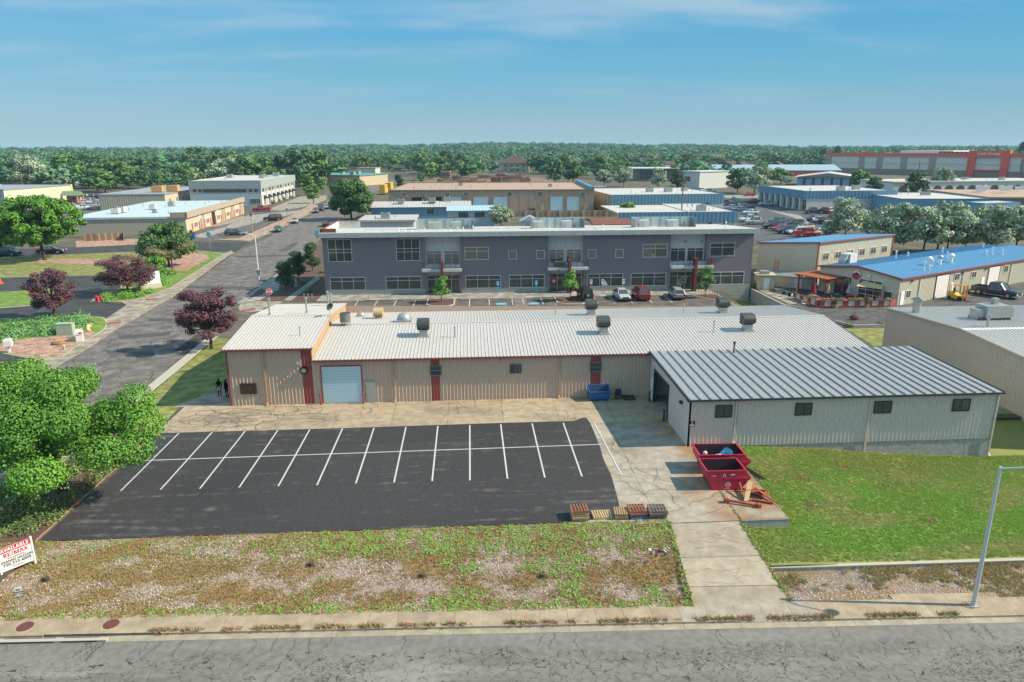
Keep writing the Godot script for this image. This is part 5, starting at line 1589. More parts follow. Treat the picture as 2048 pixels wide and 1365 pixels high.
func make_car_proto(k: String) -> Node3D:
	# length, width, belt, roof, [body stations x y0 y1], cabin base rear/front, roof rear/front, wheel radius, wheel x
	var d: Dictionary = {
		"sedan": {w = 1.8, st = [[-2.35, .42, .82], [-2.2, .25, .95], [-1.2, .2, 1.0], [1.0, .2, .98], [2.1, .25, .82], [2.35, .4, .66]], cab = [-1.75, 1.15, -.95, .35], roof = 1.45, belt = .96, r = .33, wx = [-1.4, 1.4]},
		"suv": {w = 1.9, st = [[-2.35, .5, 1.0], [-2.25, .32, 1.12], [-1.0, .3, 1.12], [1.0, .3, 1.1], [2.1, .34, 1.0], [2.35, .5, .82]], cab = [-2.25, 1.2, -2.0, .45], roof = 1.78, belt = 1.08, r = .38, wx = [-1.4, 1.45]},
		"wagon": {w = 1.8, st = [[-2.4, .45, .9], [-2.3, .28, 1.0], [-1.0, .25, 1.0], [1.0, .25, .98], [2.2, .3, .85], [2.4, .45, .68]], cab = [-2.3, 1.15, -2.0, .4], roof = 1.55, belt = .96, r = .34, wx = [-1.45, 1.45]},
		"pickup": {w = 1.95, st = [[-.75, .4, 1.12], [-.7, .36, 1.15], [1.0, .36, 1.14], [2.4, .4, 1.08], [2.75, .5, .9]], cab = [-.75, 1.3, -.6, .65], roof = 1.85, belt = 1.1, r = .4, wx = [-1.75, 1.75], bed = [-2.75, -.75]},
		"jeep": {w = 1.75, st = [[-1.95, .5, 1.05], [-1.9, .45, 1.1], [.7, .45, 1.1], [1.85, .5, 1.05], [1.95, .6, .95]], cab = [-1.9, .75, -1.85, .5], roof = 1.85, belt = 1.08, r = .42, wx = [-1.25, 1.3]},
	}[k]
	var o := Node3D.new()
	o.name = {"sedan": "car", "suv": "car", "wagon": "car", "pickup": "pickup_truck", "jeep": "car"}[k]
	var w: float = d.w
	var hw := w / 2
	var rings := []
	for s in d.st:
		var e: float = absf(s[0]) / 2.4
		rings.append(ring8(s[0], hw - .12 * maxf(0, e - .8) * 5, s[1], s[2]))
	for r in rings:
		r.reverse()
	var b := new_b().loft(rings)
	if d.has("bed"):
		var x0: float = d.bed[0]
		var x1: float = d.bed[1]
		b.box(V(x0, .42, -hw), V(x1 - .01, 1.15, -hw + .09)).box(V(x0, .42, hw - .09), V(x1 - .01, 1.15, hw)).box(V(x0, .45, -hw + .1), V(x0 + .08, 1.15, hw - .1)).box(V(x0 + .1, .5, -hw + .1), V(x1 - .02, .66, hw - .1))
	# roof and pillars
	var c: Array = d.cab
	var bw := hw - .1
	var rw := hw - .3
	var y0: float = d.belt
	var y1: float = d.roof
	var q := [V(c[0], y0, -bw), V(c[1], y0, -bw), V(c[1], y0, bw), V(c[0], y0, bw), V(c[2], y1, -rw), V(c[3], y1, -rw), V(c[3], y1, rw), V(c[2], y1, rw)]
	b.loft([[q[7], q[6], q[5], q[4]], [q[7] + V(.05, .06, -.08), q[6] + V(-.05, .06, -.08), q[5] + V(-.05, .06, .08), q[4] + V(.05, .06, .08)]])
	for j in 4:
		b.bar(q[j], q[j + 4], .09, .09)
	for s in [-1, 1]:
		var mx: float = lerpf(c[0], c[1], .48)
		b.bar(V(mx, y0, s * bw), V(lerpf(c[2], c[3], .5), y1, s * rw), .1, .06)
		if k in ["suv", "wagon"]:
			b.bar(V(c[0] + .75, y0, s * bw), V(c[2] + .6, y1, s * rw), .12, .06)
		b.box(V(c[1] - .35, y0 + .02, s * hw), V(c[1] - .15, y0 + .17, s * (hw + .16)))
	put("body", b, M["white"], o)
	var gl := new_b()
	var i := .02
	gl.q(q[1], q[0], q[4], q[5])
	gl.q(q[3], q[2], q[6], q[7])
	gl.q(q[2], q[1], q[5], q[6])
	gl.q(q[0], q[3], q[7], q[4])
	put("window", gl, M["glass"], o)
	# trim: sills, bumpers, grille
	b = new_b()
	var f: float = d.st[-1][0]
	var rr: float = d.bed[0] if d.has("bed") else d.st[0][0]
	b.box(V(f - .12, .3, -hw + .2), V(f + .05, .5, hw - .2)).box(V(rr - .05, .32, -hw + .15), V(rr + .1, .52, hw - .15))
	b.box(V(rr + .5, .22, -hw + .15), V(f - .5, .38, hw - .15))
	put("bumper", b, M["chrome"] if k == "pickup" else M["dark_trim"], o)
	put("grille", new_b().box(V(f - .03, .55, -hw + .5), V(f + .025, .74, hw - .5)), M["black"], o)
	for s in [-1, 1]:
		put("headlight", new_b().box(V(f - .12, .58, s * (hw - .45)), V(f + .02, .76, s * (hw - .17))), M["lamp_clear"], o)
		put("taillight", new_b().box(V(rr - .02, .72, s * (hw - .32)), V(rr + .06, .98, s * (hw - .06))), M["lamp_red"], o)
	if k == "jeep":
		put("spare_wheel", new_b().cyl(V(rr - .02, 1.0, 0), V(rr - .24, 1.0, 0), .4, .38, 18), M["tyre"], o)
		put("spare_cover", new_b().cyl(V(rr - .235, 1.0, 0), V(rr - .26, 1.0, 0), .22, .2, 14), M["rim"], o)
		put("fender", new_b().box(V(.8, .8, -hw - .12), V(1.85, .88, -hw + .2)).box(V(.8, .8, hw - .2), V(1.85, .88, hw + .12)).box(V(-1.75, .8, -hw - .12), V(-.8, .88, -hw + .2)).box(V(-1.75, .8, hw - .2), V(-.8, .88, hw + .12)), M["black"], o)
	var wr: float = d.r
	for x in d.wx:
		for s in [-1, 1]:
			var t := put("wheel", new_b().cyl(V(x, wr, s * (hw - .2)), V(x, wr, s * (hw + .02)), wr, wr, 18), M["tyre"], o)
			put("rim", new_b().cyl(V(x, wr, s * (hw + .02)), V(x, wr, s * (hw + .03)), wr * .62, wr * .55, 12), M["rim"], t)
	return o

func paint(c: Color) -> StandardMaterial3D:
	var key := "paint" + c.to_html()
	var m := mat(key, c.r, c.g, c.b, .32)
	m.clearcoat_enabled = true
	m.clearcoat = .6
	m.clearcoat_roughness = .1
	return m

func car(k: String, c: Color, x: float, z: float, deg: float, label: String, s := 1.0, group := "", y := 0.0) -> Node3D:
	if not car_proto.has(k):
		car_proto[k] = make_car_proto(k)
	var src: Node3D = car_proto[k]
	var o: Node3D = src.duplicate()
	o.name = src.name
	add_child(o, true)
	o.position = V(x, y, z)
	o.rotation.y = deg_to_rad(deg)
	o.scale = Vector3.ONE * s
	tag(o, label, "pickup truck" if k == "pickup" else "car", group)
	(o.get_node("body") as MeshInstance3D).set_surface_override_material(0, paint(c))
	return o

const SILVER := Color(.42, .43, .44)
const WHITE := Color(.68, .68, .66)
const BLACK := Color(.015, .016, .02)
const RED := Color(.42, .02, .025)
const DARKBLUE := Color(.02, .035, .09)
const GREY := Color(.13, .14, .15)
const TEAL := Color(.02, .09, .1)

func make_cars() -> void:
	var g := "cars parked before the office building"
	car("jeep", BLACK, 18.51,-109.61, 92, "black off-roader with spare wheel on its tailgate, beside the middle tree island", 1.12, g)
	car("sedan", SILVER, 24.45,-109.53, -88, "silver sedan facing out between the black off-roader and the dark red one", 1.1, g)
	car("suv", Color(.2, .012, .02), 27.59,-109.68, 91, "dark red tall off-roader in the office parking", 1.1, g)
	car("wagon", Color(.33, .32, .31), 33.55,-109.8, 84, "beige grey hatchback parked alone near the right entrance of the office", 1.08, g)
	car("pickup", Color(.03, .035, .05), 85.7, -107, -60, "big dark grey crew pickup truck beside the workshop", 1.22)
	g = "cars along the side street and workshop yard"
	car("pickup", Color(.4, .015, .05), -80.73,-283.85, 176, "red pickup truck at the far end of the tan workshops", 1.3, g)
	car("suv", BLACK, -66.4,-244.99, 195, "black off-roader with red roof box in the workshop yard", 1.3, g)
	car("wagon", Color(.06, .07, .075), -66.03,-204.24, 0, "dark estate car with pale sides near the yard corner", 1.2, g)
	car("sedan", SILVER, -57.28,-237.46, -82, "silver sedan parked on the side street behind the teal one", 1.2, g)
	car("sedan", TEAL, -56.39,-212.06, -80, "dark teal sedan, nearest of those parked on the side street", 1.15, g)
	car("sedan", GREY, -58.34,-276.02, -80, "grey blue sedan, third along the side street kerb", 1.25, g)
	car("suv", Color(.03, .04, .06), -58.13,-284.99, -80, "dark off-roader fourth along the side street kerb", 1.25, g)
	car("sedan", Color(.3, .34, .38), -57.56,-293.28, -80, "pale grey car farthest along the side street kerb", 1.25, g)
	car("sedan", BLACK, -44.8,-225.48, 96, "black car on the street half hidden by the red parapet", 1.15, g)
	car("suv", TEAL, -106.31,-167.71, 0, "dark green off-roader at the left edge on the cross street", 1.2, g)
	car("sedan", BLACK, -98,-170.59, 4, "black car behind the trunk of the big maple", 1.25, g)
	car("sedan", Color(.03, .03, .035), 24.75,-275.37, 90, "dark car parked against the long brown workshop", 1.25, g)
	g = "cars in the used car lot by the white warehouse"
	car("pickup", WHITE, -156.81,-299.85, 12, "white pickup truck nearest in the used car lot", 1.2, g)
	car("pickup", SILVER, -157.08,-311.23, 12, "silver pickup truck right of the white one in the used car lot", 1.2, g)
	car("sedan", WHITE, -164.19,-306.82, 12, "white sedan at the left end of the used car row", 1.2, g)
	car("sedan", RED, -181.96,-342.54, 12, "red sedan before the little gabled porch", 1.2, g)
	car("sedan", Color(.5, .5, .5), -172.53,-332.37, 12, "pale grey sedan in the second row of the used car lot", 1.2, g)
	car("suv", Color(.3, .32, .33), -173.65,-341.64, 12, "grey off-roader at the right of the second used car row", 1.2, g)
	car("suv", BLACK, -186.37,-370.15, 12, "black off-roader at the back of the used car lot", 1.2, g)
	car("wagon", Color(.06, .1, .09), -191.69,-374.45, 12, "dark green estate at the back of the used car lot", 1.2, g)
	car("pickup", Color(.02, .16, .2), -175.07,-282.38, 20, "teal pickup truck left of the maple crown", 1.25, g)
	car("sedan", DARKBLUE, -186.87,-299.33, 20, "dark blue sedan behind the teal pickup", 1.25, g)
	car("sedan", RED, -198.61,-315.57, 20, "red car at the far left picture edge", 1.25, g)
	car("sedan", Color(.3, .38, .45), -157.86,-250.39, 20, "pale blue car at the left edge before the teal pickup", 1.25, g)
	g = "cars in the big car park on the right"
	var list := [["pickup", SILVER, 124.75,-289.51, 176, "silver pickup truck in front of the blue shopfronts"], ["sedan", Color(.3, .02, .03), 125.07,-306.24, 176, "red coupe by the low wall left of the blue shop"], ["sedan", RED, 141.03,-349.85, 176, "bright red car under the leaning silver tree"],
		["sedan", Color(.05, .07, .09), 103.13,-305.68, 160, "dark car at the far left of the car park"], ["pickup", Color(.08, .1, .09), 110.72,-306.32, 160, "grey green pickup truck in the far left row"], ["sedan", Color(.04, .08, .18), 104.52,-294.33, 160, "blue sedan in the far left row"], ["suv", DARKBLUE, 106.82,-283.65, 160, "dark blue off-roader in the left row"], ["sedan", Color(.5, .5, .5), 103.54,-274.23, 160, "pale sedan half hidden in the left row"],
		["pickup", Color(.06, .08, .1), 108.28,-271.41, 170, "dark pickup truck behind the white sedan"], ["sedan", Color(.16, .25, .36), 103.66,-265.09, 165, "steel blue sedan left of the white one"], ["sedan", WHITE, 102.75,-252.52, 176, "white sedan alone in the aisle of the car park"], ["pickup", WHITE, 92.01,-226.42, 186, "white pickup truck behind the silver camper truck"], ["pickup", Color(.36, .38, .38), 91.03,-218.65, 184, "silver pickup truck with a covered bed"],
		["sedan", Color(.03, .1, .09), 100.35,-223.21, 178, "dark green sedan at the back of the car cluster"], ["suv", BLACK, 90.99,-205.73, 180, "black off-roader at the left end of the car cluster"], ["sedan", Color(.05, .09, .15), 100.7,-217.73, 180, "dark blue sedan in the back row of the cluster"], ["sedan", Color(.4, .02, .03), 91.52,-201.04, 182, "red saloon squeezed between black and blue cars"], ["suv", Color(.02, .02, .025), 99.63,-210.48, 182, "black boxy car in the middle of the cluster"], ["suv", Color(.02, .05, .12), 90.11,-194.26, 182, "dark blue off-roader left of the white estate"], ["wagon", WHITE, 91.97,-191.69, 184, "white estate behind the bright red pickup"], ["sedan", Color(.4, .36, .3), 99.5,-203.59, 184, "beige sedan at the right of the cluster"], ["pickup", Color(.5, .02, .03), 92.45,-187.01, 2, "bright red pickup truck nearest in the car park"], ["sedan", WHITE, 98.15,-189.95, 4, "white car half behind the silver willow tree"],
		["pickup", Color(.02, .03, .03), 126.21,-252.19, 176, "black pickup truck beside the red car at the shop corner"], ["suv", RED, 131.33,-253.73, 110, "red off-roader at the corner of the blue shop"], ["sedan", Color(.08, .12, .18), 114.64,-227.53, 30, "blue grey car at the left of the small right row"], ["sedan", WHITE, 114.1,-222.69, 30, "white sedan in the middle of the small right row"], ["suv", BLACK, 113.73,-218.02, 30, "black off-roader at the right of the small right row"],
		["suv", WHITE, 127.94,-387.2, 100, "white van by the far hedge"], ["pickup", Color(.45, .5, .52), 130.11,-377.89, 176, "pale pickup truck by the far hedge"], ["sedan", GREY, 113.62,-366.98, 176, "grey car left of the white garden wall"], ["pickup", WHITE, 197.31,-327.05, 176, "white pickup truck beside the arcade building"], ["pickup", Color(.5, .5, .48), 203,-324.69, 176, "cream pickup truck right of the white one by the arcades"], ["sedan", TEAL, 225.23,-353.94, 90, "teal car before the arcades"], ["sedan", Color(.05, .25, .3), 243.31,-362.29, 176, "turquoise car under the silver trees by the arcades"], ["sedan", SILVER, 257.38,-362.79, 176, "silver car at the middle of the arcades"], ["pickup", Color(.25, .4, .55), 122.65,-209.75, 176, "pale blue pickup truck among the silver trees"]]
	for a in list:
		car(a[0], a[1], a[2], a[3], a[4], a[5], 1.28, g)
	# forklift
	var f := thing("forklift", "yellow forklift with overhead guard beside the dark pickup", "forklift", V(77.4, 0, -104.6), deg_to_rad(-70))
	put("body", new_b().loft([[V(-1.3, .35, .6), V(-1.3, 1.2, .6), V(-1.3, 1.2, -.6), V(-1.3, .35, -.6)], [V(-.9, .3, .6), V(-.9, 1.35, .6), V(-.9, 1.35, -.6), V(-.9, .3, -.6)], [V(.3, .3, .55), V(.3, .75, .55), V(.3, .75, -.55), V(.3, .3, -.55)], [V(1.0, .3, .5), V(1.0, .8, .5), V(1.0, .8, -.5), V(1.0, .3, -.5)]]), M["yellow"], f)
	put("seat", new_b().box(V(-.6, 1.3, -.25), V(-.1, 1.42, .25)).box(V(-.68, 1.42, -.25), V(-.58, 1.9, .25)), M["black"], f)
	var b := new_b()
	for a in [[-.85, -.5], [-.85, .5], [.75, -.5], [.75, .5]]:
		b.box(V(a[0] - .04, .9, a[1] - .04), V(a[0] + .04, 2.3, a[1] + .04))
	for k in 6:
		b.box(V(-.9, 2.3, -.5 + k * .19), V(.8, 2.36, -.44 + k * .19))
	put("overhead_guard", b, M["yellow"], f)
	put("mast", new_b().box(V(1.1, .1, -.45), V(1.25, 2.5, -.32)).box(V(1.1, .1, .32), V(1.25, 2.5, .45)).box(V(1.1, 2.3, -.45), V(1.22, 2.42, .45)).box(V(1.1, 1.1, -.45), V(1.22, 1.2, .45)), mat("mast_orange", .45, .16, .03, .6), f)
	for s in [-1, 1]:
		put("fork", new_b().box(V(1.25, .1, s * .3 - .06), V(2.2, .15, s * .3 + .06)), M["dark_trim"], f)
		put("wheel", new_b().cyl(V(.75, .36, s * .4), V(.75, .36, s * .66), .36, .36, 16), M["tyre"], f)
		put("wheel", new_b().cyl(V(-.9, .3, s * .4), V(-.9, .3, s * .62), .3, .3, 16), M["tyre"], f)

# ---------------------------------------------------------------- plants
func leaf_mat() -> StandardMaterial3D:
	return tinted("leaf", .75, "", Vector3.ONE, .5)

func leaf_blob(blobs: Array, count: int, size: float, seed_: int, c0 := Color(.075, .15, .03), c1 := Color(.04, .085, .022), flat := .0, inner := .5) -> B:
	rng.seed = seed_
	var b := new_b()
	var total := 0.0
	var share := []
	for w in blobs:
		var r: Vector3 = w[1]
		total += pow(r.x * r.y * r.z, .667)
		share.append(total)
	var v := PackedVector3Array()
	var n := PackedVector3Array()
	var c := PackedColorArray()
	var i := PackedInt32Array()
	v.resize(count * 4); n.resize(count * 4); c.resize(count * 4); i.resize(count * 6)
	var f: FastNoiseLite = TX["n"]
	for k in count:
		var pick := rng.randf() * total
		var j := 0
		while share[j] < pick:
			j += 1
		var cen: Vector3 = blobs[j][0]
		var rad: Vector3 = blobs[j][1]
		var d := Vector3(rng.randfn(), rng.randfn(), rng.randfn()).normalized()
		var q := lerpf(inner, 1.06, pow(rng.randf(), .6))
		if rng.randf() < .14:
			q *= rng.randf_range(1.05, 1.4)
		var p := cen + d * rad * q
		var m := (d + Vector3(rng.randf_range(-.9, .9), rng.randf_range(-.3, 1.1), rng.randf_range(-.9, .9))).normalized()
		if flat > 0:
			m = m.lerp(Vector3.UP, flat).normalized()
		var s := m.cross(Vector3(rng.randf_range(-1, 1), rng.randf_range(-1, 1), rng.randf_range(-1, 1))).normalized()
		var u := m.cross(s) * size * rng.randf_range(.6, 1.3) * .6
		s *= size * rng.randf_range(.6, 1.2) * .5
		var e := k * 4
		v[e] = p - s - u * .3; v[e + 1] = p + s * .2 - u; v[e + 2] = p + s + u * .3; v[e + 3] = p - s * .2 + u
		n[e] = m; n[e + 1] = m; n[e + 2] = m; n[e + 3] = m
		var lump := f.get_noise_3d(cen.x * 50 + j * 31, cen.y * 40, cen.z * 50) * .75
		var t := clampf(.5 + lump + rng.randf_range(-.42, .42), 0, 1)
		var col := c1.lerp(c0, t)
		c[e] = col; c[e + 1] = col; c[e + 2] = col; c[e + 3] = col
		var o := k * 6
		i[o] = e; i[o + 1] = e + 2; i[o + 2] = e + 1; i[o + 3] = e; i[o + 4] = e + 3; i[o + 5] = e + 2
	b.v = v; b.n = n; b.c = c; b.i = i
	return b

func lobes(seed_: int, y0: float, y1: float, r: float, k: int, size: float, shape := 0.0) -> Array:      # shape 0 round, 1 pointed, -1 spreading
	rng.seed = seed_
	var l := []
	var mid := (y0 + y1) / 2
	var hh := (y1 - y0) / 2
	for j in k:
		var a := j * 2.4 + rng.randf_range(-.5, .5)
		var t := rng.randf_range(-.85, .9) if j else .75
		var w := sqrt(maxf(0.05, 1 - t * t))
		if shape > 0:
			w = lerpf(w, (1 - t) * .55, shape)
		elif shape < 0:
			w = lerpf(w, .55 + .45 * (t + 1) / 2, -shape)
		var out := r * w * sqrt(rng.randf_range(.03, .72))
		var s := size * rng.randf_range(.75, 1.25)
		l.append([V(cos(a) * out, mid + t * hh * .78, sin(a) * out), V(s * rng.randf_range(.8, 1.25), s * rng.randf_range(.55, .9), s * rng.randf_range(.8, 1.25))])
	return l

func trunk_mesh(h: float, r: float, bl: Array, seed_: int, lean := V(0, 0, 0)) -> B:
	rng.seed = seed_
	var b := new_b()
	var p := V(0, -.15, 0)
	var e := V(lean.x, h, lean.z)
	var mid := p.lerp(e, .5) + V(rng.randf_range(-.1, .1), 0, rng.randf_range(-.1, .1)) * h * .3
	b.cyl(p, V(0, h * .06, 0), r * 1.5, r * 1.05, 9, false)
	b.cyl(V(0, h * .06, 0), mid, r * 1.05, r * .85, 9, false)
	b.cyl(mid, e, r * .85, r * .6, 9, false)
	for w in bl:
		var from := mid.lerp(e, rng.randf_range(.2, 1.0))
		var to: Vector3 = w[0]
		var knee := from.lerp(to, .5) + V(rng.randf_range(-.1, .1), .1, rng.randf_range(-.1, .1)) * h * .3
		b.cyl(from, knee, r * .42, r * .28, 6, false)
		b.cyl(knee, to, r * .28, r * .08, 6, false)
	return b

func tree(called: String, label: String, at: Vector3, bl: Array, leaves: int, size: float, th: float, tr: float, c0: Color, c1: Color, seed_: int, group := "", inner := .5) -> Node3D:
	var o := thing(called, label, "tree", at, 0, group)
	put("trunk", trunk_mesh(th, tr, bl, seed_), M["bark"], o)
	put("crown", leaf_blob(bl, leaves, size, seed_ + 1, c0, c1, 0, inner), leaf_mat(), o)
	return o

func twigs(o: Node3D, bl: Array, count: int, seed_: int, m: Material, droop := .2) -> void:       # bare branches that show in a thin crown
	rng.seed = seed_
	var b := new_b()
	for k in count:
		var w: Array = bl[k % bl.size()]
		var p: Vector3 = w[0] * V(.5, .85, .5)
		var d := Vector3(rng.randfn(), rng.randf_range(-droop, 1), rng.randfn()).normalized()
		var e: Vector3 = w[0] + d * w[1] * rng.randf_range(.9, 1.25)
		var mid := p.lerp(e, .55) + V(0, .2, 0)
		b.cyl(p, mid, .035, .025, 4, false).cyl(mid, e, .025, .01, 4, false)
	put("twigs", b, m, o)

func make_near_trees() -> void:
	var G0 := Color(.145, .34, .035)
	var G1 := Color(.06, .165, .022)
	# the big ash at the lower left
	var bl := lobes(3, 3.0, 9.7, 5.7, 40, 1.25, 0.0)
	bl.append_array([[V(6.0, 6.7, -.2), V(1.2, 1.2, 1.3)], [V(6.6, 5.3, .7), V(1.4, 1.2, 1.4)], [V(6.1, 4.0, 1.8), V(1.5, 1.1, 1.4)], [V(4.9, 4.3, 3.0), V(1.5, 1.1, 1.3)], [V(1.6, 3.6, 4.8), V(1.8, 1.1, 1.5)], [V(-1.4, 8.9, .5), V(1.8, 1.0, 1.8)], [V(1.6, 8.4, 1.5), V(1.6, 1.1, 1.6)], [V(0, 7.2, 3.4), V(1.8, 1.2, 1.5)], [V(-4.0, 5.8, 2.6), V(1.7, 1.3, 1.7)], [V(2.8, 6.6, 3.0), V(1.5, 1.2, 1.5)], [V(-1.6, 5.2, 4.4), V(1.7, 1.2, 1.5)]])
	tree("ash_tree", "big bright green leafy tree at the left end of the black parking lot", G(-29.42,-47.32, -.1), bl, 105000, .135, 4.0, .32, G0, G1, 100, "", .66)
	# purple plums
	var P0 := Color(.18, .075, .1)
	var P1 := Color(.07, .032, .044)
	var px := [[-31.64,-84.35,7.82, 4.2, "purple leaved plum tree beside the street left of the warehouse"], [-60.24,-102.8,7.17, 4.0, "purple plum tree on the corner garden behind the junipers"], [-57.88,-120.48,6.47, 5.2, "wide purple plum tree behind the white entrance sign"]]
	for k in 3:
		var a: Array = px[k]
		bl = lobes(20 + k, a[2] * .14, a[2] * 1.04, a[3] * 1.05, 44, a[3] * .19, -.2)
		var t := tree("plum_tree", a[4], V(a[0], 0, a[1]), bl, 11000, .2, a[2] * .36, .2, P0, P1, 130 + k, "purple plum trees", .25)
		twigs(t, bl, 330, 140 + k, mat("twig", .26, .18, .15, .9), .5)
	var q: Array = [-93.6,-159.89,15.45]
	tree("maple_tree", "big bright green maple standing on the lawn left of the workshops", V(q[0], 0, q[1]), lobes(31, q[2] * .12, q[2], 9.8, 110, 1.25), 24000, .42, q[2] * .4, .35, G0, G1, 150, "", .35)
	q = [-108.88,-167.93,9.34]
	tree("maple_tree", "dark leafy tree cut by the left picture edge", V(q[0], 0, q[1]), lobes(32, q[2] * .2, q[2], 5, 14, 2.0), 5000, .5, q[2] * .4, .3, Color(.06, .12, .025), Color(.03, .065, .018), 152)
	q = [-61.75,-147.17,10.09]
	tree("round_tree", "dense dark green round tree before the tan workshops", V(q[0], 0, q[1]), lobes(33, .9, q[2], 4.8, 22, 1.9), 9000, .42, q[2] * .3, .25, Color(.09, .2, .05), Color(.045, .105, .03), 154)
	q = [-60.12,-144.57,7.26]
	bl = lobes(34, 2, q[2], 4.3, 14, 1.4)
	var tw := tree("half_bare_tree", "half bare tree with grey twigs on the corner gravel bed", V(q[0], 0, q[1]), bl, 1700, .26, 2.8, .17, Color(.17, .25, .07), Color(.09, .14, .04), 156, "", .3)
	twigs(tw, bl, 900, 157, mat("dead_twig", .48, .38, .28, .95), .3)
	q = [-61.21,-139.38,3.34]
	tree("shrub", "small bright green bush left of the half bare tree", V(q[0], 0, q[1]), lobes(35, .2, 3.6, 1.7, 8, .9), 1500, .3, 1.5, .08, G0, G1, 158)
	var cols := [[-31.76,-121.47,5.05, 1.7, "narrow dark tree nearest in the planting bed by the street"], [-31.58,-130.02,5.74, 1.9, "narrow dark tree in the middle of the planting bed"], [-31.2,-140.4,5.77, 1.6, "narrow dark tree farthest in the planting bed"]]
	for k in 3:
		var a: Array = cols[k]
		bl = lobes(40 + k, .35, a[2] * 1.1, a[3], 22, .8, .55)
		tree("columnar_tree", a[4], V(a[0], 0, a[1]), bl, 4200, .22, 1.2, .09, Color(.07, .14, .05), Color(.035, .075, .03), 160 + k, "narrow trees in the planting bed", .4)
	var isl := [[V(-4.5, .13, -108.8), 4.3, 1.3, "slender young tree on the left island of the office parking"], [V(16.0, .13, -108.6), 5.2, 1.35, "slender young tree on the middle island before the round red emblem"], [V(38.2, .13, -109.6), 5.0, 1.75, "fuller young tree by the right entrance column of the office"]]
	for k in 3:
		var a: Array = isl[k]
		bl = lobes(50 + k, .9, a[1] * 1.05, a[2], 16, .6, .35)
		tree("young_tree", a[3], a[0], bl, 2600, .18, 1.4, .06, Color(.2, .4, .06) if k < 2 else Color(.11, .25, .08), Color(.09, .21, .04), 170 + k, "young trees in the office parking", .3)
	q = [-40.06,-245.91,14.56]
	tree("street_tree", "large dense dark green tree beside the street behind the office building", V(q[0], 0, q[1]), lobes(60, .8, q[2], 8.6, 50, 1.9), 16000, .6, q[2] * .3, .35, Color(.09, .195, .04), Color(.045, .1, .03), 180)

# smaller copies: a few kinds built once at height 1
var tree_proto := {}

func tree_kind(k: String) -> Node3D:
	if tree_proto.has(k):
		return tree_proto[k]
	var d: Dictionary = {
		"green_a": [0, .12, 1.0, .42, 32, 0.117, 1350, .075, Color(0.138, 0.278, 0.062), Color(0.062, 0.134, 0.041)],
		"green_b": [0, .15, 1.0, .5, 36, 0.125, 1500, .075, Color(0.112, 0.234, 0.062), Color(0.054, 0.116, 0.041)],
		"green_c": [0, .1, 1.0, .38, 28, 0.117, 1275, .08, Color(0.189, 0.346, 0.066), Color(0.089, 0.189, 0.045)],
		"green_e": [0, .06, 1.0, .44, 36, .12, 1400, .07, Color(.17, .3, .06), Color(.085, .16, .035)],
		"green_f": [0, .04, 1.0, .48, 40, .115, 1500, .07, Color(.085, .2, .085), Color(.04, .1, .045)],
		"green_d": [0, .1, 1.0, .46, 34, 0.125, 1350, .08, Color(0.093, 0.200, 0.066), Color(0.045, 0.100, 0.041)],
		"olive_a": [0, .1, 1.0, .42, 36, 0.109, 2550, .05, Color(0.446, 0.545, 0.379), Color(0.223, 0.289, 0.189)],
		"olive_b": [0, .08, 1.0, .5, 40, 0.117, 2700, .05, Color(0.401, 0.501, 0.333), Color(0.189, 0.257, 0.167)],
		"pine": [0, .06, 1.0, .3, 36, 0.094, 1350, .07, Color(0.058, 0.116, 0.049), Color(0.026, 0.058, 0.026)],
		"poplar": [0, .12, 1.0, .26, 26, 0.094, 1200, .065, Color(0.165, 0.289, 0.058), Color(0.083, 0.157, 0.036)],
	} if true else {}
	var a: Array = d[k]
	var sd := k.hash() % 1000
	var bl := lobes(sd, a[1], a[2], a[3], a[4], a[5], .75 if k == "pine" else 0.0)
	var o := Node3D.new()
	o.name = {"o": "willow_tree", "p": "pine_tree", "g": "broadleaf_tree"}[k[0]]
	if k == "poplar":
		o.name = "poplar_tree"
	put("trunk", trunk_mesh(.4, .018, bl, sd), M["bark"], o)
	put("crown", leaf_blob(bl, a[6], a[7], sd + 1, a[8], a[9], 0, .4), leaf_mat(), o)
	tree_proto[k] = o
	return o

func plant(k: String, x: float, z: float, h: float, label: String, group := "", wide := 1.0, y := 0.0) -> Node3D:
	var src := tree_kind(k)
	var o: Node3D = src.duplicate()
	o.name = src.name
	add_child(o, true)
	o.position = V(x, y, z)
	o.scale = V(h * wide, h, h * wide)
	o.rotation.y = fmod(x * 7.3 + z * 3.1, TAU)
	tag(o, label, "tree", group)
	return o

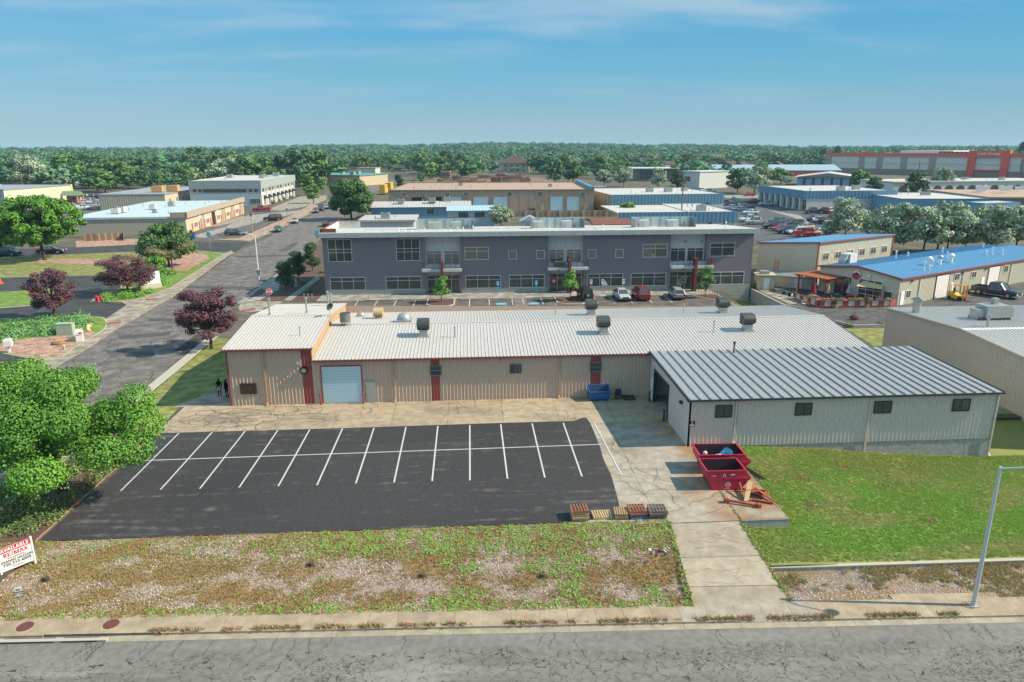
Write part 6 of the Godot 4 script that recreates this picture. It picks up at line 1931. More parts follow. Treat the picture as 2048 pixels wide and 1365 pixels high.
func make_mid_trees() -> void:
	var ol := "silver leaved trees between workshop and car park"
	for a in [["olive_a", 98.78,-178.81,11.99, 1.0, "tall silver tree at the left end of the silver row, before the car park"], ["olive_b", 105.75,-180.31,7.47, .9, "small silver bush between the first two silver trees"], ["olive_b", 98.53,-157.44,12.27, 1.05, "silver tree second in the row behind the tall cream shed"], ["olive_a", 103.77,-153.75,11.6, 1.1, "broad silver tree above the ridge of the blue roof"], ["olive_b", 110.09,-154.81,12.69, .9, "tallest silver tree in the middle of the row"], ["olive_a", 115.39,-155.99,7.27, 1.0, "low silver tree with a green bush at its foot"], ["olive_b", 118.59,-154.08,11.9, 1.05, "silver tree before the brown building"], ["olive_a", 126.8,-155.01,11.66, 1.1, "silver tree at the right picture edge"], ["olive_b", 97.01,-183.25,4.79, 1.2, "low silver shrub behind the white car"]]:
		plant(a[0], a[1], a[2], a[3], a[5], ol, a[4])
	for a in [["olive_b", 148.86,-362.86,15.14, 1.15, "leaning silver tree over the bright red car"], ["green_d", 144.87,-376.14,13.58, 1.1, "dark green tree left of the leaning silver tree"], ["green_a", 209.2,-467.25,11.04, 1.6, "broad green tree right of the leaning silver tree"], ["olive_a", 207.07,-454.14,6.33, 1.5, "small silver tree in front of the blue peaked workshop"], ["olive_a", 202.07,-468.2,11.05, 1.2, "silver tree before the long storage sheds"], ["olive_a", 85.43,-444.99,11.58, 1.2, "left silver tree behind the white roofed blue workshop"], ["olive_b", 97.47,-443.45,14.28, .9, "right silver tree behind the white roofed blue workshop"], ["green_d", 58.46,-480.41,16.32, 1.0, "dark tree behind the right part of the long brown workshop"], ["green_d", 72.81,-492.56,16.74, 1.1, "dark tree right behind the brown roof, second of two"], ["green_a", 115.95,-624,18.21, 1.4, "green tree rising behind the silver pair"], ["olive_a", 107.88,-399.12,14.02, .9, "silver tree beside the wooden pole"], ["pine", 107.2,-359.6,13.43, 1.2, "dark conifer just left of the wooden pole top"], ["green_c", 52.61,-233.51,6.57, 1.1, "light green bush at the corner of the blue and white workshop"], ["olive_b", 10.02,-217.45,7.29, 1.2, "grey green tree beside the pale blue tower shed"], ["pine", 494.04,-941.08,27.18, 1.0, "tall dark conifer left of the red storage building"], ["pine", 492.04,-971.42,24.04, 1.0, "shorter dark conifer left of the red storage building"], ["green_c", 223.81,-399.93,11.78, .9, "light green tree left of the arcade building"], ["green_c", 228.55,-399.34,10.38, .9, "light green tree beside the dark round one"], ["green_d", 206.86,-352.04,9.69, 1.0, "dark round tree at the corner of the arcade building"], ["green_d", 224.95,-345.99,12.48, 1.0, "dark tree in front of the arcades"], ["olive_b", 248.97,-363.78,14.39, .7, "slim silver tree, left one before the arcades"], ["olive_a", 253.05,-363.3,12.86, .75, "slim silver tree, right one before the arcades"], ["pine", -41.68,-438.16,9.46, 1.3, "dark conifer at the corner of the long brown workshop"], ["green_a", -42.93,-648.54,22.49, 1.0, "tall tree left of the grey house"], ["pine", -18.7,-644.8,23.7, 1.4, "tall dark conifer right of the grey house"], ["green_d", -260.53,-707.68,27.27, 1.15, "huge dark tree rising above the left treeline"], ["green_c", -215.96,-742.54,16.63, 1.4, "light green broad tree behind the white two storey building"], ["poplar", -69.21,-324.24,9.42, 1.3, "light green street tree left of the side street"], ["poplar", -82.86,-377.53,12.41, 1.2, "dark topped street tree beyond the white building"], ["green_c", -81.56,-407.63,9.04, 1.0, "yellowish young tree farther up the street"], ["green_c", -243.75,-469,15.35, .8, "bright tall tree behind the white warehouse corner"], ["green_a", -207.29,-422.63,13.62, 1.4, "broad green tree behind the used cars"], ["green_b", -211.06,-459.23,13.89, 1.3, "broad dark tree behind the beige warehouse"], ["green_b", -201.15,-458,9.98, 1.0, "dark tree over the beige warehouse roof"], ["green_a", -194.3,-493.43,6.53, 1.6, "low dark tree beside the beige buildings"], ["green_d", -231.32,-703.07,4.65, 2.0, "small dark tree on the roofline behind the white building"], ["pine", 735.67,-918.5,32.68, .8, "dark tall tree at the far right edge above the storage building"], ["green_a", 1562.18,-2064.73,24.39, 1.6, "green tree top behind the storage building"], ["green_b", 1131.39,-1945.65,20.09, 1.6, "dark tree top left of the white roof behind the storage building"]]:
		plant(a[0], a[1], a[2], a[3], a[5], "", a[4])
	# the belt of trees beyond the workshops, tree by tree where they show largest
	rng.seed = 404
	var kinds := ["green_a", "green_b", "green_c", "green_d", "green_e", "green_f", "green_b", "poplar", "olive_b"]
	var belts := [[-330, -90, -420, -520, 46, "tree in the belt behind the used car lot", 17], [-90, 60, -420, -640, 50, "tree in the belt beyond the white two storey building", 13], [-420, -150, -560, -760, 56, "tree in the second rank of the left belt", 15], [60, 300, -520, -700, 46, "tree around the lumber yard and the lodge", 12], [-150, 240, -700, -900, 60, "tree in the far belt behind the lodge", 14], [300, 620, -760, -920, 36, "tree behind the storage sheds on the right", 12]]
	for b in belts:
		for k in b[4]:
			var x := rng.randf_range(b[0], b[1])
			var z := rng.randf_range(b[3], b[2])
			var kd: String = kinds[rng.randi() % kinds.size()]
			var h: float = b[6] * lerpf(.5, 1.5, pow(rng.randf(), 1.4))
			if busy(x, z):
				continue
			plant(kd, x, z, h, {"a": "rounded green", "b": "broad dark green", "c": "light green", "d": "very dark", "e": "yellowish green", "f": "bluish green", "r": "slim pale green"}.get(kd[-1], "") + " " + b[5] if not kd.begins_with("olive") else "silvery " + b[5], b[5] + " (" + kd.replace("_", " ") + ")", rng.randf_range(.9, 1.5))

func busy(x: float, z: float) -> bool:
	for r in [[-40, 70, -350, -260], [-205, -75, -380, -200], [380, 470, -760, -500], [240, 340, -640, -580], [8, 70, -745, -345], [-20, 45, -600, -430], [-100, -40, -700, -300], [230, 480, -700, -380], [90, 300, -420, -240], [90, 230, -760, -640], [-30, 110, -520, -400]]:
		if x > r[0] and x < r[1] and z > r[2] and z < r[3]:
			return true
	return false

func scatter(called: String, mesh: Mesh, xs: Array, colors: Array, label := "") -> MultiMeshInstance3D:
	var mm := MultiMesh.new()
	mm.transform_format = MultiMesh.TRANSFORM_3D
	mm.use_colors = true
	mm.mesh = mesh
	mm.instance_count = xs.size()
	for k in xs.size():
		mm.set_instance_transform(k, xs[k])
		mm.set_instance_color(k, colors[k])
	var o := MultiMeshInstance3D.new()
	o.name = called
	o.multimesh = mm
	add_child(o, true)
	kind(o, "stuff", label)
	return o

func make_treeline() -> void:
	rng.seed = 515
	var bl := lobes(77, .1, 1.0, .5, 12, .2)
	var me := leaf_blob(bl, 220, .17, 78, Color(.12, .255, .085), Color(.055, .13, .05), 0, .5).mesh(leaf_mat())
	var xs := []
	var cs := []
	for band in [[520, 900, 1000, 11], [900, 1500, 4200, 12], [1500, 3100, 9000, 14]]:
		for k in band[2]:
			var a := rng.randf_range(-.85, .95)
			var d: float = sqrt(rng.randf_range(band[0] * band[0], band[1] * band[1]))
			var x := sin(a) * d
			var z := -cos(a) * d
			if d < 900 and (busy(x, z) or TX["n"].get_noise_2d(x * .3, z * .3) < -.08):
				continue
			var s: float = band[3] * lerpf(.5, 1.7, pow(rng.randf(), 1.8))
			xs.append(Transform3D(Basis(Vector3.UP, rng.randf() * TAU).scaled(V(s * rng.randf_range(1, 1.5), s, s * rng.randf_range(1, 1.5))), V(x, hills_y(x, z), z)))
			cs.append(Color(1, 1, 1) * rng.randf_range(.6, 1.3) * Color(rng.randf_range(.75, 1.15), 1, rng.randf_range(.85, 1.5)))
	scatter("treeline", me, xs, cs, "far wooded suburbs reaching to the horizon")
	# pale roofs that show between far trees
	rng.seed = 88
	var hb := new_b().box(V(-6, 0, -5), V(6, 4, 5)).mesh(null)
	var hr := new_b()
	hr.loft([[V(-6.5, 4, 5.5), V(-6.5, 4, -5.5), V(-6.5, 7, 0)], [V(6.5, 4, 5.5), V(6.5, 4, -5.5), V(6.5, 7, 0)]])
	var hx := []
	var hc := []
	for k in 420:
		var a := rng.randf_range(-.75, .85)
		var d := rng.randf_range(700, 2600)
		var x := sin(a) * d
		var z := -cos(a) * d
		hx.append(Transform3D(Basis(Vector3.UP, rng.randf() * TAU), V(x, hills_y(x, z) + 3.5, z)))
		hc.append(Color(1, .95, .88) * rng.randf_range(.6, 1.0))
	var wm := tinted("far_wall", .8)
	wm.albedo_color = Color(.5, .47, .42).linear_to_srgb()
	scatter("far_houses", hb, hx, hc, "far houses scattered in the wooded suburbs").material_override = wm
	scatter("far_roofs", hr.mesh(), hx, hc, "roofs of the far houses in the woods").material_override = M["shingle"]

func make_low_plants() -> void:
	# juniper mass on the corner garden and shrubs by the lot
	var bl := []
	rng.seed = 70
	var poly := P([-59.12,-88.66, -61.65,-92.76, -62.99,-97.4, -63.08,-101.79, -61.08,-102.56, -59.09,-102.1, -58.45,-104.89, -56.26,-103.13, -53.92,-99.59, -52.69,-96.62, -53.17,-94.74, -54.4,-92.48, -56.63,-90.64])
	for k in 200:
		var p := Vector2(rng.randf_range(-66, -48), rng.randf_range(-104, -86))
		if Geometry2D.is_point_in_polygon(p, poly):
			bl.append([V(p.x, .25, p.y), V(1.1, rng.randf_range(.45, .8), 1.0)])
	kind(put("juniper_mass", leaf_blob(bl, 9000, .22, 71, Color(.17, .36, .11), Color(.09, .22, .07), .2), leaf_mat()), "stuff", "spreading green juniper mass behind the utility cabinet")
	bl = []
	var hedge := P([-60.84,-114.25, -60.16,-119.39, -58.79,-123.61, -55.46,-123.34, -53.4,-118.86, -55.17,-113.81, -57.6,-112.86])
	var hedge2 := P([-60.77,-139.92, -58.94,-142.08, -54.98,-132.93, -54.11,-124.59, -56.05,-128.03])
	for k in 260:
		var p := Vector2(rng.randf_range(-70, -48), rng.randf_range(-145, -108))
		if Geometry2D.is_point_in_polygon(p, hedge) or Geometry2D.is_point_in_polygon(p, hedge2):
			bl.append([V(p.x, .3, p.y), V(1.0, rng.randf_range(.5, .75), 1.0)])
	kind(put("low_hedge", leaf_blob(bl, 7000, .22, 72, Color(.16, .36, .05), Color(.09, .22, .035), .3), leaf_mat()), "stuff", "clipped bright green low hedge round the entrance sign")
	bl = []
	rng.seed = 73
	for k in 230:
		var t := rng.randf()
		var x := rng.randf_range(-33.6, -27.9)
		var z := lerpf(-59, -38.5, t)
		if x > -28.5 and z > -41:
			continue
		if nz2(x * 6, z * 6) < -.12:
			continue
		bl.append([V(x, .05, z), V(.8, rng.randf_range(.25, .5), .75)])
	kind(put("shrub_mass", leaf_blob(bl, 20000, .13, 74, Color(.17, .26, .06), Color(.06, .12, .035), .1), leaf_mat()), "stuff", "unclipped green shrubs between the street and the black lot")
	# small bushes
	var small := [[-87.81,-326.24, 1.8, "first of the clipped bushes along the white building"], [-88.56,-338.71, 1.8, "second of the clipped bushes along the white building"], [-88.74,-348.66, 1.8, "third of the clipped bushes along the white building"], [-87.17,-359.01, 1.8, "dark clipped bush far along the white building"], [-27.38,-118.93, .8, "grassy tuft bush beside the bicycle stands"], [-28.84,-137.88, .8, "low grey bush against the end of the office building"], [-30.07,-126.92, .7, "low bush in the mulch under the narrow trees"], [49.63,-116.81, 1.3, "bright green shrub beside the cream hut"], [51.18,-113.59, .6, "small yellow shrub on the slab behind the retaining wall"], [54.05,-92.88, .8, "reddish weeds at the low edge of the workshop yard"], [51.04,-88.8, .7, "green weeds at the low edge beside the warehouse end"], [55.57,-89.01, .7, "green weeds at the foot of the beige shed"]]
	for a in small:
		var s: float = a[2]
		var t := thing("bush", a[3], "bush", V(a[0], .05, a[1]))
		var red: bool = a[3].begins_with("reddish")
		put("foliage", leaf_blob([[V(0, s * .4, 0), V(s * .6, s * .5, s * .6)], [V(s * .4, s * .3, .1), V(s * .45, s * .35, s * .4)], [V(-s * .4, s * .3, -.1), V(s * .45, s * .38, s * .4)]], 420, s * .14, int(s * 100) + t.get_index(), Color(.16, .05, .03) if red else Color(.17, .27, .07), Color(.07, .04, .02) if red else Color(.08, .16, .045)), leaf_mat(), t)
	# weeds and grass of the bank, lawn and kerb
	rng.seed = 90
	var wb := leaf_blob([[V(0, .06, 0), V(.13, .08, .13)]], 30, .05, 91, Color(1, 1, 1), Color(.7, .7, .7), .1, .1).mesh(leaf_mat())
	var gb := new_b()
	gb.tint = true
	for k in 9:
		var a := rng.randf() * TAU
		var r := rng.randf_range(.0, .07)
		var p := V(cos(a * 3) * r, 0, sin(a * 3) * r)
		var s := V(cos(a), 0, sin(a)) * .012
		gb.col = Color(1, 1, 1) * rng.randf_range(.75, 1.1)
		gb.t(p - s, p + s, p + V(cos(a * 5) * .06, rng.randf_range(.06, .12), sin(a * 5) * .06))
	var gm := gb.mesh(leaf_mat())
	var wx := []
	var wc := []
	var gx := []
	var gc := []
	for k in 76000:
		var x := rng.randf_range(-34, 12.6)
		var z := rng.randf_range(-40.4, -32.0)
		if z > -31.15 + .0346 * x - 1.8 or x > 12.7 + (z + 40) * -.1:
			continue
		var g := green_of(x, z)
		var y := verge_y(x, z)
		var b := Basis(Vector3.UP, rng.randf() * TAU)
		if rng.randf() < pow(g, 1.25) * .62 * smoothstep(-.3, .3, nz2(x * 30, z * 30) + .1):
			wx.append(Transform3D(b.scaled(V(1, .7, 1) * rng.randf_range(.5, 1.3)), V(x, y, z)))
			var brown := 1.0 if rng.randf() < .15 else 0.0
			wc.append(Color(.24, .46, .09).lerp(Color(.36, .4, .11), rng.randf() * (.6 if z > -38.5 else 1.0)).lerp(Color(.4, .22, .1), brown))
		elif rng.randf() < .3 - .22 * smoothstep(0, .3, nz2(x * 7 + 20, z * 14)):
			gx.append(Transform3D(b * rng.randf_range(.8, 1.5), V(x, y, z)))
			gc.append(Color(.46, .31, .14).lerp(Color(.34, .29, .1), rng.randf()))
	for k in 9000:                                        # right strip
		var x := rng.randf_range(17.6, 36)
		var z := rng.randf_range(-35.5, -31.2)
		if z > -31.15 + .0346 * x - (1.9 if x < 20.5 or x > 27.5 else 3.0) or nz2(x * 5, z * 7 + 90) + .7 * nz2(x * 30, z * 30) < .1:
			continue
		if rng.randf() < .1:
			wx.append(Transform3D(Basis(Vector3.UP, rng.randf() * TAU) * rng.randf_range(.5, 1.1), V(x, -.85, z)))
			wc.append(Color(.2, .34, .08).lerp(Color(.45, .3, .14), rng.randf() * rng.randf()))
		else:
			gx.append(Transform3D(Basis(Vector3.UP, rng.randf() * TAU) * rng.randf_range(.8, 1.5), V(x, -.85, z)))
			gc.append(Color(.46, .31, .14).lerp(Color(.34, .29, .1), rng.randf()))
	for k in 1700:                                        # weeds in the kerb joint and along slab joints
		var x := rng.randf_range(-17, 26)
		if nz2(x * 9, 5) + nz2(x * 40, 9) * .6 < -.15 or rng.randf() < .35:
			continue
		gx.append(Transform3D(Basis(Vector3.UP, rng.randf() * TAU) * rng.randf_range(.9, 2.4), V(x, -.78, -31.15 + .0346 * x - .63 + rng.randf_range(-.12, .1))))
		gc.append(Color(.27, .32, .09).lerp(Color(.5, .24, .17), rng.randf()))
	for k in 70:
		var t := rng.randf()
		wx.append(Transform3D(Basis(Vector3.UP, rng.randf() * TAU) * rng.randf_range(.4, .9), V(17.42 + rng.randf_range(-.05, .05), .0, lerpf(-44.1, -40, t))))
		wc.append(Color(.2, .28, .07))
	for k in 200:                                         # along the driveway edges
		var t := rng.randf()
		var side := rng.randi() % 2
		wx.append(Transform3D(Basis(Vector3.UP, rng.randf() * TAU) * rng.randf_range(.7, 1.5), V([lerpf(12.7, 11.9, t), lerpf(17.3, 17.35, t)][side] + (rng.randf_range(-.25, .05) if side == 0 else rng.randf_range(-.02, .2)), lerpf(-.03, -.78, t), lerpf(-40, -32.6, t))))
		wc.append(Color(.18, .34, .06).lerp(Color(.36, .3, .1), rng.randf()))
	var sb := new_b().ball(V(0, 0, 0), V(.035, .022, .03), 5, 3, -.2)
	var sx := []
	var sc := []
	for k in 26000:
		var right := k % 6 == 0
		var x := rng.randf_range(17.6, 38) if right else rng.randf_range(-30, 12.6)
		var z := rng.randf_range(-35.6, -32.4) if right else rng.randf_range(-40.2, -32.6)
		if not right and (nz2(x * 7 + 20, z * 14) + .25 * nz2(x * 40, z * 60) < -.12 or z > -31.15 + .0346 * x - 1.85 or x > 12.7 + (z + 40) * -.1):
			continue
		sx.append(Transform3D(Basis(Vector3.UP, rng.randf() * TAU) * rng.randf_range(.5, 1.7), V(x, -.97 + .15 * smoothstep(-35.5, -32.5, z) if right else verge_y(x, z) + .005, z)))
		sc.append(Color(.42, .37, .335) * rng.randf_range(.55, 1.3))
	scatter("gravel", sb.mesh(tinted("stone_chip", .9)), sx, sc, "loose pale stones of the gravel bank")
	scatter("weeds", wb, wx, wc, "weeds growing over the gravel bank and along the kerb")
	scatter("dead_grass", gm, gx, gc, "short dead grass on the gravel bank")
	gx = []
	gc = []
	for k in 52000:
		var x := rng.randf_range(17.6, 48)
		var z := rng.randf_range(-51.7, -36)
		if x < 20.7 and z < -39.9 or x < 21.3 and z < -51.6:
			continue
		var a := nz2(x * 4, z * 6)
		var c := Color(.33, .4, .09).lerp(Color(.27, .46, .07), smoothstep(-.35, .55, nz2(x * 2.2 + 7, z * 2.6) + smoothstep(-42, -36, z) * .3))
		c = c.lerp(Color(.5, .44, .18), smoothstep(.0, .5, a + .3 * nz2(x * 20, z * 20)) * .6)
		gx.append(Transform3D(Basis(Vector3.UP, rng.randf() * TAU) * rng.randf_range(.8, 1.5), V(x, lawn_y(x, z) - .01, z)))
		gc.append(c * rng.randf_range(.85, 1.15))
	scatter("lawn_grass", gm, gx, gc, "blades of the sloping lawn below the annex")
	# bare diggings in the lawn
	var dig := [[24.6, -46.5, .5, "bare earth digging in the lawn right of the skips"], [30.0, -45.2, .35, "bare earth digging in the middle of the lawn"], [23.4, -42.6, .55, "dark bare earth digging right of the concrete corner"], [30.6, -40.4, .4, "bare earth digging near the lamp post"], [28.9, -48.6, .4, "small bare digging below the annex plinth"]]
	for a in dig:
		var b := new_b()
		b.tint = true
		rng.seed = int(a[0] * 10)
		for k in 60:
			var w := V(rng.randfn() * a[2] * .7, 0, rng.randfn() * a[2] * .45)
			b.col = Color(.2, .12, .06) * rng.randf_range(.5, 1.2)
			b.ball(w, Vector3.ONE * rng.randf_range(.03, .09), 5, 3, -.3)
		var o := put("dirt_mound", b, tinted("soil", .95))
		o.position = V(a[0], lawn_y(a[0], a[1]) + .02, a[1])
		tag(o, a[3], "dirt mound")

# ---------------------------------------------------------------- the buildings around: flat roofed boxes with their own openings
# frame: x along the front from its left corner, z out of the front, the depth runs to -z
func block(called: String, label: String, x: float, z: float, rot: float, w: float, d: float, h: float, wall: String, roof: String, cap := "", side := "", over := 0.0, pitch := 0.0) -> Node3D:
	var o := thing(called, label, "building", V(x, 0, z), rot)
	var b := new_b()
	if pitch > 0:
		b.ribs(V(0, -.1, 0), V(w, 0, 0), V(0, h + .1, 0), pitch, .12, .06, .05)
	else:
		b.q(V(0, -.1, 0), V(w, -.1, 0), V(w, h, 0), V(0, h, 0))
	put("front_wall", b, M[wall], o)
	b = new_b()
	if pitch > 0:
		b.ribs(V(w, -.1, 0), V(0, 0, -d), V(0, h + .1, 0), pitch, .12, .06, .05)
	else:
		b.q(V(w, -.1, 0), V(w, -.1, -d), V(w, h, -d), V(w, h, 0))
	put("side_wall", b, M[side if side else wall], o)
	b = new_b()
	if pitch > 0:
		b.ribs(V(0, -.1, -d), V(0, 0, d), V(0, h + .1, 0), pitch, .12, .06, .05)
	else:
		b.q(V(0, -.1, -d), V(0, -.1, 0), V(0, h, 0), V(0, h, -d))
	put("side_wall", b, M[side if side else wall], o)
	put("rear_wall", new_b().box(V(0.02, -.1, -d), V(w - .02, h, -d + .1)), M[wall], o)
	put("roof", new_b().box(V(-over, h - .45, over), V(w + over, h - .2 if over == 0 else h + .12, -d - over)), M[roof], o)
	if cap:
		b = new_b()
		for r in [[-.12, .12, w + .12, -.2], [-.12, -d + .2, w + .12, -d - .12], [-.12, -.2, .2, -d + .2], [w - .2, -.2, w + .12, -d + .2]]:
			b.box(V(r[0], h - .5, r[1]), V(r[2], h + .08, r[3]))
		put("parapet_cap", b, M[cap], o)
	return o

func side_frame(o: Node3D, w: float) -> Transform3D:      # right hand wall: x runs from the front corner to the back
	return Transform3D(Basis(V(0, 0, -1), V(0, 1, 0), V(1, 0, 0)), V(w, 0, 0))

func roof_kit(o: Node3D, w: float, d: float, h: float, units: int, pipes: int, seed_: int, m := "galv") -> void:
	rng.seed = seed_
	for k in units:
		var p := V(rng.randf_range(.12, .88) * w, h - .2, -rng.randf_range(.15, .85) * d)
		var s := rng.randf_range(.8, 1.5)
		var u := put("roof_unit", new_b().box(p + V(-s, 0, -s), p + V(s, 1.4 * s, s)), M[m], o)
		put("fan_guard", new_b().cyl(p + V(0, 1.4 * s, 0), p + V(0, 1.4 * s + .15, 0), s * .6, s * .6, 12), M["dark_trim"], u)
	for k in pipes:
		var p := V(rng.randf_range(.06, .94) * w, h - .2, -rng.randf_range(.1, .9) * d)
		put("vent_pipe", new_b().cyl(p, p + V(0, rng.randf_range(.6, 1.4), 0), .13, .13, 7), M["galv"], o)

func make_left_buildings() -> void:
	# tan workshops with the long pale roof, the front's shade painted as duller tan
	var rot := deg_to_rad(3.2)
	var o := block("workshop_row", "row of tan block workshops with pale blue white roof beside the side street", -113.5, -206.5, rot, 32.5, 66, 4.9, "shed_wall", "pale_flat", "", "yellow_wall", .25)
	var S := side_frame(o, 32.5)
	put("fascia", new_b().box(V(32.45, 4.5, .4), V(33.1, 6.2, -66.2)).box(V(28.5, 4.7, .02), V(33.1, 6.2, .4)), M["tan_fascia"], o)
	var x := 7.0
	for k in 5:
		overhead_door(o, Transform3D(S.basis, S.origin + S.basis.z * .04), x + 6.4, 0, x + 9.6, 4.0, 8, M["tan_fascia"] if k != 1 else M["black"], M["red_trim"])
		window(o, S, x, 1.2, x + 1.2, 2.5, 1)
		window(o, S, x + 1.7, 1.2, x + 2.9, 2.5, 1)
		part("door", o, S, V(x + 4.2, 0, .02), V(x + 5.4, 2.4, .08), M["brick_red"])
		part("doorway_post", o, S, V(x - 2.4, 0, .02), V(x - 1.3, 2.5, .1), M["brick_red"])
		x += 11.8
	part("sign_board", o, S, V(12.0, 3.2, .05), V(14.2, 4.3, .12), M["white"])
	part("sign_board", o, S, V(30.5, 3.2, .05), V(32.3, 4.3, .12), M["white"])
	roof_kit(o, 32, 62, 5.0, 0, 9, 5)
	for k in 5:
		var p: Array = [[9.0, -12, 1.0], [9.2, -15.5, 1.1], [14.5, -26, .9], [19.5, -13.5, .6], [15.5, -40, .9]][k]
		var t := thing("rooftop_unit", ["front one of two stacked looking units on the pale workshop roof", "rear one of two stacked looking units on the pale workshop roof", "cream unit on posts in the middle of the pale workshop roof", "small dark fan box near the fascia of the pale workshop roof", "unit near the far end of the pale workshop roof"][k], "air conditioner", o.transform * V(p[0], 5.0, p[1]), rot, "units on the tan workshop roof")
		var s: float = p[2]
		put("cabinet", new_b().box(V(-s, .2, -s), V(s, 1.7 * s, s)), M["white_wall"] if k < 3 else M["galv"], t)
		put("skid", new_b().box(V(-s, -.05, -s), V(-s + .15, .2, s)).box(V(s - .15, -.05, -s), V(s, .2, s)), M["dark_trim"], t)
		put("fan_guard", new_b().cyl(V(0, 1.7 * s, 0), V(0, 1.7 * s + .1, 0), s * .7, s * .7, 14), M["dark_trim"], t)
	# white two storey building
	o = block("white_building", "white two storey building with grey parapet band and black awnings", -117.5, -310, .02, 29.5, 68, 10.7, "pale_blue_wall", "flat_roof", "", "white_wall")
	S = side_frame(o, 29.5)
	part("parapet_band", o, Transform3D(), V(-.1, 7.4, 0), V(29.6, 10.8, .18), M["grey_band"])
	part("parapet_band", o, S, V(-.18, 7.4, 0), V(68, 10.8, .18), M["grey_band"])
	part("window_band", o, Transform3D(), V(5.5, 5.9, .0), V(23.5, 7.2, .1), M["glass"])
	for k in 4:
		window(o, Transform3D(), [1.2, 3.4, 24.2, 26.4][k], 5.9, [3.1, 5.2, 26.0, 28.2][k], 7.2, 1)
	part("corner_band", o, Transform3D(), V(28.5, 5.9, .0), V(29.55, 7.2, .1), M["blue_dark"])
	for k in 12:
		window(o, S, 1.5 + k * 5.4, 5.9, 5.4 + k * 5.4, 7.2, 3, [], M["grey_band"])
	window(o, Transform3D(), 24.6, 1.0, 28.8, 3.1, 5)
	for k in 8:
		var ax := 3.2 + k * 7.9
		var aw := new_b()
		aw.xf = S
		aw.loft([[V(ax, 4.3, .02), V(ax, 3.2, 1.4), V(ax, 3.0, 1.4), V(ax, 3.0, .02)], [V(ax + 3.2, 4.3, .02), V(ax + 3.2, 3.2, 1.4), V(ax + 3.2, 3.0, 1.4), V(ax + 3.2, 3.0, .02)]])
		put("awning", aw, M["black"], o)
		window(o, S, ax + .3, .3, ax + 2.9, 2.8, 2)
		part("pilaster", o, S, V(ax + 4.6, 0, .0), V(ax + 5.3, 7.3, .35), M["white_wall"])
		wall_lamp(o, S, ax + 5.9, 5.2, M["dark_trim"])
	roof_kit(o, 29, 64, 10.6, 5, 12, 6)
	# beige ribbed warehouse behind
	o = block("beige_warehouse", "beige ribbed warehouse with grey roof and two orange roof boxes", -147.3, -294.5, .04, 25.3, 62, 6.3, "shed_wall", "grey_roof", "galv", "yellow_wall", 0, .9)
	S = side_frame(o, 25.3)
	for k in 5:
		window(o, S, 4 + k * 8, 2.6, 6 + k * 8, 4.2, 2)
		part("door", o, S, V(8 + k * 8, 0, .02), V(9.4 + k * 8, 2.3, .1), M["dark_trim"])
	for k in 2:
		var t := thing("rooftop_unit", ["orange roof box nearer to the beige warehouse edge", "orange roof box farther along the beige warehouse roof"][k], "air conditioner", o.transform * V([17.0, 21.5][k], 6.1, [-16.0, -21.0][k]), .04, "orange boxes on the beige roof")
		put("cabinet", new_b().box(V(-2.2, .2, -1.6), V(2.2, 2.6, 1.6)), mat("orange_box", .5, .27, .1, .7), t)
		put("skid", new_b().box(V(-2, -.1, -1.5), V(2, .2, 1.5)), M["dark_trim"], t)
	roof_kit(o, 25, 58, 6.3, 2, 9, 7)
	# white warehouse at the far left, sun painted as cream on the long face, shade as blue in front
	o = block("white_warehouse", "cream white warehouse at the far left behind the maple", -232.5, -317.8, -.13, 38, 42.5, 7.6, "pale_blue_wall", "grey_roof", "galv", "cream_wall2", 0, .9)
	S = side_frame(o, 38)
	part("corner_pilaster", o, S, V(41.6, 0, 0), V(42.6, 7.6, .3), M["lime_wall"])
	for k in 2:
		wall_lamp(o, S, [30.0, 39.0][k], 5.6, M["dark_trim"])
	roof_kit(o, 38, 40, 7.6, 1, 6, 8)
	var pch := thing("porch", "little gabled porch with dark posts before the white warehouse", "porch", V(0, 0, 0), 0)
	pch.position = G(-183.15,-342.67)
	put("roof", new_b().loft([[V(-4, 3.2, 3.2), V(-4, 3.2, -3.2), V(-4, 5.2, 0)], [V(4, 3.2, 3.2), V(4, 3.2, -3.2), V(4, 5.2, 0)]]), M["old_green"], pch)
	for k in 4:
		put("post", new_b().box(V([-3.4, 3.4, -3.4, 3.4][k] - .3, 0, [-2.6, -2.6, 2.6, 2.6][k] - .3), V([-3.4, 3.4, -3.4, 3.4][k] + .3, 3.2, [-2.6, -2.6, 2.6, 2.6][k] + .3)), M["wood_wall"], pch)
	put("wall", new_b().box(V(-3, 0, -2.4), V(3, 3.1, -.5)), M["wood_wall"], pch)
	# roofs beyond
	o = block("green_roofed_hall", "long low hall with green metal roof at the end of the side street", -122.72,-490.72,-0.3575,56.38, 40, 7, "beige_wall", "green_roof", "", "", .5)
	window(o, Transform3D(), 4, 1, 9, 3.5, 3)
	part("wall_panel", o, Transform3D(), V(2, 0, .0), V(16, 5.2, .12), M["yellow_wall"])
	roof_kit(o, 60, 30, 7.2, 5, 4, 9)
	o = block("teal_roofed_house", "white building with two bright teal roofs among the left trees", -306.27,-567.39,-0.8176,25.38, 16, 5.5, "white_wall", "teal", "", "", 1.0)
	put("upper_storey", new_b().box(V(0.2, 5.6, -.5), V(9.5, 8.5, -14)), M["white_wall"], o)
	put("upper_roof", new_b().loft([[V(-1.5, 8.4, .8), V(-1.5, 8.4, -15), V(-1.5, 12.5, -7)], [V(12, 8.4, .8), V(12, 8.4, -15), V(12, 12.5, -7)]]), M["teal"], o)
	o = block("pale_hall", "pale grey hall between the trees at the upper left", -435.11,-735.26,-0.1567,27.34, 25, 9, "white_wall", "pale_flat", "")
	window(o, Transform3D(), 3, 3, 10, 6, 3)
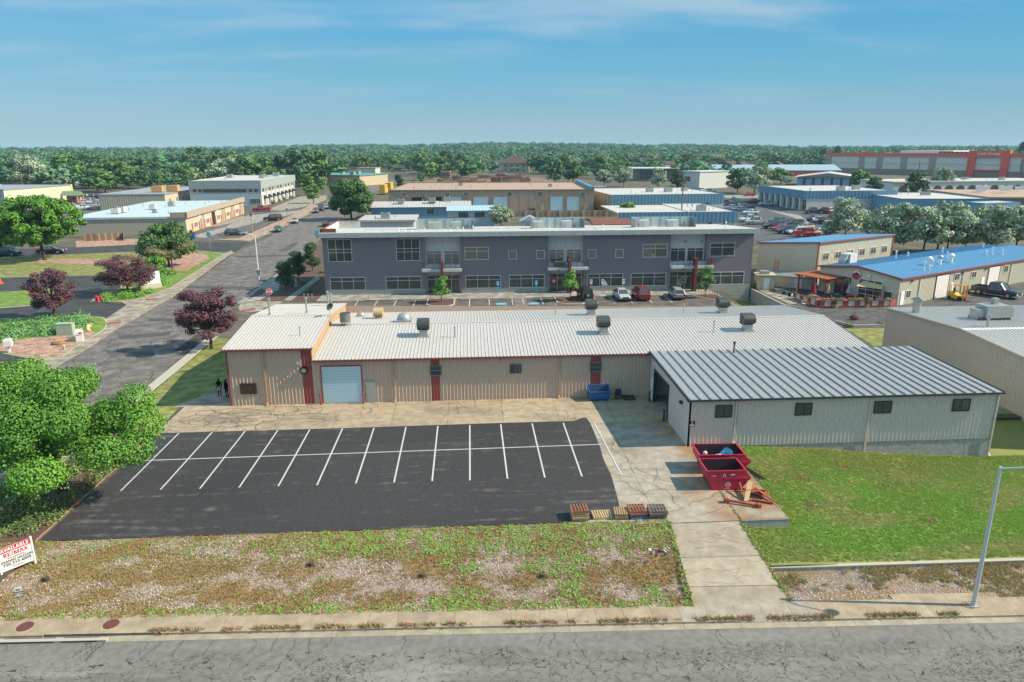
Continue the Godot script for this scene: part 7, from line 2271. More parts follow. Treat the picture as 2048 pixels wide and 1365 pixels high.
	o = block("low_shops", "low beige and pink shop row behind the beige warehouse", -229.46,-540.83,0.2939,37.95, 30, 5.5, "beige_wall", "flat_roof", "white_wall")
	part("tower_front", o, Transform3D(), V(20, 0, .02), V(27, 7.2, .5), M["yellow_wall"])
	part("pink_panel", o, Transform3D(), V(16, 0, .02), V(20, 7.0, .4), mat("pink_wall", .55, .3, .28, .8))
	roof_kit(o, 40, 25, 5.5, 3, 4, 10)
	o = block("blue_container_hall", "low blue shed with brown roofed house beyond the street bend", -80.13,-536.26,-0.1368,12.79, 14, 5, "blue_wall", "grey_roof", "galv")
	o = block("brown_roofed_hall", "small pale hall with flat brown roof beyond the blue shed", -98.77,-645.35,-0.1516,17.68, 16, 7.5, "white_wall", "gravel_roof", "shingle", "", .4)
	# fence at the foot of the tan workshops
	var f := thing("wooden_fence", "weathered board fence at the foot of the tan workshops", "fence", V(-102.2, 0, -193.5))
	var n := 0
	for r in [[-102.2, -193.5, -99.0, -194.5], [-99, -194.5, -93.8, -197.5], [-93.8, -197.5, -92, -193.4]]:
		var a := V(r[0], 0, r[1])
		var e := V(r[2], 0, r[3])
		for k in int(a.distance_to(e) / .5):
			var p := a.lerp(e, k * .5 / a.distance_to(e))
			var q := a.lerp(e, (k * .5 + .46) / a.distance_to(e))
			put("board", new_b(f).bar(p + V(0, .95, 0), q + V(0, .95, 0), .06, 1.9), [M["timber"], M["timber_red"], M["timber_grey"]][n % 3], f)
			n += 1
	var yb := thing("utility_cart", "small yellow utility cart by the tan workshop door", "cart", V(0, 0, 0), .2)
	yb.position = G(-81.78,-210.57)
	put("body", new_b().box(V(-1.5, .4, -.8), V(1.5, 1.1, .8)).box(V(-1.5, 1.1, -.8), V(.2, 2.0, .8)), M["yellow"], yb)
	for k in 4:
		put("wheel", new_b().cyl(V([-1, 1, -1, 1][k], .4, [-.82, -.82, .6, .6][k]), V([-1, 1, -1, 1][k], .4, [-.6, -.6, .82, .82][k]), .4, .4, 12), M["tyre"], yb)
	var db := thing("dumpster", "blue rubbish container at the corner of the workshop yard", "dumpster", G(-75.3,-194.32), .1)
	put("body", new_b().loft([[V(-1.4, .2, .9), V(1.4, .2, .9), V(1.4, .2, -.9), V(-1.4, .2, -.9)], [V(-1.6, 1.7, 1.1), V(1.6, 1.7, 1.1), V(1.6, 1.5, -1.1), V(-1.6, 1.5, -1.1)]]), M["bin_blue"], db)
	put("lid", new_b().box(V(-1.65, 1.7, -1.1), V(1.65, 1.78, 1.15)), M["black"], db)

func make_mid_buildings() -> void:
	# the long brown workshop
	var o := block("brown_workshop", "long brown wood clad workshop with gravel roof and white overhead doors", -30.4, -276.5, -.056, 79, 62, 8.2, "wood_wall", "gravel_roof", "brown_cap")
	var F := Transform3D()
	for r in [[32.5, 38.2], [40.3, 45.6], [62.2, 67.0], [68.6, 73.4], [15.2, 20.3], [23.8, 28]]:
		var low: float = 0.0 if r[0] > 30 else 1.2
		overhead_door(o, Transform3D(F.basis, V(0, 0, .05)), r[0], low, r[1], 5.6, 9, M["door_white"] if r[0] != 15.2 else M["black"], M["brown_cap"])
	overhead_door(o, Transform3D(F.basis, V(0, 0, .05)), 8.8, 1.0, 13.6, 5.5, 6, M["black"], M["brown_cap"])
	for xx in [5.2, 21.8, 29.0, 45.8, 57.4, 74.0]:
		window(o, F, xx, 5.8, xx + 1.5, 7.3, 2)
	for xx in [58.6, 75.2]:
		part("door", o, F, V(xx, 0, .03), V(xx + 1.2, 2.6, .1), M["beige_wall"])
	for k in 22:                                         # wood cladding in wide boards
		part("cladding_board", o, F, V(k * 3.6 + .03, -.1, .0), V(k * 3.6 + .5, 7.9, .04), M["wood_wall"])
	for xx in [14.4, 31.6, 44.2, 60.6, 73.2]:
		downspout(o, F, xx, 0, 7.8, M["beige_wall"])
	roof_kit(o, 79, 55, 8.2, 2, 16, 12)
	part("raised_parapet", o, F, V(77.5, 7.8, -60), V(79, 9.3, -.2), M["blue_dark"])
	sheet("workshop_apron", [-2, -276, 50, -270.5, 52, -264, -2, -266], .01, M["concrete"], "pale concrete apron before the brown workshop")
	var f := thing("wooden_fence", "long weathered board fence below the brown workshop apron", "fence", V(14, 0, -252))
	for k in 18:
		put("fence_panel", new_b(f).box(V(16 + k * 2.05, -.1, -252 + k * .14), V(18 + k * 2.05, 2.2, -251.9 + k * .14)), [M["wood_wall"], M["timber"]][k % 2], f)
	# blue and white workshop right of it
	o = block("blue_workshop", "blue and white workshop with white flat roof beside the brown workshop", 53.5, -263.4, .06, 44, 45, 6.6, "white_wall", "flat_roof", "", "blue_wall", 0, 0)
	part("blue_band", o, F, V(-.1, 3.2, 0), V(44.1, 6.7, .14), M["blue_wall"])
	for k in 34:
		part("band_rib", o, F, V(k * 1.3, 3.2, .14), V(k * 1.3 + .12, 6.7, .2), M["blue_dark"])
	for xx in [29.0, 37.0]:
		window(o, F, xx, 3.0, xx + 1.6, 6.0, 1, [], M["dark_trim"])
	var WL := Transform3D(Basis(V(0, 0, 1), V(0, 1, 0), V(-1, 0, 0)), V(0, 0, -45))
	part("tan_side", o, WL, V(0, -.1, .0), V(45, 6.65, .1), M["tan_side"])
	for k in 9:
		part("pilaster", o, WL, V(k * 5.2, -.1, .1), V(k * 5.2 + .4, 6.5, .35), M["beige_wall"])
	roof_kit(o, 42, 42, 6.6, 3, 8, 14)
	o = block("blue_shed", "nearer blue banded shed with white flat roof and wooden pole before it", 67.5, -212.3, .0, 14.8, 34, 4.6, "white_wall", "flat_roof", "", "blue_wall")
	o.scale = V(1, 1, 1)
	part("blue_band", o, F, V(-22, 1.4, 0), V(14.9, 4.7, .14), M["blue_wall"])
	part("front_wall", o, F, V(-22, -.1, -.2), V(0, 1.5, -.02), M["white_wall"])
	put("roof", new_b().box(V(-22, 4.15, .0), V(0.01, 4.42, -30)), M["flat_roof"], o)
	for k in 28:
		part("band_rib", o, F, V(-21.6 + k * 1.3, 1.4, .14), V(-21.48 + k * 1.3, 4.7, .2), M["blue_dark"])
	for xx in [6.0, 10.8]:
		window(o, F, xx, 0, xx + .9, 3.0, 1, [], M["dark_trim"])
	roof_kit(o, 12, 30, 4.6, 1, 8, 15)
	# small white shed, blue shed with white roof, pale tower shed
	o = block("white_shed", "low white shed with shallow white roof behind the office roof", -31.5, -206, .0, 15.6, 16, 3.6, "white_wall", "white_roof", "", "pale_blue_wall", .5)
	window(o, F, 11.6, .6, 13.2, 1.6, 2)
	window(o, F, 9.2, .3, 10.6, 1.2, 2)
	roof_kit(o, 14, 12, 3.8, 1, 4, 16)
	o = thing("blue_warehouse", "blue ribbed shed with white ribbed roof below the brown workshop", "building", V(-33.2, 0, -246), .01)
	put("wall", new_b().ribs(V(0, -.1, 0), V(27.5, 0, 0), V(0, 4.2, 0), .7, .1, .05, .05), M["blue_wall"], o)
	put("side_wall", new_b().box(V(0, -.1, -20), V(.1, 4.1, -.01)).box(V(34.2, -.1, -20), V(34.3, 4.1, -.01)).box(V(0, -.1, -20.1), V(34, 4, -20)), M["blue_wall"], o)
	put("roof", new_b().ribs(V(-.4, 4.1, .5), V(34.8, 0, 0), V(0, 1.3, -10.5), 1.0, .15, .08, .06).ribs(V(34.4, 4.1, -20.5), V(-34.8, 0, 0), V(0, 1.3, 10.5), 1.0, .15, .08, .06), M["white_roof"], o)
	window(o, F, 19, 1.7, 21.4, 3.6, 2)
	roof_kit(o, 33, 19, 5.4, 3, 4, 17)
	o = thing("pale_tower_shed", "pale blue ribbed tower shed with blue metal roof", "building", V(-6.3, 0, -216), .01)
	put("wall", new_b().ribs(V(0, -.1, 0), V(14.2, 0, 0), V(0, 5.4, 0), .6, .1, .05, .05).ribs(V(14.2, -.1, 0), V(0, 0, -12), V(0, 5.4, 0), .6, .1, .05, .05), M["pale_blue_wall"], o)
	put("rear_wall", new_b().box(V(0, -.1, -12), V(14.1, 5.2, -11.9)).box(V(0, -.1, -11.9), V(.1, 5.2, -.01)), M["pale_blue_wall"], o)
	put("roof", new_b().ribs(V(-.3, 5.3, .4), V(14.8, 0, 0), V(0, 1.1, -6.5), .9, .14, .07, .05).ribs(V(14.5, 5.3, -12.4), V(-14.8, 0, 0), V(0, 1.1, 6), .9, .14, .07, .05), mat("light_blue_roof", .36, .5, .58, .4), o)
	for r in [[3.4, 6.2], [8.4, 11.2]]:
		window(o, F, r[0], 3.4, r[1], 4.7, 2, [], M["dark_trim"])
	# small grey garden shed, teal and white boxes, red roofed lean-to behind the office roof
	var t := thing("garden_shed", "small grey gabled shed behind the office roof", "shed", V(18.5, 0, -212))
	put("walls", new_b().box(V(-2.6, 0, -3), V(2.6, 2.6, 2)), M["panel_grey"], t)
	put("roof", new_b().loft([[V(-3.1, 2.5, 2.3), V(3.1, 2.5, 2.3), V(0, 4.0, 2.3)], [V(-3.1, 2.5, -3.3), V(3.1, 2.5, -3.3), V(0, 4.0, -3.3)]]), M["pale_blue_wall"], t)
	window(t, F.translated(V(0, 0, 2)), -1.6, .4, -.2, 1.5, 2)
	window(t, F.translated(V(0, 0, 2)), .3, .4, 1.6, 1.5, 2)
	t = thing("teal_container", "teal box with pale lid behind the office roof", "container", V(28.8, 0, -209))
	put("body", new_b().box(V(-2.4, 0, -2), V(2.4, 2.2, 2)), M["teal"], t)
	put("lid", new_b().box(V(-2.6, 2.2, -2.2), V(2.6, 2.45, 2.3)), M["pale_blue_wall"], t)
	t = thing("white_trailer", "long white covered trailer beside the teal box", "trailer", V(33.4, 0, -201))
	put("body", new_b().box(V(-3.4, .5, -1.2), V(3.4, 1.9, 1.2)), M["white"], t)
	for k in 2:
		put("wheel", new_b().cyl(V([-1, 1][k], .4, -1.25), V([-1, 1][k], .4, 1.25), .4, .4, 12), M["tyre"], t)
	t = thing("red_roofed_shed", "low shed with dark red roof beside the white trailer", "shed", V(42, 0, -206))
	put("walls", new_b().box(V(-5.4, 0, -3), V(5.4, 2, 2.6)), M["wood_wall"], t)
	put("roof", new_b().loft([[V(-6, 1.9, 3.2), V(-6, 2.1, 3.2), V(-6, 3.3, -3.4), V(-6, 3.1, -3.4)], [V(6, 1.9, 3.2), V(6, 2.1, 3.2), V(6, 3.3, -3.4), V(6, 3.1, -3.4)]]), mat("dark_red_roof", .16, .05, .04, .8), t)
	# yellow trucks at the left end
	for k in 2:
		t = thing("box_truck", ["yellow box truck nearer to the brown workshop corner", "yellow box truck behind the first one"][k], "truck", G([-45.03,-385.51, -44.21,-407.86][k * 2], [-45.03,-385.51, -44.21,-407.86][k * 2 + 1]), 1.5, "yellow trucks at the workshop corner")
		put("box", new_b().box(V(-4, .9, -1.5), V(4, 5.2, 1.5)), M["yellow"], t)
		put("cab", new_b().box(V(4.05, .6, -1.3), V(5.8, 3.0, 1.3)), M["white"], t)
		for j in 4:
			put("wheel", new_b().cyl(V([-2.6, 4.6, -2.6, 4.6][j], .5, [-1.5, -1.4, 1.1, 1.1][j]), V([-2.6, 4.6, -2.6, 4.6][j], .5, [-1.1, -1.1, 1.5, 1.4][j]), .5, .5, 12), M["tyre"], t)

func make_right_buildings() -> void:
	var F := Transform3D()
	# blue shopfronts
	var o := thing("blue_shop", "blue fronted shop building with white columns and flat roof in the car park", "building", V(129.2, 0, -309.4), -PI / 2)
	# x runs along the shopfront towards the camera, z out of it to the left
	put("front_wall", new_b().q1(V(0, -.1, 0), V(44.3, -.1, 0), V(44.3, 7.2, 0), V(0, 7.2, 0)), M["white_wall"], o)
	var E2 := side_frame(o, 44.3)
	part("side_wall", o, E2, V(0, -.1, -.1), V(36, 7.2, -.02), M["white_wall"])
	put("rear_wall", new_b().box(V(0, -.1, -36), V(44.2, 7.2, -35.9)).box(V(0, -.1, -35.9), V(.1, 7.2, -.1)), M["blue_wall"], o)
	put("roof", new_b().box(V(.1, 6.9, -.1), V(44.2, 7.1, -35.9)), M["flat_roof"], o)
	part("blue_band", o, F, V(-.1, 4.6, 0), V(44.4, 7.5, .9), M["blue_dark"])
	part("blue_band", o, E2, V(-.9, 4.6, 0), V(36.1, 7.5, .14), M["blue_wall"])
	for k in 26:
		part("band_rib", o, E2, V(k * 1.38, 4.6, .14), V(k * 1.38 + .14, 7.5, .22), M["blue_dark"])
	for k in 8:
		part("column", o, F, V(1 + k * 5.6, 0, .02), V(2.4 + k * 5.6, 4.6, .85), M["white_wall"])
		window(o, F, 2.8 + k * 5.6, .2, 5.9 + k * 5.6, 4.0, 2, [.7])
	roof_kit(o, 44, 34, 7.3, 2, 4, 21)
	# the next blue building behind the silver trees
	o = block("blue_building", "blue walled building with white roof behind the silver trees", 156.75,-278.43,-1.6850,36.99, 30, 6, "blue_wall", "flat_roof", "", "", 0, 1.2)
	roof_kit(o, 20, 28, 6, 2, 3, 22)
	o = block("blue_annex", "low blue wall showing between the silver trees", 169.15,-232.62,-1.3181,7.41, 16, 5.5, "blue_wall", "flat_roof", "", "", 0, 1.2)
	# brown building at the right
	o = block("brown_building", "brown sheet metal building with gravel roof at the right edge", 198.73,-298.28,-1.7300,49.09, 60, 5.6, "brown_metal", "gravel_roof", "", "brown_metal", .3, 1.0)
	roof_kit(o, 30, 60, 6.8, 5, 3, 23, "white")
	# arcade building
	o = block("arcade_building", "long white roofed building with a row of dark arches", 219.68,-356.65,0.0404,94.15, 30, 6.2, "arcade_wall", "flat_roof", "", "", .4)
	for k in 17:
		var ax := 3.0 + k * 6.4
		var b := new_b()
		var pts := []
		var pt2 := []
		for j in 13:
			var a := PI * j / 12.0
			pts.append(V(ax + 2.2 + 2.2 * cos(a), 2.6 + 1.6 * sin(a), .02))
		pts.append(V(ax, .2, .02))
		pts.append(V(ax + 4.4, .2, .02))
		for p in pts:
			pt2.append(p + V(0, 0, .06))
		b.loft([pts, pt2])
		put("arch_window", b, M["glass"], o)
		part("arch_sill", o, F, V(ax - .2, .0, .0), V(ax + 4.6, .3, .3), M["arcade_wall"])
	roof_kit(o, 100, 26, 6.3, 6, 5, 24)
	# storage hall with red parapet
	o = block("storage_hall", "huge tan and white storage hall with red parapet and red entrance frame", 346.7, -678.8, -1.036, 232, 90, 17.6, "storage_wall", "flat_roof", "", "storage_wall")
	part("brick_base", o, F, V(-.3, -.5, 0), V(232, 4.6, .5), M["brick_base"])
	part("parapet_band", o, F, V(-.4, 15.6, 0), V(127, 18.3, .9), M["red_storage"])
	part("parapet_band", o, F, V(157, 15.6, 0), V(232, 18.3, .9), M["red_storage"])
	part("cornice", o, F, V(-.5, 15.1, 0), V(232, 15.6, .6), M["white_wall"])
	part("cornice", o, F, V(-.5, 9.6, 0), V(232, 10.1, .35), M["white_wall"])
	for xx in [0.0, 33.0, 50.0, 72.0, 96.0, 165.0, 188.0, 210.0]:
		part("pier", o, F, V(xx, 4.6, 0), V(xx + 5.5, 15.1, .45), M["storage_pier"])
	part("red_corner", o, F, V(33, 15.6, .9), V(43, 19.4, 1.2), M["red_storage"])
	part("entrance_tower", o, F, V(127, 15.6, -2), V(157, 20.6, 1.6), M["red_storage"])
	part("entrance_leg", o, F, V(127, -.3, 0), V(132.5, 15.6, 1.6), M["red_storage"])
	part("entrance_leg", o, F, V(151.5, -.3, 0), V(157, 15.6, 1.6), M["red_storage"])
	part("entrance_beam", o, F, V(132.5, 4.8, 0), V(151.5, 5.6, 1.4), M["red_storage"])
	window(o, F, 138, .2, 146, 4.2, 5, [.6], M["white"])
	put("upper_storey", new_b().box(V(60, 17.4, -60), V(105, 20.5, -20)).box(V(170, 17.4, -50), V(232, 22, -12)), M["white_wall"], o)
	for k in 7:
		part("roof_unit", o, F, V(100 + k * 3.4, 17.4, -9), V(102.4 + k * 3.4, 19.6, -6), M["dark_trim"])
	var tm := TextMesh.new()
	tm.text = "Public Storage"
	tm.font = font(700)
	tm.font_size = 64
	tm.pixel_size = .037
	tm.depth = .25
	var sgn := putm("sign_lettering", tm, o, M["white"])
	sgn.position = V(142, 18.0, 1.75)
	# long storage sheds with orange doors
	o = block("storage_shed", "long low storage shed with grey blue roof and bright orange doors", 213.46,-608.94,-0.1532,104.93, 40, 4.6, "storage_orange", "pale_flat", "", "brown_metal", .4)
	put("roof_ridge", new_b().loft([[V(-.5, 4.6, .6), V(-.5, 4.6, -40), V(-.5, 9.0, -20)], [V(105.5, 4.6, .6), V(105.5, 4.6, -40), V(105.5, 9.0, -20)]]), mat("storage_roof", .27, .37, .43, .5), o)
	for k in 26:
		part("roller_door", o, F, V(k * 4 + .4, 0, .02), V(k * 4 + 3.4, 3.6, .1), M["red_storage"])
	# peaked blue workshop
	o = thing("peaked_workshop", "blue workshop with low white gable roof before the storage sheds", "building", G(209.96,-441.1), -.5)
	put("walls", new_b().box(V(-2, 0, -32), V(34, 5.6, 0)), mat("light_blue_wall", .22, .38, .55, .6), o)
	put("roof", new_b().loft([[V(-3.5, 5.5, 1.5), V(16, 8.2, 1.5), V(35.5, 5.5, 1.5), V(16, 7.8, 1.5)], [V(-3.5, 5.5, -33), V(16, 8.2, -33), V(35.5, 5.5, -33), V(16, 7.8, -33)]]), M["flat_roof"], o)
	for k in 6:
		window(o, F, 1.5 + k * 5.3, .5, 3.2 + k * 5.3, 5.0, 1, [], M["white"])
	# dark office block in the distance
	o = block("office_block", "long brown office block with flat roofs and dark glazing in the distance", 185.18,-851.84,0.4108,260.64, 60, 10.5, "brown_metal", "roof_brown", "", "", 2.0)
	for r in [[52, 110], [140, 215], [232, 300]]:
		part("pale_panel", o, F, V(r[0], 3.0, 0), V(r[1], 9.5, .4), M["beige_wall"])
	for r in [[112, 138], [216, 231]]:
		window(o, F, r[0], 1, r[1], 9, 5, [.3, .6], M["blue_dark"])
	for k in 3:
		part("roof_house", o, F, V(60 + k * 75, 10.6, -40), V(100 + k * 75, 15.0, -15), M["brown_metal"])
	# the lodge with its hipped brown roof
	o = thing("lodge", "two storey beige lodge with hipped brown shingle roof on the skyline", "house", G(33.91,-716.19), -.12)
	put("walls", new_b().box(V(0, 0, -22), V(27, 9.5, 0)), M["lodge_wall"], o)
	put("roof", new_b().loft([[V(-1.5, 9.3, 1.5), V(28.5, 9.3, 1.5), V(28.5, 9.3, -23.5), V(-1.5, 9.3, -23.5)], [V(9, 16.5, -9), V(18, 16.5, -9), V(18, 16.5, -13), V(9, 16.5, -13)]]), M["shingle"], o)
	for k in 4:
		window(o, F, 3 + k * 6, 5.8, 5.2 + k * 6, 8.0, 2, [], M["white"])
		window(o, F, 3 + k * 6, 1.4, 5.2 + k * 6, 3.6, 2, [], M["white"])
	part("balcony", o, F, V(9.5, 4.4, 0), V(17.5, 5.6, 2.0), M["white_wall"])
	o = thing("grey_house", "grey roofed house half hidden by a dark conifer beyond the lumber yard", "house", G(-36.63,-647.57), .1)
	put("walls", new_b().box(V(0, 0, -10), V(13, 6.5, 0)), M["lodge_wall"], o)
	put("roof", new_b().loft([[V(-.8, 6.3, .8), V(-.8, 6.3, -10.8), V(-.8, 11.5, -5)], [V(13.8, 6.3, .8), V(13.8, 6.3, -10.8), V(13.8, 11.5, -5)]]), mat("grey_shingle", .26, .27, .28, .9), o)
	window(o, F, 4, 3, 6, 5, 2, [], M["white"])
	# halls left of the pole
	o = block("grey_hall", "grey hall with pale flat roof right of the conifer", 129.43,-427.84,-1.0202,13.93, 26, 10, "panel_grey", "pale_flat", "", "", .4)
	window(o, F, 2, 4, 7, 7, 2)
	o = block("flat_canopy", "dark glazed pavilion with pale flat roof left of the silver tree", 124.78,-524.2,-0.1391,28.08, 30, 9, "brown_metal", "pale_flat", "", "", 3.0)
	window(o, F, 2, 1, 16, 7, 4, [.5])
	o = block("white_porch_house", "low pale house with white roof behind the far hedge", 155.69,-474.39,-1.0107,17.36, 16, 6.5, "beige_wall", "white_roof", "", "", 1.2)
	window(o, F, 3, 1.5, 6, 4, 2)
	o = block("far_white_hall", "bright white hall far away between office block and storage hall", 489.22,-1112.65,-0.2346,35.97, 30, 8, "white_wall", "white_roof", "", "", .5)
	# lumber yard: stacks of planks
	rng.seed = 61
	var tints := ["timber_grey", "timber_red", "wood_wall", "timber"]
	for k in 30:
		var xx := rng.randf_range(-18, 42)
		var zz := rng.randf_range(-590, -440)
		var t := thing("lumber_stack", ["grey", "reddish", "tan", "brown"][k % 4] + " stack of planks in the lumber yard beyond the brown workshop", "lumber stack", V(xx, 0, zz), rng.randf_range(-.2, .2), "stacks of planks in the lumber yard, " + ["grey", "reddish", "tan", "brown"][k % 4])
		for j in rng.randi_range(2, 5):
			var ww := rng.randf_range(2, 4.5)
			put("plank_layer", new_b().box(V(-ww, j * 1.3, -1.5), V(ww, j * 1.3 + 1.05, 1.5)), M[tints[(k + j) % 4]], t)
			put("bearer", new_b().box(V(-ww + .5, j * 1.3 + 1.05, -1.4), V(-ww + .8, j * 1.3 + 1.3, 1.4)).box(V(ww - .8, j * 1.3 + 1.05, -1.4), V(ww - .5, j * 1.3 + 1.3, 1.4)), M["timber_grey"], t)
	for k in 6:
		var t := thing("long_trailer", ["first", "second", "third", "fourth", "fifth", "sixth"][k] + " white roofed trailer from the left behind the brown workshop roof", "trailer", V(-2 + k * 14.0, 0, -372 - (k % 2) * 8), 0, "trailers behind the brown workshop")
		put("body", new_b().box(V(-6, .8, -1.3), V(6, 3.6, 1.3)), M["pale_blue_wall"] if k % 2 else M["white"], t)
		put("roof", new_b().box(V(-6.1, 3.6, -1.4), V(6.1, 3.75, 1.4)), M["pale_flat"], t)
		for j in 2:
			put("wheel", new_b().cyl(V([-4, 4][j], .5, -1.35), V([-4, 4][j], .5, 1.35), .5, .5, 12), M["tyre"], t)
	sheet("lumber_yard", [-40, -600, 60, -600, 70, -345, -36, -345], .01, mat("yard_dirt", .3, .2, .12, .95, "grain", Vector3.ONE * .3), "bare earth of the lumber yard")
	sheet("car_park", [92.9,-292.88, 117.38,-332.56, 142.5,-340.34, 132.74,-308.38, 126.01,-258.47, 152,-266.92, 116.85,-177.2, 90.29,-160.66, 77.69,-170.73, 71.24,-181.26, 87.38,-220.53], .006, M["car_park"], "large asphalt car park on the right")
	sheet("concrete_lane", [116.72,-270.54, 118.68,-246.97, 102.3,-199.4, 98.97,-189.87, 97.61,-190, 112.75,-238.15], .011, M["concrete_grey"], "pale concrete strip through the car park")
	sheet("back_street", [102,-337.76, 146.54,-338.07, 158,-361.8, 112,-371.37], .008, M["concrete_grey"], "pale street beyond the car park")
	sheet("arcade_parking", [188.78,-317.9, 206.11,-309.58, 253.55,-338.83, 283.07,-343.19, 298.54,-362.27, 224.26,-362.4], .008, M["brown_asphalt"], "parking before the arcades")
	sheet("far_road", [-57.18,-434.66, -57.03,-558.34, -53.15,-557.79, -50.81,-428.59], .012, M["street"], "grey road leading away past the yellow trucks")
	var gw := thing("garden_wall", "white and pale blue garden wall at the head of the car park", "wall", G(109.61,-344.07))
	for k in 6:
		put("wall_panel", new_b().box(V(k * 1.9, 0, -.2), V(k * 1.9 + 1.8, 2.6, .1)), M["white_wall"] if k < 2 else M["pale_blue_wall"], gw)
	var lw := thing("low_wall", "low curved concrete wall left of the blue shop", "wall", G(123.82,-325.1))
	var pts := [[125.54,-331.64], [123.05,-318.7], [123.51,-310.89], [129.04,-308.79]]
	for k in 3:
		put("wall_panel", new_b(lw).bar(G(pts[k][0], pts[k][1], .7), G(pts[k + 1][0], pts[k + 1][1], .7), .4, 1.4), M["plinth"], lw)

func font(weight: int) -> SystemFont:
	var f := SystemFont.new()
	f.font_names = PackedStringArray(["Droid Sans"])
	f.font_weight = weight
	return f

# ---------------------------------------------------------------- things on the lot and along the streets
func skip(label: String, at: Vector3) -> Node3D:
	var o := thing("skip", label, "skip", at, -.03, "red skips")
	# profile along x: mouth longer than the floor, right end raked
	var l := 2.75
	var prof := [V(.45, 0, 0), V(2.45, 0, 0), V(3.2, .92, 0), V(2.75, 1.5, 0), V(0, 1.52, 0), V(.02, .95, 0)]
	var w := 1.95
	var b := new_b()
	var t := .05
	for k in prof.size():
		var a: Vector3 = prof[k]
		var e: Vector3 = prof[(k + 1) % prof.size()]
		if k == 3:
			continue                              # the open mouth
		var m := (e - a).cross(V(0, 0, 1)).normalized() * t
		b.q(a, a + V(0, 0, -w), e + V(0, 0, -w), e)
		b.q(a - m, e - m, e - m + V(0, 0, -w), a - m + V(0, 0, -w))
	put("shell", b, M["skip_red"], o)
	for z in [0.0, -w]:
		b = new_b()
		for k in range(1, prof.size() - 1):
			b.t(prof[0] + V(0, 0, z), prof[k] + V(0, 0, z), prof[k + 1] + V(0, 0, z))
			b.t(prof[0] + V(0, 0, z - .04), prof[k + 1] + V(0, 0, z - .04), prof[k] + V(0, 0, z - .04))
		put("side_plate", b, M["skip_red"], o)
	b = new_b()
	b.box(V(-.06, 1.47, .0), V(2.8, 1.56, .07)).box(V(-.06, 1.47, -w - .07), V(2.8, 1.56, -w)).box(V(-.08, 1.47, -w), V(.02, 1.56, 0)).box(V(2.7, 1.46, -w), V(2.8, 1.55, 0))
	b.box(V(.1, .9, .0), V(3.15, .96, .04))
	put("rim", b, M["skip_red"], o)
	put("inside", new_b().box(V(.35, .12, -w + .1), V(2.6, .3, -.08)), M["dark_trim"], o)
	b = new_b()
	for k in prof.size():
		if k == 3:
			continue
		var a: Vector3 = prof[k].lerp(V(1.5, .9, 0), .03)
		var e: Vector3 = prof[(k + 1) % prof.size()].lerp(V(1.5, .9, 0), .03)
		b.q(a, e, e + V(0, 0, -w + .06), a + V(0, 0, -w + .06))
	for z in [-.045, -w + .005]:
		for k in range(1, prof.size() - 1):
			b.t(prof[0] + V(0, 0.02, z), prof[k].lerp(V(1.5, .9, 0), .03) + V(0, 0, z), prof[k + 1].lerp(V(1.5, .9, 0), .03) + V(0, 0, z))
	put("lining", b, M["dark_trim"], o)
	return o

func pallet(o: Node3D, y: float, w: float, d: float, m: Material, turn: float, off := V(0, 0, 0), slats := 7) -> void:
	var bs := Basis(Vector3.UP, turn)
	var xf := Transform3D(bs, V(w / 2, y, -d / 2) + off)
	for k in slats:
		var b := new_b()
		b.xf = xf
		var x := lerpf(-w / 2, w / 2 - .1, k / (slats - 1.0))
		b.box(V(x, .118, -d / 2), V(x + .1, .14, d / 2))
		put("slat", b, m, o)
	for k in 3:
		var b := new_b()
		b.xf = xf
		var z := lerpf(-d / 2, d / 2 - .04, k / 2.0)
		b.box(V(-w / 2, .02, z), V(w / 2, .117, z + .04))
		put("stringer", b, m, o)
	var b := new_b()
	b.xf = xf
	for k in 3:
		var x := lerpf(-w / 2, w / 2 - .1, k / 2.0)
		b.box(V(x, 0, -d / 2), V(x + .1, .019, d / 2))
	put("bottom_board", b, m, o)

func text(parent: Node, s: String, at: Vector3, height: float, m: Material, weight := 700, called := "lettering") -> MeshInstance3D:
	var t := TextMesh.new()
	t.text = s
	t.font = font(weight)
	t.font_size = 64
	t.pixel_size = height / 46.0
	t.depth = .012
	var o := putm(called, t, parent, m)
	o.position = at
	return o

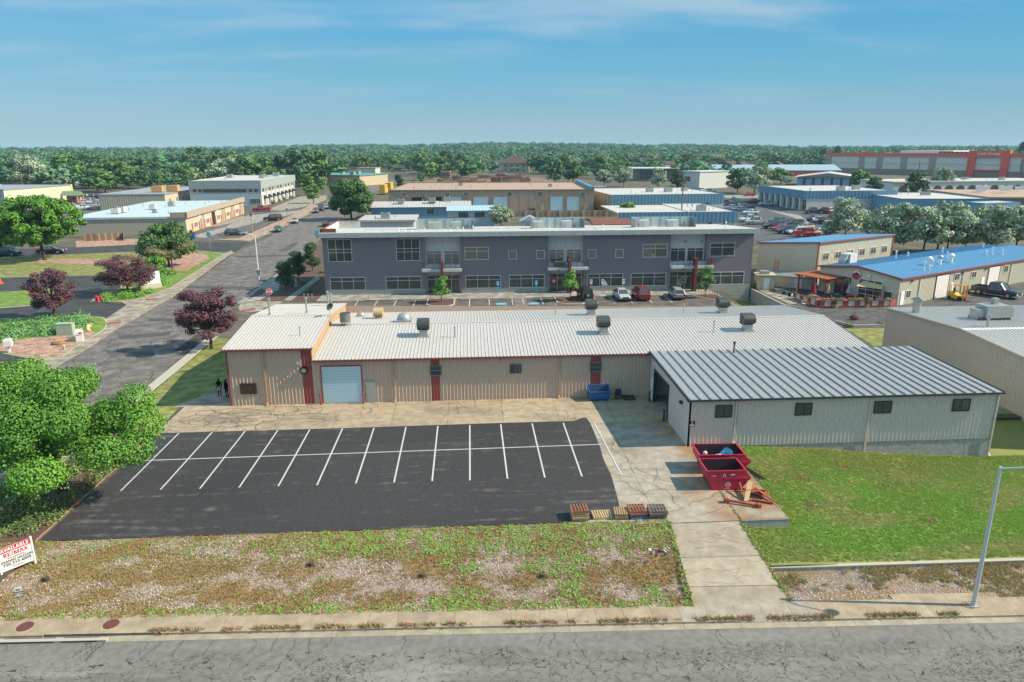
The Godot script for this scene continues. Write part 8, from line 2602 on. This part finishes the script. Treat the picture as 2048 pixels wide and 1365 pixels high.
func make_props() -> void:
	var s := skip("red skip in front, with white round emblem and open dark mouth", V(16.45, .02, -44.15))
	put("emblem", new_b().cyl(V(1.55, .42, .005), V(1.55, .42, .012), .19, .19, 24), M["white"], s)
	put("emblem_face", new_b().cyl(V(1.55, .42, .012), V(1.55, .42, .016), .155, .155, 24), M["skip_red"], s)
	text(s, "cmi", V(1.55, .42, .02), .1, M["white"])
	text(s, "ALL YARDS", V(1.5, .15, .01), .06, M["white"], 400)
	put("hook_symbol", new_b().bar(V(1.15, 1.05, .02), V(1.25, 1.3, .02), .03, .03).bar(V(1.35, 1.05, .02), V(1.25, 1.3, .02), .03, .03), M["white"], s)
	put("arrow_symbol", new_b().box(V(1.7, 1.16, .012), V(2.0, 1.24, .02)), M["white"], s)
	text(s, "97 UN", V(.5, 1.12, .012), .08, M["white"])
	s = skip("red skip behind, half full of grey and blue rubbish", V(16.8, .02, -46.75))
	s.scale = V(1.22, 1, 1)
	text(s, "252", V(2.0, 1.27, .012), .14, M["white"])
	rng.seed = 15
	for k in 9:
		var at := V(rng.randf_range(.4, 1.7), 1.1, -rng.randf_range(.3, 1.6))
		var b := new_b().ball(at, V(rng.randf_range(.15, .3), rng.randf_range(.1, .25), rng.randf_range(.15, .3)), 8, 5)
		put("rubbish", b, [M["panel_grey"], M["sign_blue"], M["black"], M["white"]][k % 4], s)
	put("bucket", new_b().cyl(V(1.75, 1.15, -.9), V(1.95, 1.5, -.75), .28, .33, 16, false), M["sign_blue"], s)
	put("wire_coil", new_b().bar(V(1.9, 1.3, -1.4), V(2.5, 1.45, -.6), .02, .02).bar(V(1.9, 1.3, -1.2), V(2.6, 1.5, -1.2), .02, .02), M["dark_trim"], s)
	# pallets at the lot's edge
	var specs := [[V(6.4, .03, -40.55), 1.1, 5, "stack of five brown pallets, tallest and leftmost of the row", "timber", .04], [V(7.85, .03, -40.7), 1.25, 1, "single pale new pallet second in the row", "pale_timber", .0], [V(9.15, .03, -40.55), .85, 3, "narrow stack of short pallets between the pale one and the blue based one", "timber", -.06], [V(10.2, .03, -40.5), 1.12, 4, "stack of reddish pallets standing on a blue one", "timber_red", .05], [V(11.5, .03, -40.45), 1.15, 4, "grey weathered stack of pallets at the right end of the row", "timber_grey", .02]]
	rng.seed = 16
	for a in specs:
		var t := thing("pallet_stack", a[3], "pallets", a[0], a[5], "pallets at the edge of the lot")
		for k in a[2]:
			var m: String = a[4]
			if a[4] == "timber_red" and k == 0:
				m = "pallet_blue"
			elif k == a[2] - 1 and a[4] == "timber":
				m = "timber_red" if a[1] > 1 else "timber"
			elif a[4] == "timber" and k % 2:
				m = "pale_timber"
			pallet(t, k * .144, a[1], 1.0, M[m], rng.randf_range(-.05, .05), V(rng.randf_range(-.05, .05), 0, rng.randf_range(-.05, .05)), 8 if a[2] == 1 else 6)
	# blue dumpster by the wall
	var d := thing("dumpster", "blue open dumpster standing against the warehouse wall", "dumpster", V(11.3, .015, -62.75), .02)
	put("shell", new_b().loft([[V(.05, .15, 0), V(1.85, .15, 0), V(1.85, .15, -1.0), V(.05, .15, -1.0)], [V(-.05, .95, .12), V(1.95, .95, .12), V(1.95, 1.3, -1.08), V(-.05, 1.3, -1.08)]], false), M["bin_blue"], d)
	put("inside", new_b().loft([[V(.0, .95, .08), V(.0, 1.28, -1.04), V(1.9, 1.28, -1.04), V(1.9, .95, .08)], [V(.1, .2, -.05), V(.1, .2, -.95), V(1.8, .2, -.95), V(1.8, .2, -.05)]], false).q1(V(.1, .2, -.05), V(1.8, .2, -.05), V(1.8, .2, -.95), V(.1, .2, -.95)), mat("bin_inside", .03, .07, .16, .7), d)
	put("rim", new_b().bar(V(-.08, .95, .13), V(1.98, .95, .13), .08, .08).bar(V(-.08, 1.3, -1.09), V(1.98, 1.3, -1.09), .08, .08).bar(V(-.06, .95, .13), V(-.06, 1.3, -1.09), .08, .08).bar(V(1.96, .95, .13), V(1.96, 1.3, -1.09), .08, .08), M["bin_blue"], d)
	for x in [-.1, 1.9]:
		put("fork_pocket", new_b().box(V(x, .6, -.75), V(x + .1, .78, -.1)), M["bin_blue"], d)
	for x in [.2, 1.7]:
		put("wheel", new_b().cyl(V(x - .05, .08, -.1), V(x + .05, .08, -.1), .08, .08, 10), M["black"], d)
	put("front_scrape", new_b().box(V(.5, .62, .075), V(1.6, .64, .09)), M["pale_blue_wall"], d)
	var c := thing("worn_chair", "dark chair beside the blue dumpster", "chair", V(14.2, .015, -63.2))
	put("seat", new_b().box(V(-.3, .4, -.25), V(.3, .48, .3)), M["dark_trim"], c)
	put("backrest", new_b().box(V(-.3, .48, -.28), V(.3, .95, -.22)), M["dark_trim"], c)
	for a in [[-.27, -.22], [.27, -.22], [-.27, .26], [.27, .26]]:
		put("leg", new_b().box(V(a[0] - .025, 0, a[1] - .025), V(a[0] + .025, .4, a[1] + .025)), M["dark_trim"], c)
	var cb := thing("cardboard_box", "small brown box between the blue dumpster and the dark chair", "box", V(13.4, .015, -63.2))
	put("carton", new_b().box(V(-.3, 0, -.25), V(.3, .35, .25)), M["timber"], cb)
	put("flap", new_b().bar(V(-.3, .35, .25), V(.3, .42, .38), .02, .2), M["timber"], cb)
	var pl := thing("pallet", "dark pallet lying flat by the corner of warehouse and annex", "pallet", V(14.7, .015, -62.7))
	pallet(pl, 0, 1.1, 1.2, M["dark_trim"], 0)
	# broken rack parts on the slab
	var sc := thing("scrap_frame", "heap of rust red steel rack parts with a pale plank", "scrap", V(18.6, .02, -42.5))
	for r in [[V(17.3, .22, -42.35), V(19.2, .15, -41.55), .16], [V(18.6, .1, -42.3), V(18.75, .7, -43.9), .1], [V(18.7, .2, -43.95), V(20.6, .12, -43.7), .14], [V(19.1, .1, -42.5), V(20.4, .12, -41.9), .14], [V(19.9, .25, -43.9), V(20.5, .12, -42.1), .1], [V(18.5, .5, -43.0), V(19.7, .45, -43.3), .07]]:
		put("steel_beam", new_b(sc).bar(r[0], r[1], r[2], r[2] * .8), M["rust_orange"], sc)
	put("curved_plate", new_b(sc).bar(V(19.5, .2, -43.6), V(20.3, .3, -42.6), .6, .05).cyl(V(20.0, .33, -43.0), V(20.02, .36, -43.0), .32, .3, 16), M["rust_orange"], sc)
	put("plank", new_b(sc).bar(V(18.55, .15, -42.2), V(19.5, .75, -44.0), .2, .04).bar(V(18.75, .15, -42.3), V(19.65, .7, -43.9), .12, .04), M["pale_timber"], sc)
	put("foot_plate", new_b(sc).box(V(17.15, .02, -42.55), V(17.4, .35, -42.2)).box(V(19.1, .02, -41.7), V(19.35, .3, -41.4)), M["rust_orange"], sc)
	var pp := thing("pipe_bundle", "dark pipes lying on the grass behind the skips", "pipes", V(20.8, -.2, -47.4))
	for k in 4:
		put("pipe", new_b(pp).cyl(V(20.3 + k * .12, lawn_y(20.5, -49) + .1, -49.0 + k * .2), V(21.2 + k * .16, lawn_y(21.2, -46) + .08, -46.1), .04, .04, 7), M["dark_trim"], pp)
	# street lamp by the front road
	var lp := thing("street_lamp", "tall galvanised street lamp on the front pavement at the right", "street lamp", V(27.25, -.78, -31.55))
	put("base_plate", new_b().box(V(-.25, 0, -.25), V(.25, .05, .25)), M["galv"], lp)
	put("pole", new_b().cyl(V(0, 0, 0), V(0, 8.3, 0), .12, .075, 14), M["steel_pole"], lp)
	put("arm", new_b().cyl(V(0, 8.2, 0), V(1.0, 8.5, .55), .05, .045, 10).cyl(V(1.0, 8.5, .55), V(2.1, 8.45, 1.1), .045, .04, 10), M["steel_pole"], lp)
	put("lamp_head", new_b().ball(V(2.45, 8.42, 1.27), V(.42, .12, .3), 12, 6), M["galv"], lp)
	var wire := new_b()
	for k in 14:
		var a0 := k * .5
		wire.cyl(V(-.35 * sin(a0) - .2, .06 + .04 * cos(a0 * 3), .3 * cos(a0)), V(-.35 * sin(a0 + .5) - .2, .06 + .04 * cos(a0 * 3 + 1.5), .3 * cos(a0 + .5)), .012, .012, 5, false)
	put("loose_wire", wire, M["red_panel"], lp)
	# side street lamp and signs
	var sl := thing("street_lamp", "white street lamp with speed limit sign beside the side street", "street lamp", V(0, 0, 0))
	sl.position = G(-36.41,-122.28)
	put("pole", new_b().cyl(V(0, 0, 0), V(0, 9.3, 0), .13, .08, 12), M["white_paint"], sl)
	put("arm", new_b().cyl(V(0, 9.2, 0), V(-1.2, 9.75, .1), .06, .05, 8).cyl(V(-1.2, 9.75, .1), V(-2.0, 9.8, .15), .05, .045, 8), M["white_paint"], sl)
	put("lamp_head", new_b().ball(V(-2.3, 9.76, .15), V(.42, .1, .18), 12, 6), M["galv"], sl)
	var sp := put("speed_sign", new_b().box(V(-.42, 2.35, .13), V(.42, 3.5, .16)), M["white"], sl)
	text(sp, "SPEED", V(0, 3.28, .165), .2, M["black"])
	text(sp, "LIMIT", V(0, 3.05, .165), .2, M["black"])
	text(sp, "25", V(0, 2.7, .165), .42, M["black"])
	var st := thing("stop_sign", "red stop sign at the office parking entrance", "sign", G(-30.51,-106.79), .3)
	put("post", new_b().cyl(V(0, 0, 0), V(0, 3.0, 0), .04, .04, 8), M["galv"], st)
	var oc := put("plate", new_b().cyl(V(0, 2.6, .045), V(0, 2.6, .065), .46, .46, 8), M["cloth_red"], st)
	put("rim", new_b().cyl(V(0, 2.6, .04), V(0, 2.6, .05), .5, .5, 8), M["white"], st)
	text(oc, "STOP", V(0, 2.6, .07), .26, M["white"])
	var ns := thing("blue_sign", "small blue street sign on a post at the cross street corner", "sign", G(-61.98,-172.08))
	put("post", new_b().cyl(V(0, 0, 0), V(0, 4.2, 0), .05, .05, 8), M["galv"], ns)
	put("plate", new_b().box(V(-.5, 3.4, -.03), V(.5, 4.2, .03)).box(V(-.35, 4.25, -.35), V(.35, 4.55, .35)), M["sign_blue"], ns)
	var gs := thing("blue_sign", "blue and red sign panel at the left end of the office building", "sign", G(-38.42,-180.91))
	put("post", new_b().cyl(V(0, 0, 0), V(0, 3.4, 0), .06, .06, 8), M["galv"], gs)
	put("plate", new_b().box(V(-.6, 2.2, -.03), V(.6, 3.6, .03)), M["sign_blue"], gs)
	put("lower_plate", new_b().box(V(-.1, 1.7, -.03), V(1.1, 2.2, .03)), M["cloth_red"], gs)
	for a in [[-62.89,-209.47,4.76, "steel pole with box head beside the workshop yard"], [-63.09,-251.7,2.76, "thin sign pole on the gravel planting strip"], [-57.15,-293.23,11.13, "tall slim lamp pole far up the side street"], [-173.32,-504.11,13.33, "grey lamp post far behind the white building"]]:
		var t := thing("pole", a[3], "pole", V(a[0], 0, a[1]))
		put("shaft", new_b().cyl(V(0, 0, 0), V(0, a[2], 0), .13, .1, 8), M["galv"], t)
		put("head", new_b().box(V(-.25, a[2], -.25), V(.25, a[2] + .9, .25)), M["timber_grey"], t)
	for a in [[67.97,-222.37,13.29, "bare wooden utility pole behind the right end of the office roof"], [-258.62,-433.6,11.06, "wooden utility pole before the white warehouse"], [-77.44,-678.76,12.69, "wooden utility pole between the trees beyond the street"], [110.69,-158.9,2.95, "short pale wooden post above the blue workshop roof"]]:
		var t := thing("utility_pole", a[3], "utility pole", V(a[0], 0, a[1]))
		put("shaft", new_b().cyl(V(0, 0, 0), V(0, a[2], 0), .24, .17, 9), M["wood_pole"], t)
		put("cross_arm", new_b().box(V(-.9, a[2] - .8, -.08), V(.9, a[2] - .62, .08)), M["wood_pole"], t)
	for a in [[322.7,-496.49,12.88, "left dark lamp post before the storage hall"], [355.7,-491.87,13.51, "middle dark lamp post before the storage hall"], [403.86,-501.59,13.48, "right dark lamp post before the storage hall"]]:
		var t := thing("street_lamp", a[3], "street lamp", V(a[0], 0, a[1]))
		put("shaft", new_b().cyl(V(0, 0, 0), V(0, a[2], 0), .25, .2, 8), M["dark_trim"], t)
		put("lamp_head", new_b().box(V(-1.2, a[2], -.3), V(.3, a[2] + .3, .3)), M["dark_trim"], t)
	# things on the corner garden
	var cb2 := thing("utility_cabinet", "pale green utility cabinet before the junipers", "utility cabinet", V(-53.9, .12, -91.7), .08)
	put("body", new_b().box(V(0, .1, -.9), V(2.0, 1.5, 0)), mat("util_green", .3, .38, .28, .6), cb2)
	for k in 2:
		put("door", new_b().box(V(.04 + k * .98, .16, 0), V(.98 + k * .98, 1.4, .03)), M["util_green"], cb2)
	put("lid", new_b().box(V(-.05, 1.5, -.95), V(2.05, 1.56, .06)), M["util_green"], cb2)
	put("plinth", new_b().box(V(-.1, 0, -1), V(2.1, .1, .1)), M["kerb"], cb2)
	var dr := thing("drop_box", "white parcel drop box with red label beside the pavement", "drop box", V(-49.5, .12, -88.9), .35)
	put("body", new_b().loft([[V(-.4, 0, .35), V(.4, 0, .35), V(.4, 0, -.35), V(-.4, 0, -.35)], [V(-.4, 1.25, .35), V(.4, 1.25, .35), V(.4, 1.25, -.35), V(-.4, 1.25, -.35)], [V(-.34, 1.5, .1), V(.34, 1.5, .1), V(.34, 1.5, -.35), V(-.34, 1.5, -.35)]]), M["white_paint"], dr)
	put("label_plate", new_b().box(V(.0, 1.0, .35), V(.36, 1.2, .37)), M["cloth_red"], dr)
	put("slot", new_b().box(V(-.3, .82, .35), V(.3, .88, .365)), M["black"], dr)
	var mb := thing("mailbox", "white mailbox on a thick post at the left of the gravel bed", "mailbox", V(-55.2, .12, -84.1), .3)
	put("post", new_b().box(V(-.12, 0, -.12), V(.12, .85, .12)), M["white_paint"], mb)
	put("box", new_b().box(V(-.4, .8, -.35), V(.4, 1.5, .35)), M["white_paint"], mb)
	put("hood", new_b().loft([[V(-.4, 1.5, .35), V(.4, 1.5, .35), V(.4, 1.5, -.35), V(-.4, 1.5, -.35)], [V(-.3, 1.66, .2), V(.3, 1.66, .2), V(.3, 1.66, -.35), V(-.3, 1.66, -.35)]]), M["white_paint"], mb)
	for k in 2:
		var r := thing("boulder", ["orange brown flat boulder in the middle of the gravel bed", "smaller yellowish boulder beside the white drop box"][k], "boulder", [V(-51.3, .12, -87.4), V(-50.6, .12, -89.4)][k])
		var b := new_b()
		b.ball(V(0, .12, 0), [V(.95, .36, .5), V(.55, .38, .45)][k], 9, 5, -.4)
		put("stone", b, [mat("orange_stone", .42, .2, .09, .95, "fine", Vector3.ONE * 2), M["sail"]][k], r)
		put("ledge", new_b().ball(V(.3, .05, .2), V(.5, .2, .35), 8, 4, -.3), [M["orange_stone"], M["sail"]][k], r)
	for k in 5:
		var r := thing("garden_stone", ["topmost", "second", "third", "fourth", "lowest"][k] + " of the pale stones edging the garden lawn", "stone", G([-53.25,-98.66, -52.72,-97.47, -52.23,-96.31, -51.73,-95.17, -51.13,-94.06][k * 2], [-53.25,-98.66, -52.72,-97.47, -52.23,-96.31, -51.73,-95.17, -51.13,-94.06][k * 2 + 1], .12), k * .7, "stones edging the garden lawn")
		put("stone", new_b().ball(V(0, .12, 0), V(.38, .25, .28), 8, 5, -.4), M["sail"] if k > 1 else M["orange_stone"], r)
		put("foot", new_b().ball(V(.15, .04, .1), V(.25, .14, .2), 7, 4, -.3), M["sail"], r)
	var bo := thing("marker_post", "short pale green marker post in front of the boulder", "marker post", V(-49.3, .12, -84.9))
	put("post", new_b().cyl(V(0, 0, 0), V(0, .5, 0), .13, .13, 12), M["util_green"], bo)
	put("cap", new_b().ball(V(0, .5, 0), V(.13, .08, .13), 12, 3, 0.0), M["white"], bo)
	var es := thing("entrance_sign", "white slab entrance sign on a brick plinth in the hedge", "sign", V(-55.5, .12, -123.6), deg_to_rad(58))
	put("plinth", new_b().box(V(-2.0, 0, -.35), V(2.0, .85, .35)), M["kerb"], es)
	put("slab", new_b().loft([[V(-1.9, .85, .25), V(1.9, .85, .25), V(1.9, .85, -.25), V(-1.9, .85, -.25)], [V(-1.9, 2.6, .25), V(1.9, 2.9, .25), V(1.9, 2.9, -.25), V(-1.9, 2.6, -.25)]]), M["white_paint"], es)
	put("panel", new_b().box(V(-1.4, 1.2, .25), V(1.4, 2.3, .28)), M["white"], es)
	put("lettering_strip", new_b().box(V(-1.1, 1.6, .28), V(1.1, 1.95, .295)), M["panel_grey"], es)
	var rd := thing("red_barrel", "red plastic barrels standing at the white kerb tip", "barrier", V(-59.3, 0, -113.6))
	for k in 3:
		put("barrel", new_b().cyl(V(-.35 + k * .35, 0, (k % 2) * .3), V(-.35 + k * .35, 1.1 - (k % 2) * .2, (k % 2) * .3), .2, .15, 12), M["cloth_red"], rd)
	var tc := thing("traffic_cone", "orange traffic cone on the drive at the left edge", "cone", G(-85.35,-131.34))
	put("cone", new_b().cyl(V(0, .05, 0), V(0, 1.1, 0), .3, .05, 14), mat("cone_orange", .6, .14, .02, .6), tc)
	put("base", new_b().box(V(-.4, 0, -.4), V(.4, .05, .4)), M["cone_orange"], tc)
	for k in 2:
		var t := thing("yard_sign", ["white directional sign left of the purple plum on the corner garden", "white sign boards behind the trunk of the corner plum tree"][k], "sign", [V(-67.0, .12, -112.3), V(-64.0, .12, -110.4)][k], .2)
		put("post", new_b().box(V(-.4, 0, -.04), V(-.34, 1.1, .04)).box(V(.34, 0, -.04), V(.4, 1.1, .04)), M["white"], t)
		put("board", new_b().box(V(-.75, .9, -.03), V(.75, 1.75, .03)), M["white_paint"], t)
		put("print", new_b().box(V(-.5, 1.1, .03), V(.4, 1.45, .04)), M["cloth_red"] if k else M["panel_grey"], t)
	for k in 3:
		var t := thing("bicycle_stand", ["nearest", "middle", "farthest"][k] + " hoop stand at the left end of the office pavement", "bicycle stand", V(-25.6 - k * .7, .0, -113.4 - k * .2), 0.5, "bicycle stands at the office")
		put("hoop", new_b().bar(V(0, 0, -.35), V(0, .8, -.3), .05, .05).bar(V(0, .8, -.3), V(0, .8, .3), .05, .05).bar(V(0, .8, .3), V(0, 0, .35), .05, .05), M["galv"], t)
	var eb := thing("electric_cabinet", "white cabinet between the narrow dark trees", "utility cabinet", G(-31.31,-124.63))
	put("body", new_b().box(V(-.6, .05, -.4), V(.6, 1.9, .4)), M["white_paint"], eb)
	put("plinth", new_b().box(V(-.7, 0, -.5), V(.7, .05, .5)), M["kerb"], eb)
	for k in 3:
		var t := thing("tactile_plate", ["red tactile plate at the drive mouth pavement ramp", "red tactile plate on the pavement below the plum drive", "red tactile plate on the parking entrance apron"][k], "paving plate", G([-49.87,-98.4, -51.48,-114.68, -33.57,-105.99][k * 2], [-49.87,-98.4, -51.48,-114.68, -33.57,-105.99][k * 2 + 1], [.1, .1, .012][k]), .5)
		put("plate", new_b().box(V(-.9, 0, -.6), V(.9, .012, .6)), M["red_panel"], t)
		put("stud_field", new_b().box(V(-.8, .012, -.5), V(.8, .02, .5)), M["red_panel"], t)
	# the sale board at the left edge
	var sb := thing("sale_board", "white sale board with red header and two posts at the left edge", "sign", V(-26.65, -.5, -37.65), .87)
	for x in [-.86, .86]:
		put("post", new_b().box(V(x - .05, 0, -.05), V(x + .05, 2.1, .05)), M["white_paint"], sb)
	var bd := put("board", new_b().box(V(-.81, .55, -.02), V(.81, 2.0, .02)), M["white_paint"], sb)
	put("header", new_b().box(V(-.81, 1.68, .02), V(.81, 2.0, .026)), mat("header_red", .42, .015, .06, .5), bd)
	text(bd, "AVAILABLE", V(0, 1.84, .03), .2, M["white"])
	text(bd, "RE/MAX", V(0, 1.5, .025), .24, M["header_red"])
	put("rule", new_b().box(V(-.45, 1.25, .02), V(.45, 1.29, .027)), M["dark_trim"], bd)
	text(bd, "LEEANNE HAZZARD", V(0, 1.1, .025), .14, M["dark_trim"])
	text(bd, "720.313.4509", V(0, .9, .025), .17, M["dark_trim"])
	text(bd, "COMMERCIAL", V(0, .7, .025), .06, M["dark_trim"], 400)
	var ps := thing("parking_notice", "small white notice on a thin post at the lower left", "sign", V(-24.3, -.75, -33.95), .3)
	put("post", new_b().box(V(-.03, 0, -.03), V(.03, 1.75, .03)), M["galv"], ps)
	var pp2 := put("plate", new_b().box(V(-.16, 1.35, .03), V(.16, 1.85, .045)), M["white_paint"], ps)
	text(pp2, "NO", V(0, 1.72, .05), .1, M["dark_trim"])
	text(pp2, "PARKING", V(0, 1.58, .05), .07, M["dark_trim"])
	text(pp2, "ANY TIME", V(0, 1.46, .05), .06, M["dark_trim"])
	# rubble and stumps on the bank
	for k in 4:
		var at: Array = [[-9.73,-37.21], [3.9,-35.44], [-24.72,-36.87], [-3.07,-35.9]][k]
		var t := thing("tree_stump", ["dark stump left of the middle on the gravel bank", "grey stump near the right of the gravel bank", "small dark stump beside the white notice", "small pointed stump in the middle of the gravel bank"][k], "stump", V(at[0], verge_y(at[0], at[1]), at[1]))
		put("stump", new_b().cyl(V(0, -.05, 0), V(.02, .2, 0), .2, .15, 9), M["bark"], t)
		put("root", new_b().bar(V(0, .03, 0), V(.3, .0, .12), .08, .06).bar(V(0, .03, 0), V(-.25, .0, .16), .08, .06), M["bark"], t)
	var rb := thing("rubble_heap", "grey and brick rubble on the bank beside the driveway", "rubble", V(11.2, -.3, -37.3))
	rng.seed = 33
	for k in 26:
		var w := V(rng.randfn() * .5, rng.randf() * .06, rng.randfn() * .5)
		put("chunk", new_b().bar(w, w + V(rng.randf_range(-.2, .2), rng.randf_range(0, .06), rng.randf_range(-.2, .2)), rng.randf_range(.06, .18), .07), [M["panel_grey"], M["plinth"], M["dark_trim"], M["brick_red"]][k % 4], rb)
	# strip of asphalt edging at the left end of the lot
	kind(put("lot_edging", new_b().bar(V(-27.3, .03, -40.4), V(-27.25, .03, -57.6), .05, .08), M["edging"]), "structure", "pale timber edging along the left side of the black lot")

# ---------------------------------------------------------------- the two people: one continuous skin round a skeleton, by surface nets
func person(label: String, at: Vector3, turn: float, dress: bool) -> void:
	var hip := .93
	var js: Array = [   # from, to, radii, colour
		[V(0, hip, 0), V(0, 1.2, .01), .14, .13, 0], [V(0, 1.2, .01), V(0, 1.42, 0), .13, .14, 0], [V(-.13, 1.42, 0), V(.13, 1.42, 0), .075, .075, 0],
		[V(0, 1.46, 0), V(0, 1.56, .01), .055, .055, 2], [V(0, 1.64, .02), V(0, 1.7, .01), .095, .1, 2],
		[V(-.19, 1.42, 0), V(-.25, 1.15, -.02), .055, .045, 0 if not dress else 2], [V(-.25, 1.15, -.02), V(-.22, .9, .07), .042, .032, 2], [V(-.22, .9, .07), V(-.21, .8, .1), .035, .025, 2],
		[V(.19, 1.42, 0), V(.25, 1.15, -.02), .055, .045, 0 if not dress else 2], [V(.25, 1.15, -.02), V(.23, .9, .05), .042, .032, 2], [V(.23, .9, .05), V(.22, .8, .08), .035, .025, 2],
		[V(-.09, hip, 0), V(-.11, .5, .04), .095, .065, 1], [V(-.11, .5, .04), V(-.12, .09, -.02), .06, .042, 2 if dress else 1], [V(-.12, .06, -.03), V(-.13, .045, .15), .045, .035, 3],
		[V(.09, hip, 0), V(.1, .5, -.03), .095, .065, 1], [V(.1, .5, -.03), V(.11, .09, -.1), .06, .042, 2 if dress else 1], [V(.11, .06, -.11), V(.12, .045, .07), .045, .035, 3]]
	var tones: Array = [Color(.7, .36, .4), Color(.6, .3, .34), Color(.5, .3, .2), Color(.06, .05, .05)] if dress else [Color(.36, .5, .72), Color(.05, .05, .07), Color(.5, .3, .2), Color(.02, .02, .02)]
	var cell := .026
	var lo := V(-.36, -.02, -.24)
	var nx := 28
	var ny := 71
	var nz := 19
	var f := PackedFloat32Array()
	f.resize(nx * ny * nz)
	f.fill(1.0)
	var own := PackedInt32Array()
	own.resize(nx * ny * nz)
	for j in js:
		var a: Vector3 = j[0]
		var e: Vector3 = j[1]
		var r := maxf(j[2], j[3]) + .1
		var l := ((a.min(e) - Vector3.ONE * r - lo) / cell).floor().max(Vector3.ZERO)
		var h := ((a.max(e) + Vector3.ONE * r - lo) / cell).ceil().min(V(nx - 1, ny - 1, nz - 1))
		var ae := e - a
		for y in range(int(l.y), int(h.y) + 1):
			for z in range(int(l.z), int(h.z) + 1):
				for x in range(int(l.x), int(h.x) + 1):
					var p := lo + V(x, y, z) * cell
					var t := clampf((p - a).dot(ae) / maxf(ae.length_squared(), 1e-6), 0, 1)
					var d: float = p.distance_to(a + ae * t) - lerpf(j[2], j[3], t)
					var k := (y * nz + z) * nx + x
					if d < f[k]:
						own[k] = j[4]
					var hm := maxf(.04 - absf(d - f[k]), 0) / .04
					f[k] = minf(d, f[k]) - hm * hm * .01
	var b := new_b()
	var at_cell := {}
	for y in ny - 1:
		for z in nz - 1:
			for x in nx - 1:
				var s := V(0, 0, 0)
				var n := 0
				var k0 := (y * nz + z) * nx + x
				for ed in [[0, 1], [0, nx], [0, nx * nz], [1, nx + 1], [1, nx * nz + 1], [nx, nx + 1], [nx, nx * nz + nx], [nx * nz, nx * nz + 1], [nx * nz, nx * nz + nx], [nx + 1, nx * nz + nx + 1], [nx * nz + 1, nx * nz + nx + 1], [nx * nz + nx, nx * nz + nx + 1]]:
					var u: float = f[k0 + ed[0]]
					var w: float = f[k0 + ed[1]]
					if (u < 0) != (w < 0):
						var t := u / (u - w)
						var o0: int = ed[0]
						var o1: int = ed[1]
						var p0 := V(o0 % nx, o0 / (nx * nz), (o0 / nx) % nz)
						var p1 := V(o1 % nx, o1 / (nx * nz), (o1 / nx) % nz)
						s += p0.lerp(p1, t)
						n += 1
				if n:
					at_cell[k0] = b.v.size()
					b.v.append(lo + (V(x, y, z) + s / n) * cell)
					b.n.append(V(f[k0 + 1] - f[k0], f[k0 + nx * nz] - f[k0], f[k0 + nx] - f[k0]).normalized())
					b.c.append(tones[own[k0]])
	for y in range(1, ny - 1):
		for z in range(1, nz - 1):
			for x in range(1, nx - 1):
				var k := (y * nz + z) * nx + x
				for ax in [[1, nx, nx * nz], [nx, nx * nz, 1], [nx * nz, 1, nx]]:
					var inside := f[k] < 0
					if inside != (f[k + ax[0]] < 0):
						var q := [k - ax[1] - ax[2], k - ax[2], k, k - ax[1]]
						if q.all(func(w): return at_cell.has(w)):
							var i0: int = at_cell[q[0]]
							var i1: int = at_cell[q[1]]
							var i2: int = at_cell[q[2]]
							var i3: int = at_cell[q[3]]
							b.i.append_array([i0, i1, i2, i0, i2, i3] if not inside else [i0, i2, i1, i0, i3, i2])
	var o := thing("person", label, "person", at, turn)
	put("body", b, tinted("person_cloth", .8), o)
	put("hair", new_b().ball(V(0, 1.7, -.015), V(.108, .115, .115), 12, 6, -.1), M["black"] if not dress else M["timber_grey"], o)
	if dress:
		put("skirt", new_b().cyl(V(0, .62, .0), V(0, 1.02, 0), .23, .15, 14, false), mat("dress_cloth", .5, .3, .32, .85), o)

func make_people() -> void:
	person("person in a pink dress standing in the shade beside the warehouse", V(-24.85, .01, -66.9), .4, true)
	person("person in a blue shirt and dark trousers standing by the warehouse corner", V(-24.05, .01, -66.6), -.6, false)
	sheet("side_walk", [-28.2, -64.0, -23.0, -64.0, -23.0, -75.5, -25.2, -73.5, -26.2, -68], .008, M["concrete"], "concrete path along the west wall of the warehouse")
	sheet("side_grass", [-31.8, -59, -27.4, -57.8, -27.6, -64, -26.2, -68, -25.2, -73.5, -22.9, -76, -22.9, -83.5, -33.0, -90, -32.2, -75], .003, M["lawn"], "grass between the side street and the warehouse")
	sheet("side_pavement", [-33.0, -40, -31.7, -40, -31.9, -60, -32.2, -75, -32.8, -90, -34.0, -90, -33.3, -72, -33.2, -60], .08, M["kerb"], "pale kerb and gutter along the right side of the street")
	kind(put("hedge_bed", new_b().poly(P([-34.0, -34.5, -27.2, -34.5, -27.3, -57.8, -31.9, -59, -32.2, -48]), -.02), M["mulch"]), "structure", "earth bed under the shrubs left of the lot")

func _ready() -> void:
	make_textures()
	make_camera_and_light()
	make_materials()
	TX["n"] = FastNoiseLite.new()
	make_front()
	make_terrain()
	make_streets()
	make_office_yard()
	make_warehouse()
	make_annex()
	make_shed()
	make_grey_building()
	make_brewery()
	make_left_buildings()
	make_mid_buildings()
	make_right_buildings()
	make_cars()
	make_near_trees()
	make_mid_trees()
	make_treeline()
	make_low_plants()
	make_patio()
	make_props()
	make_people()
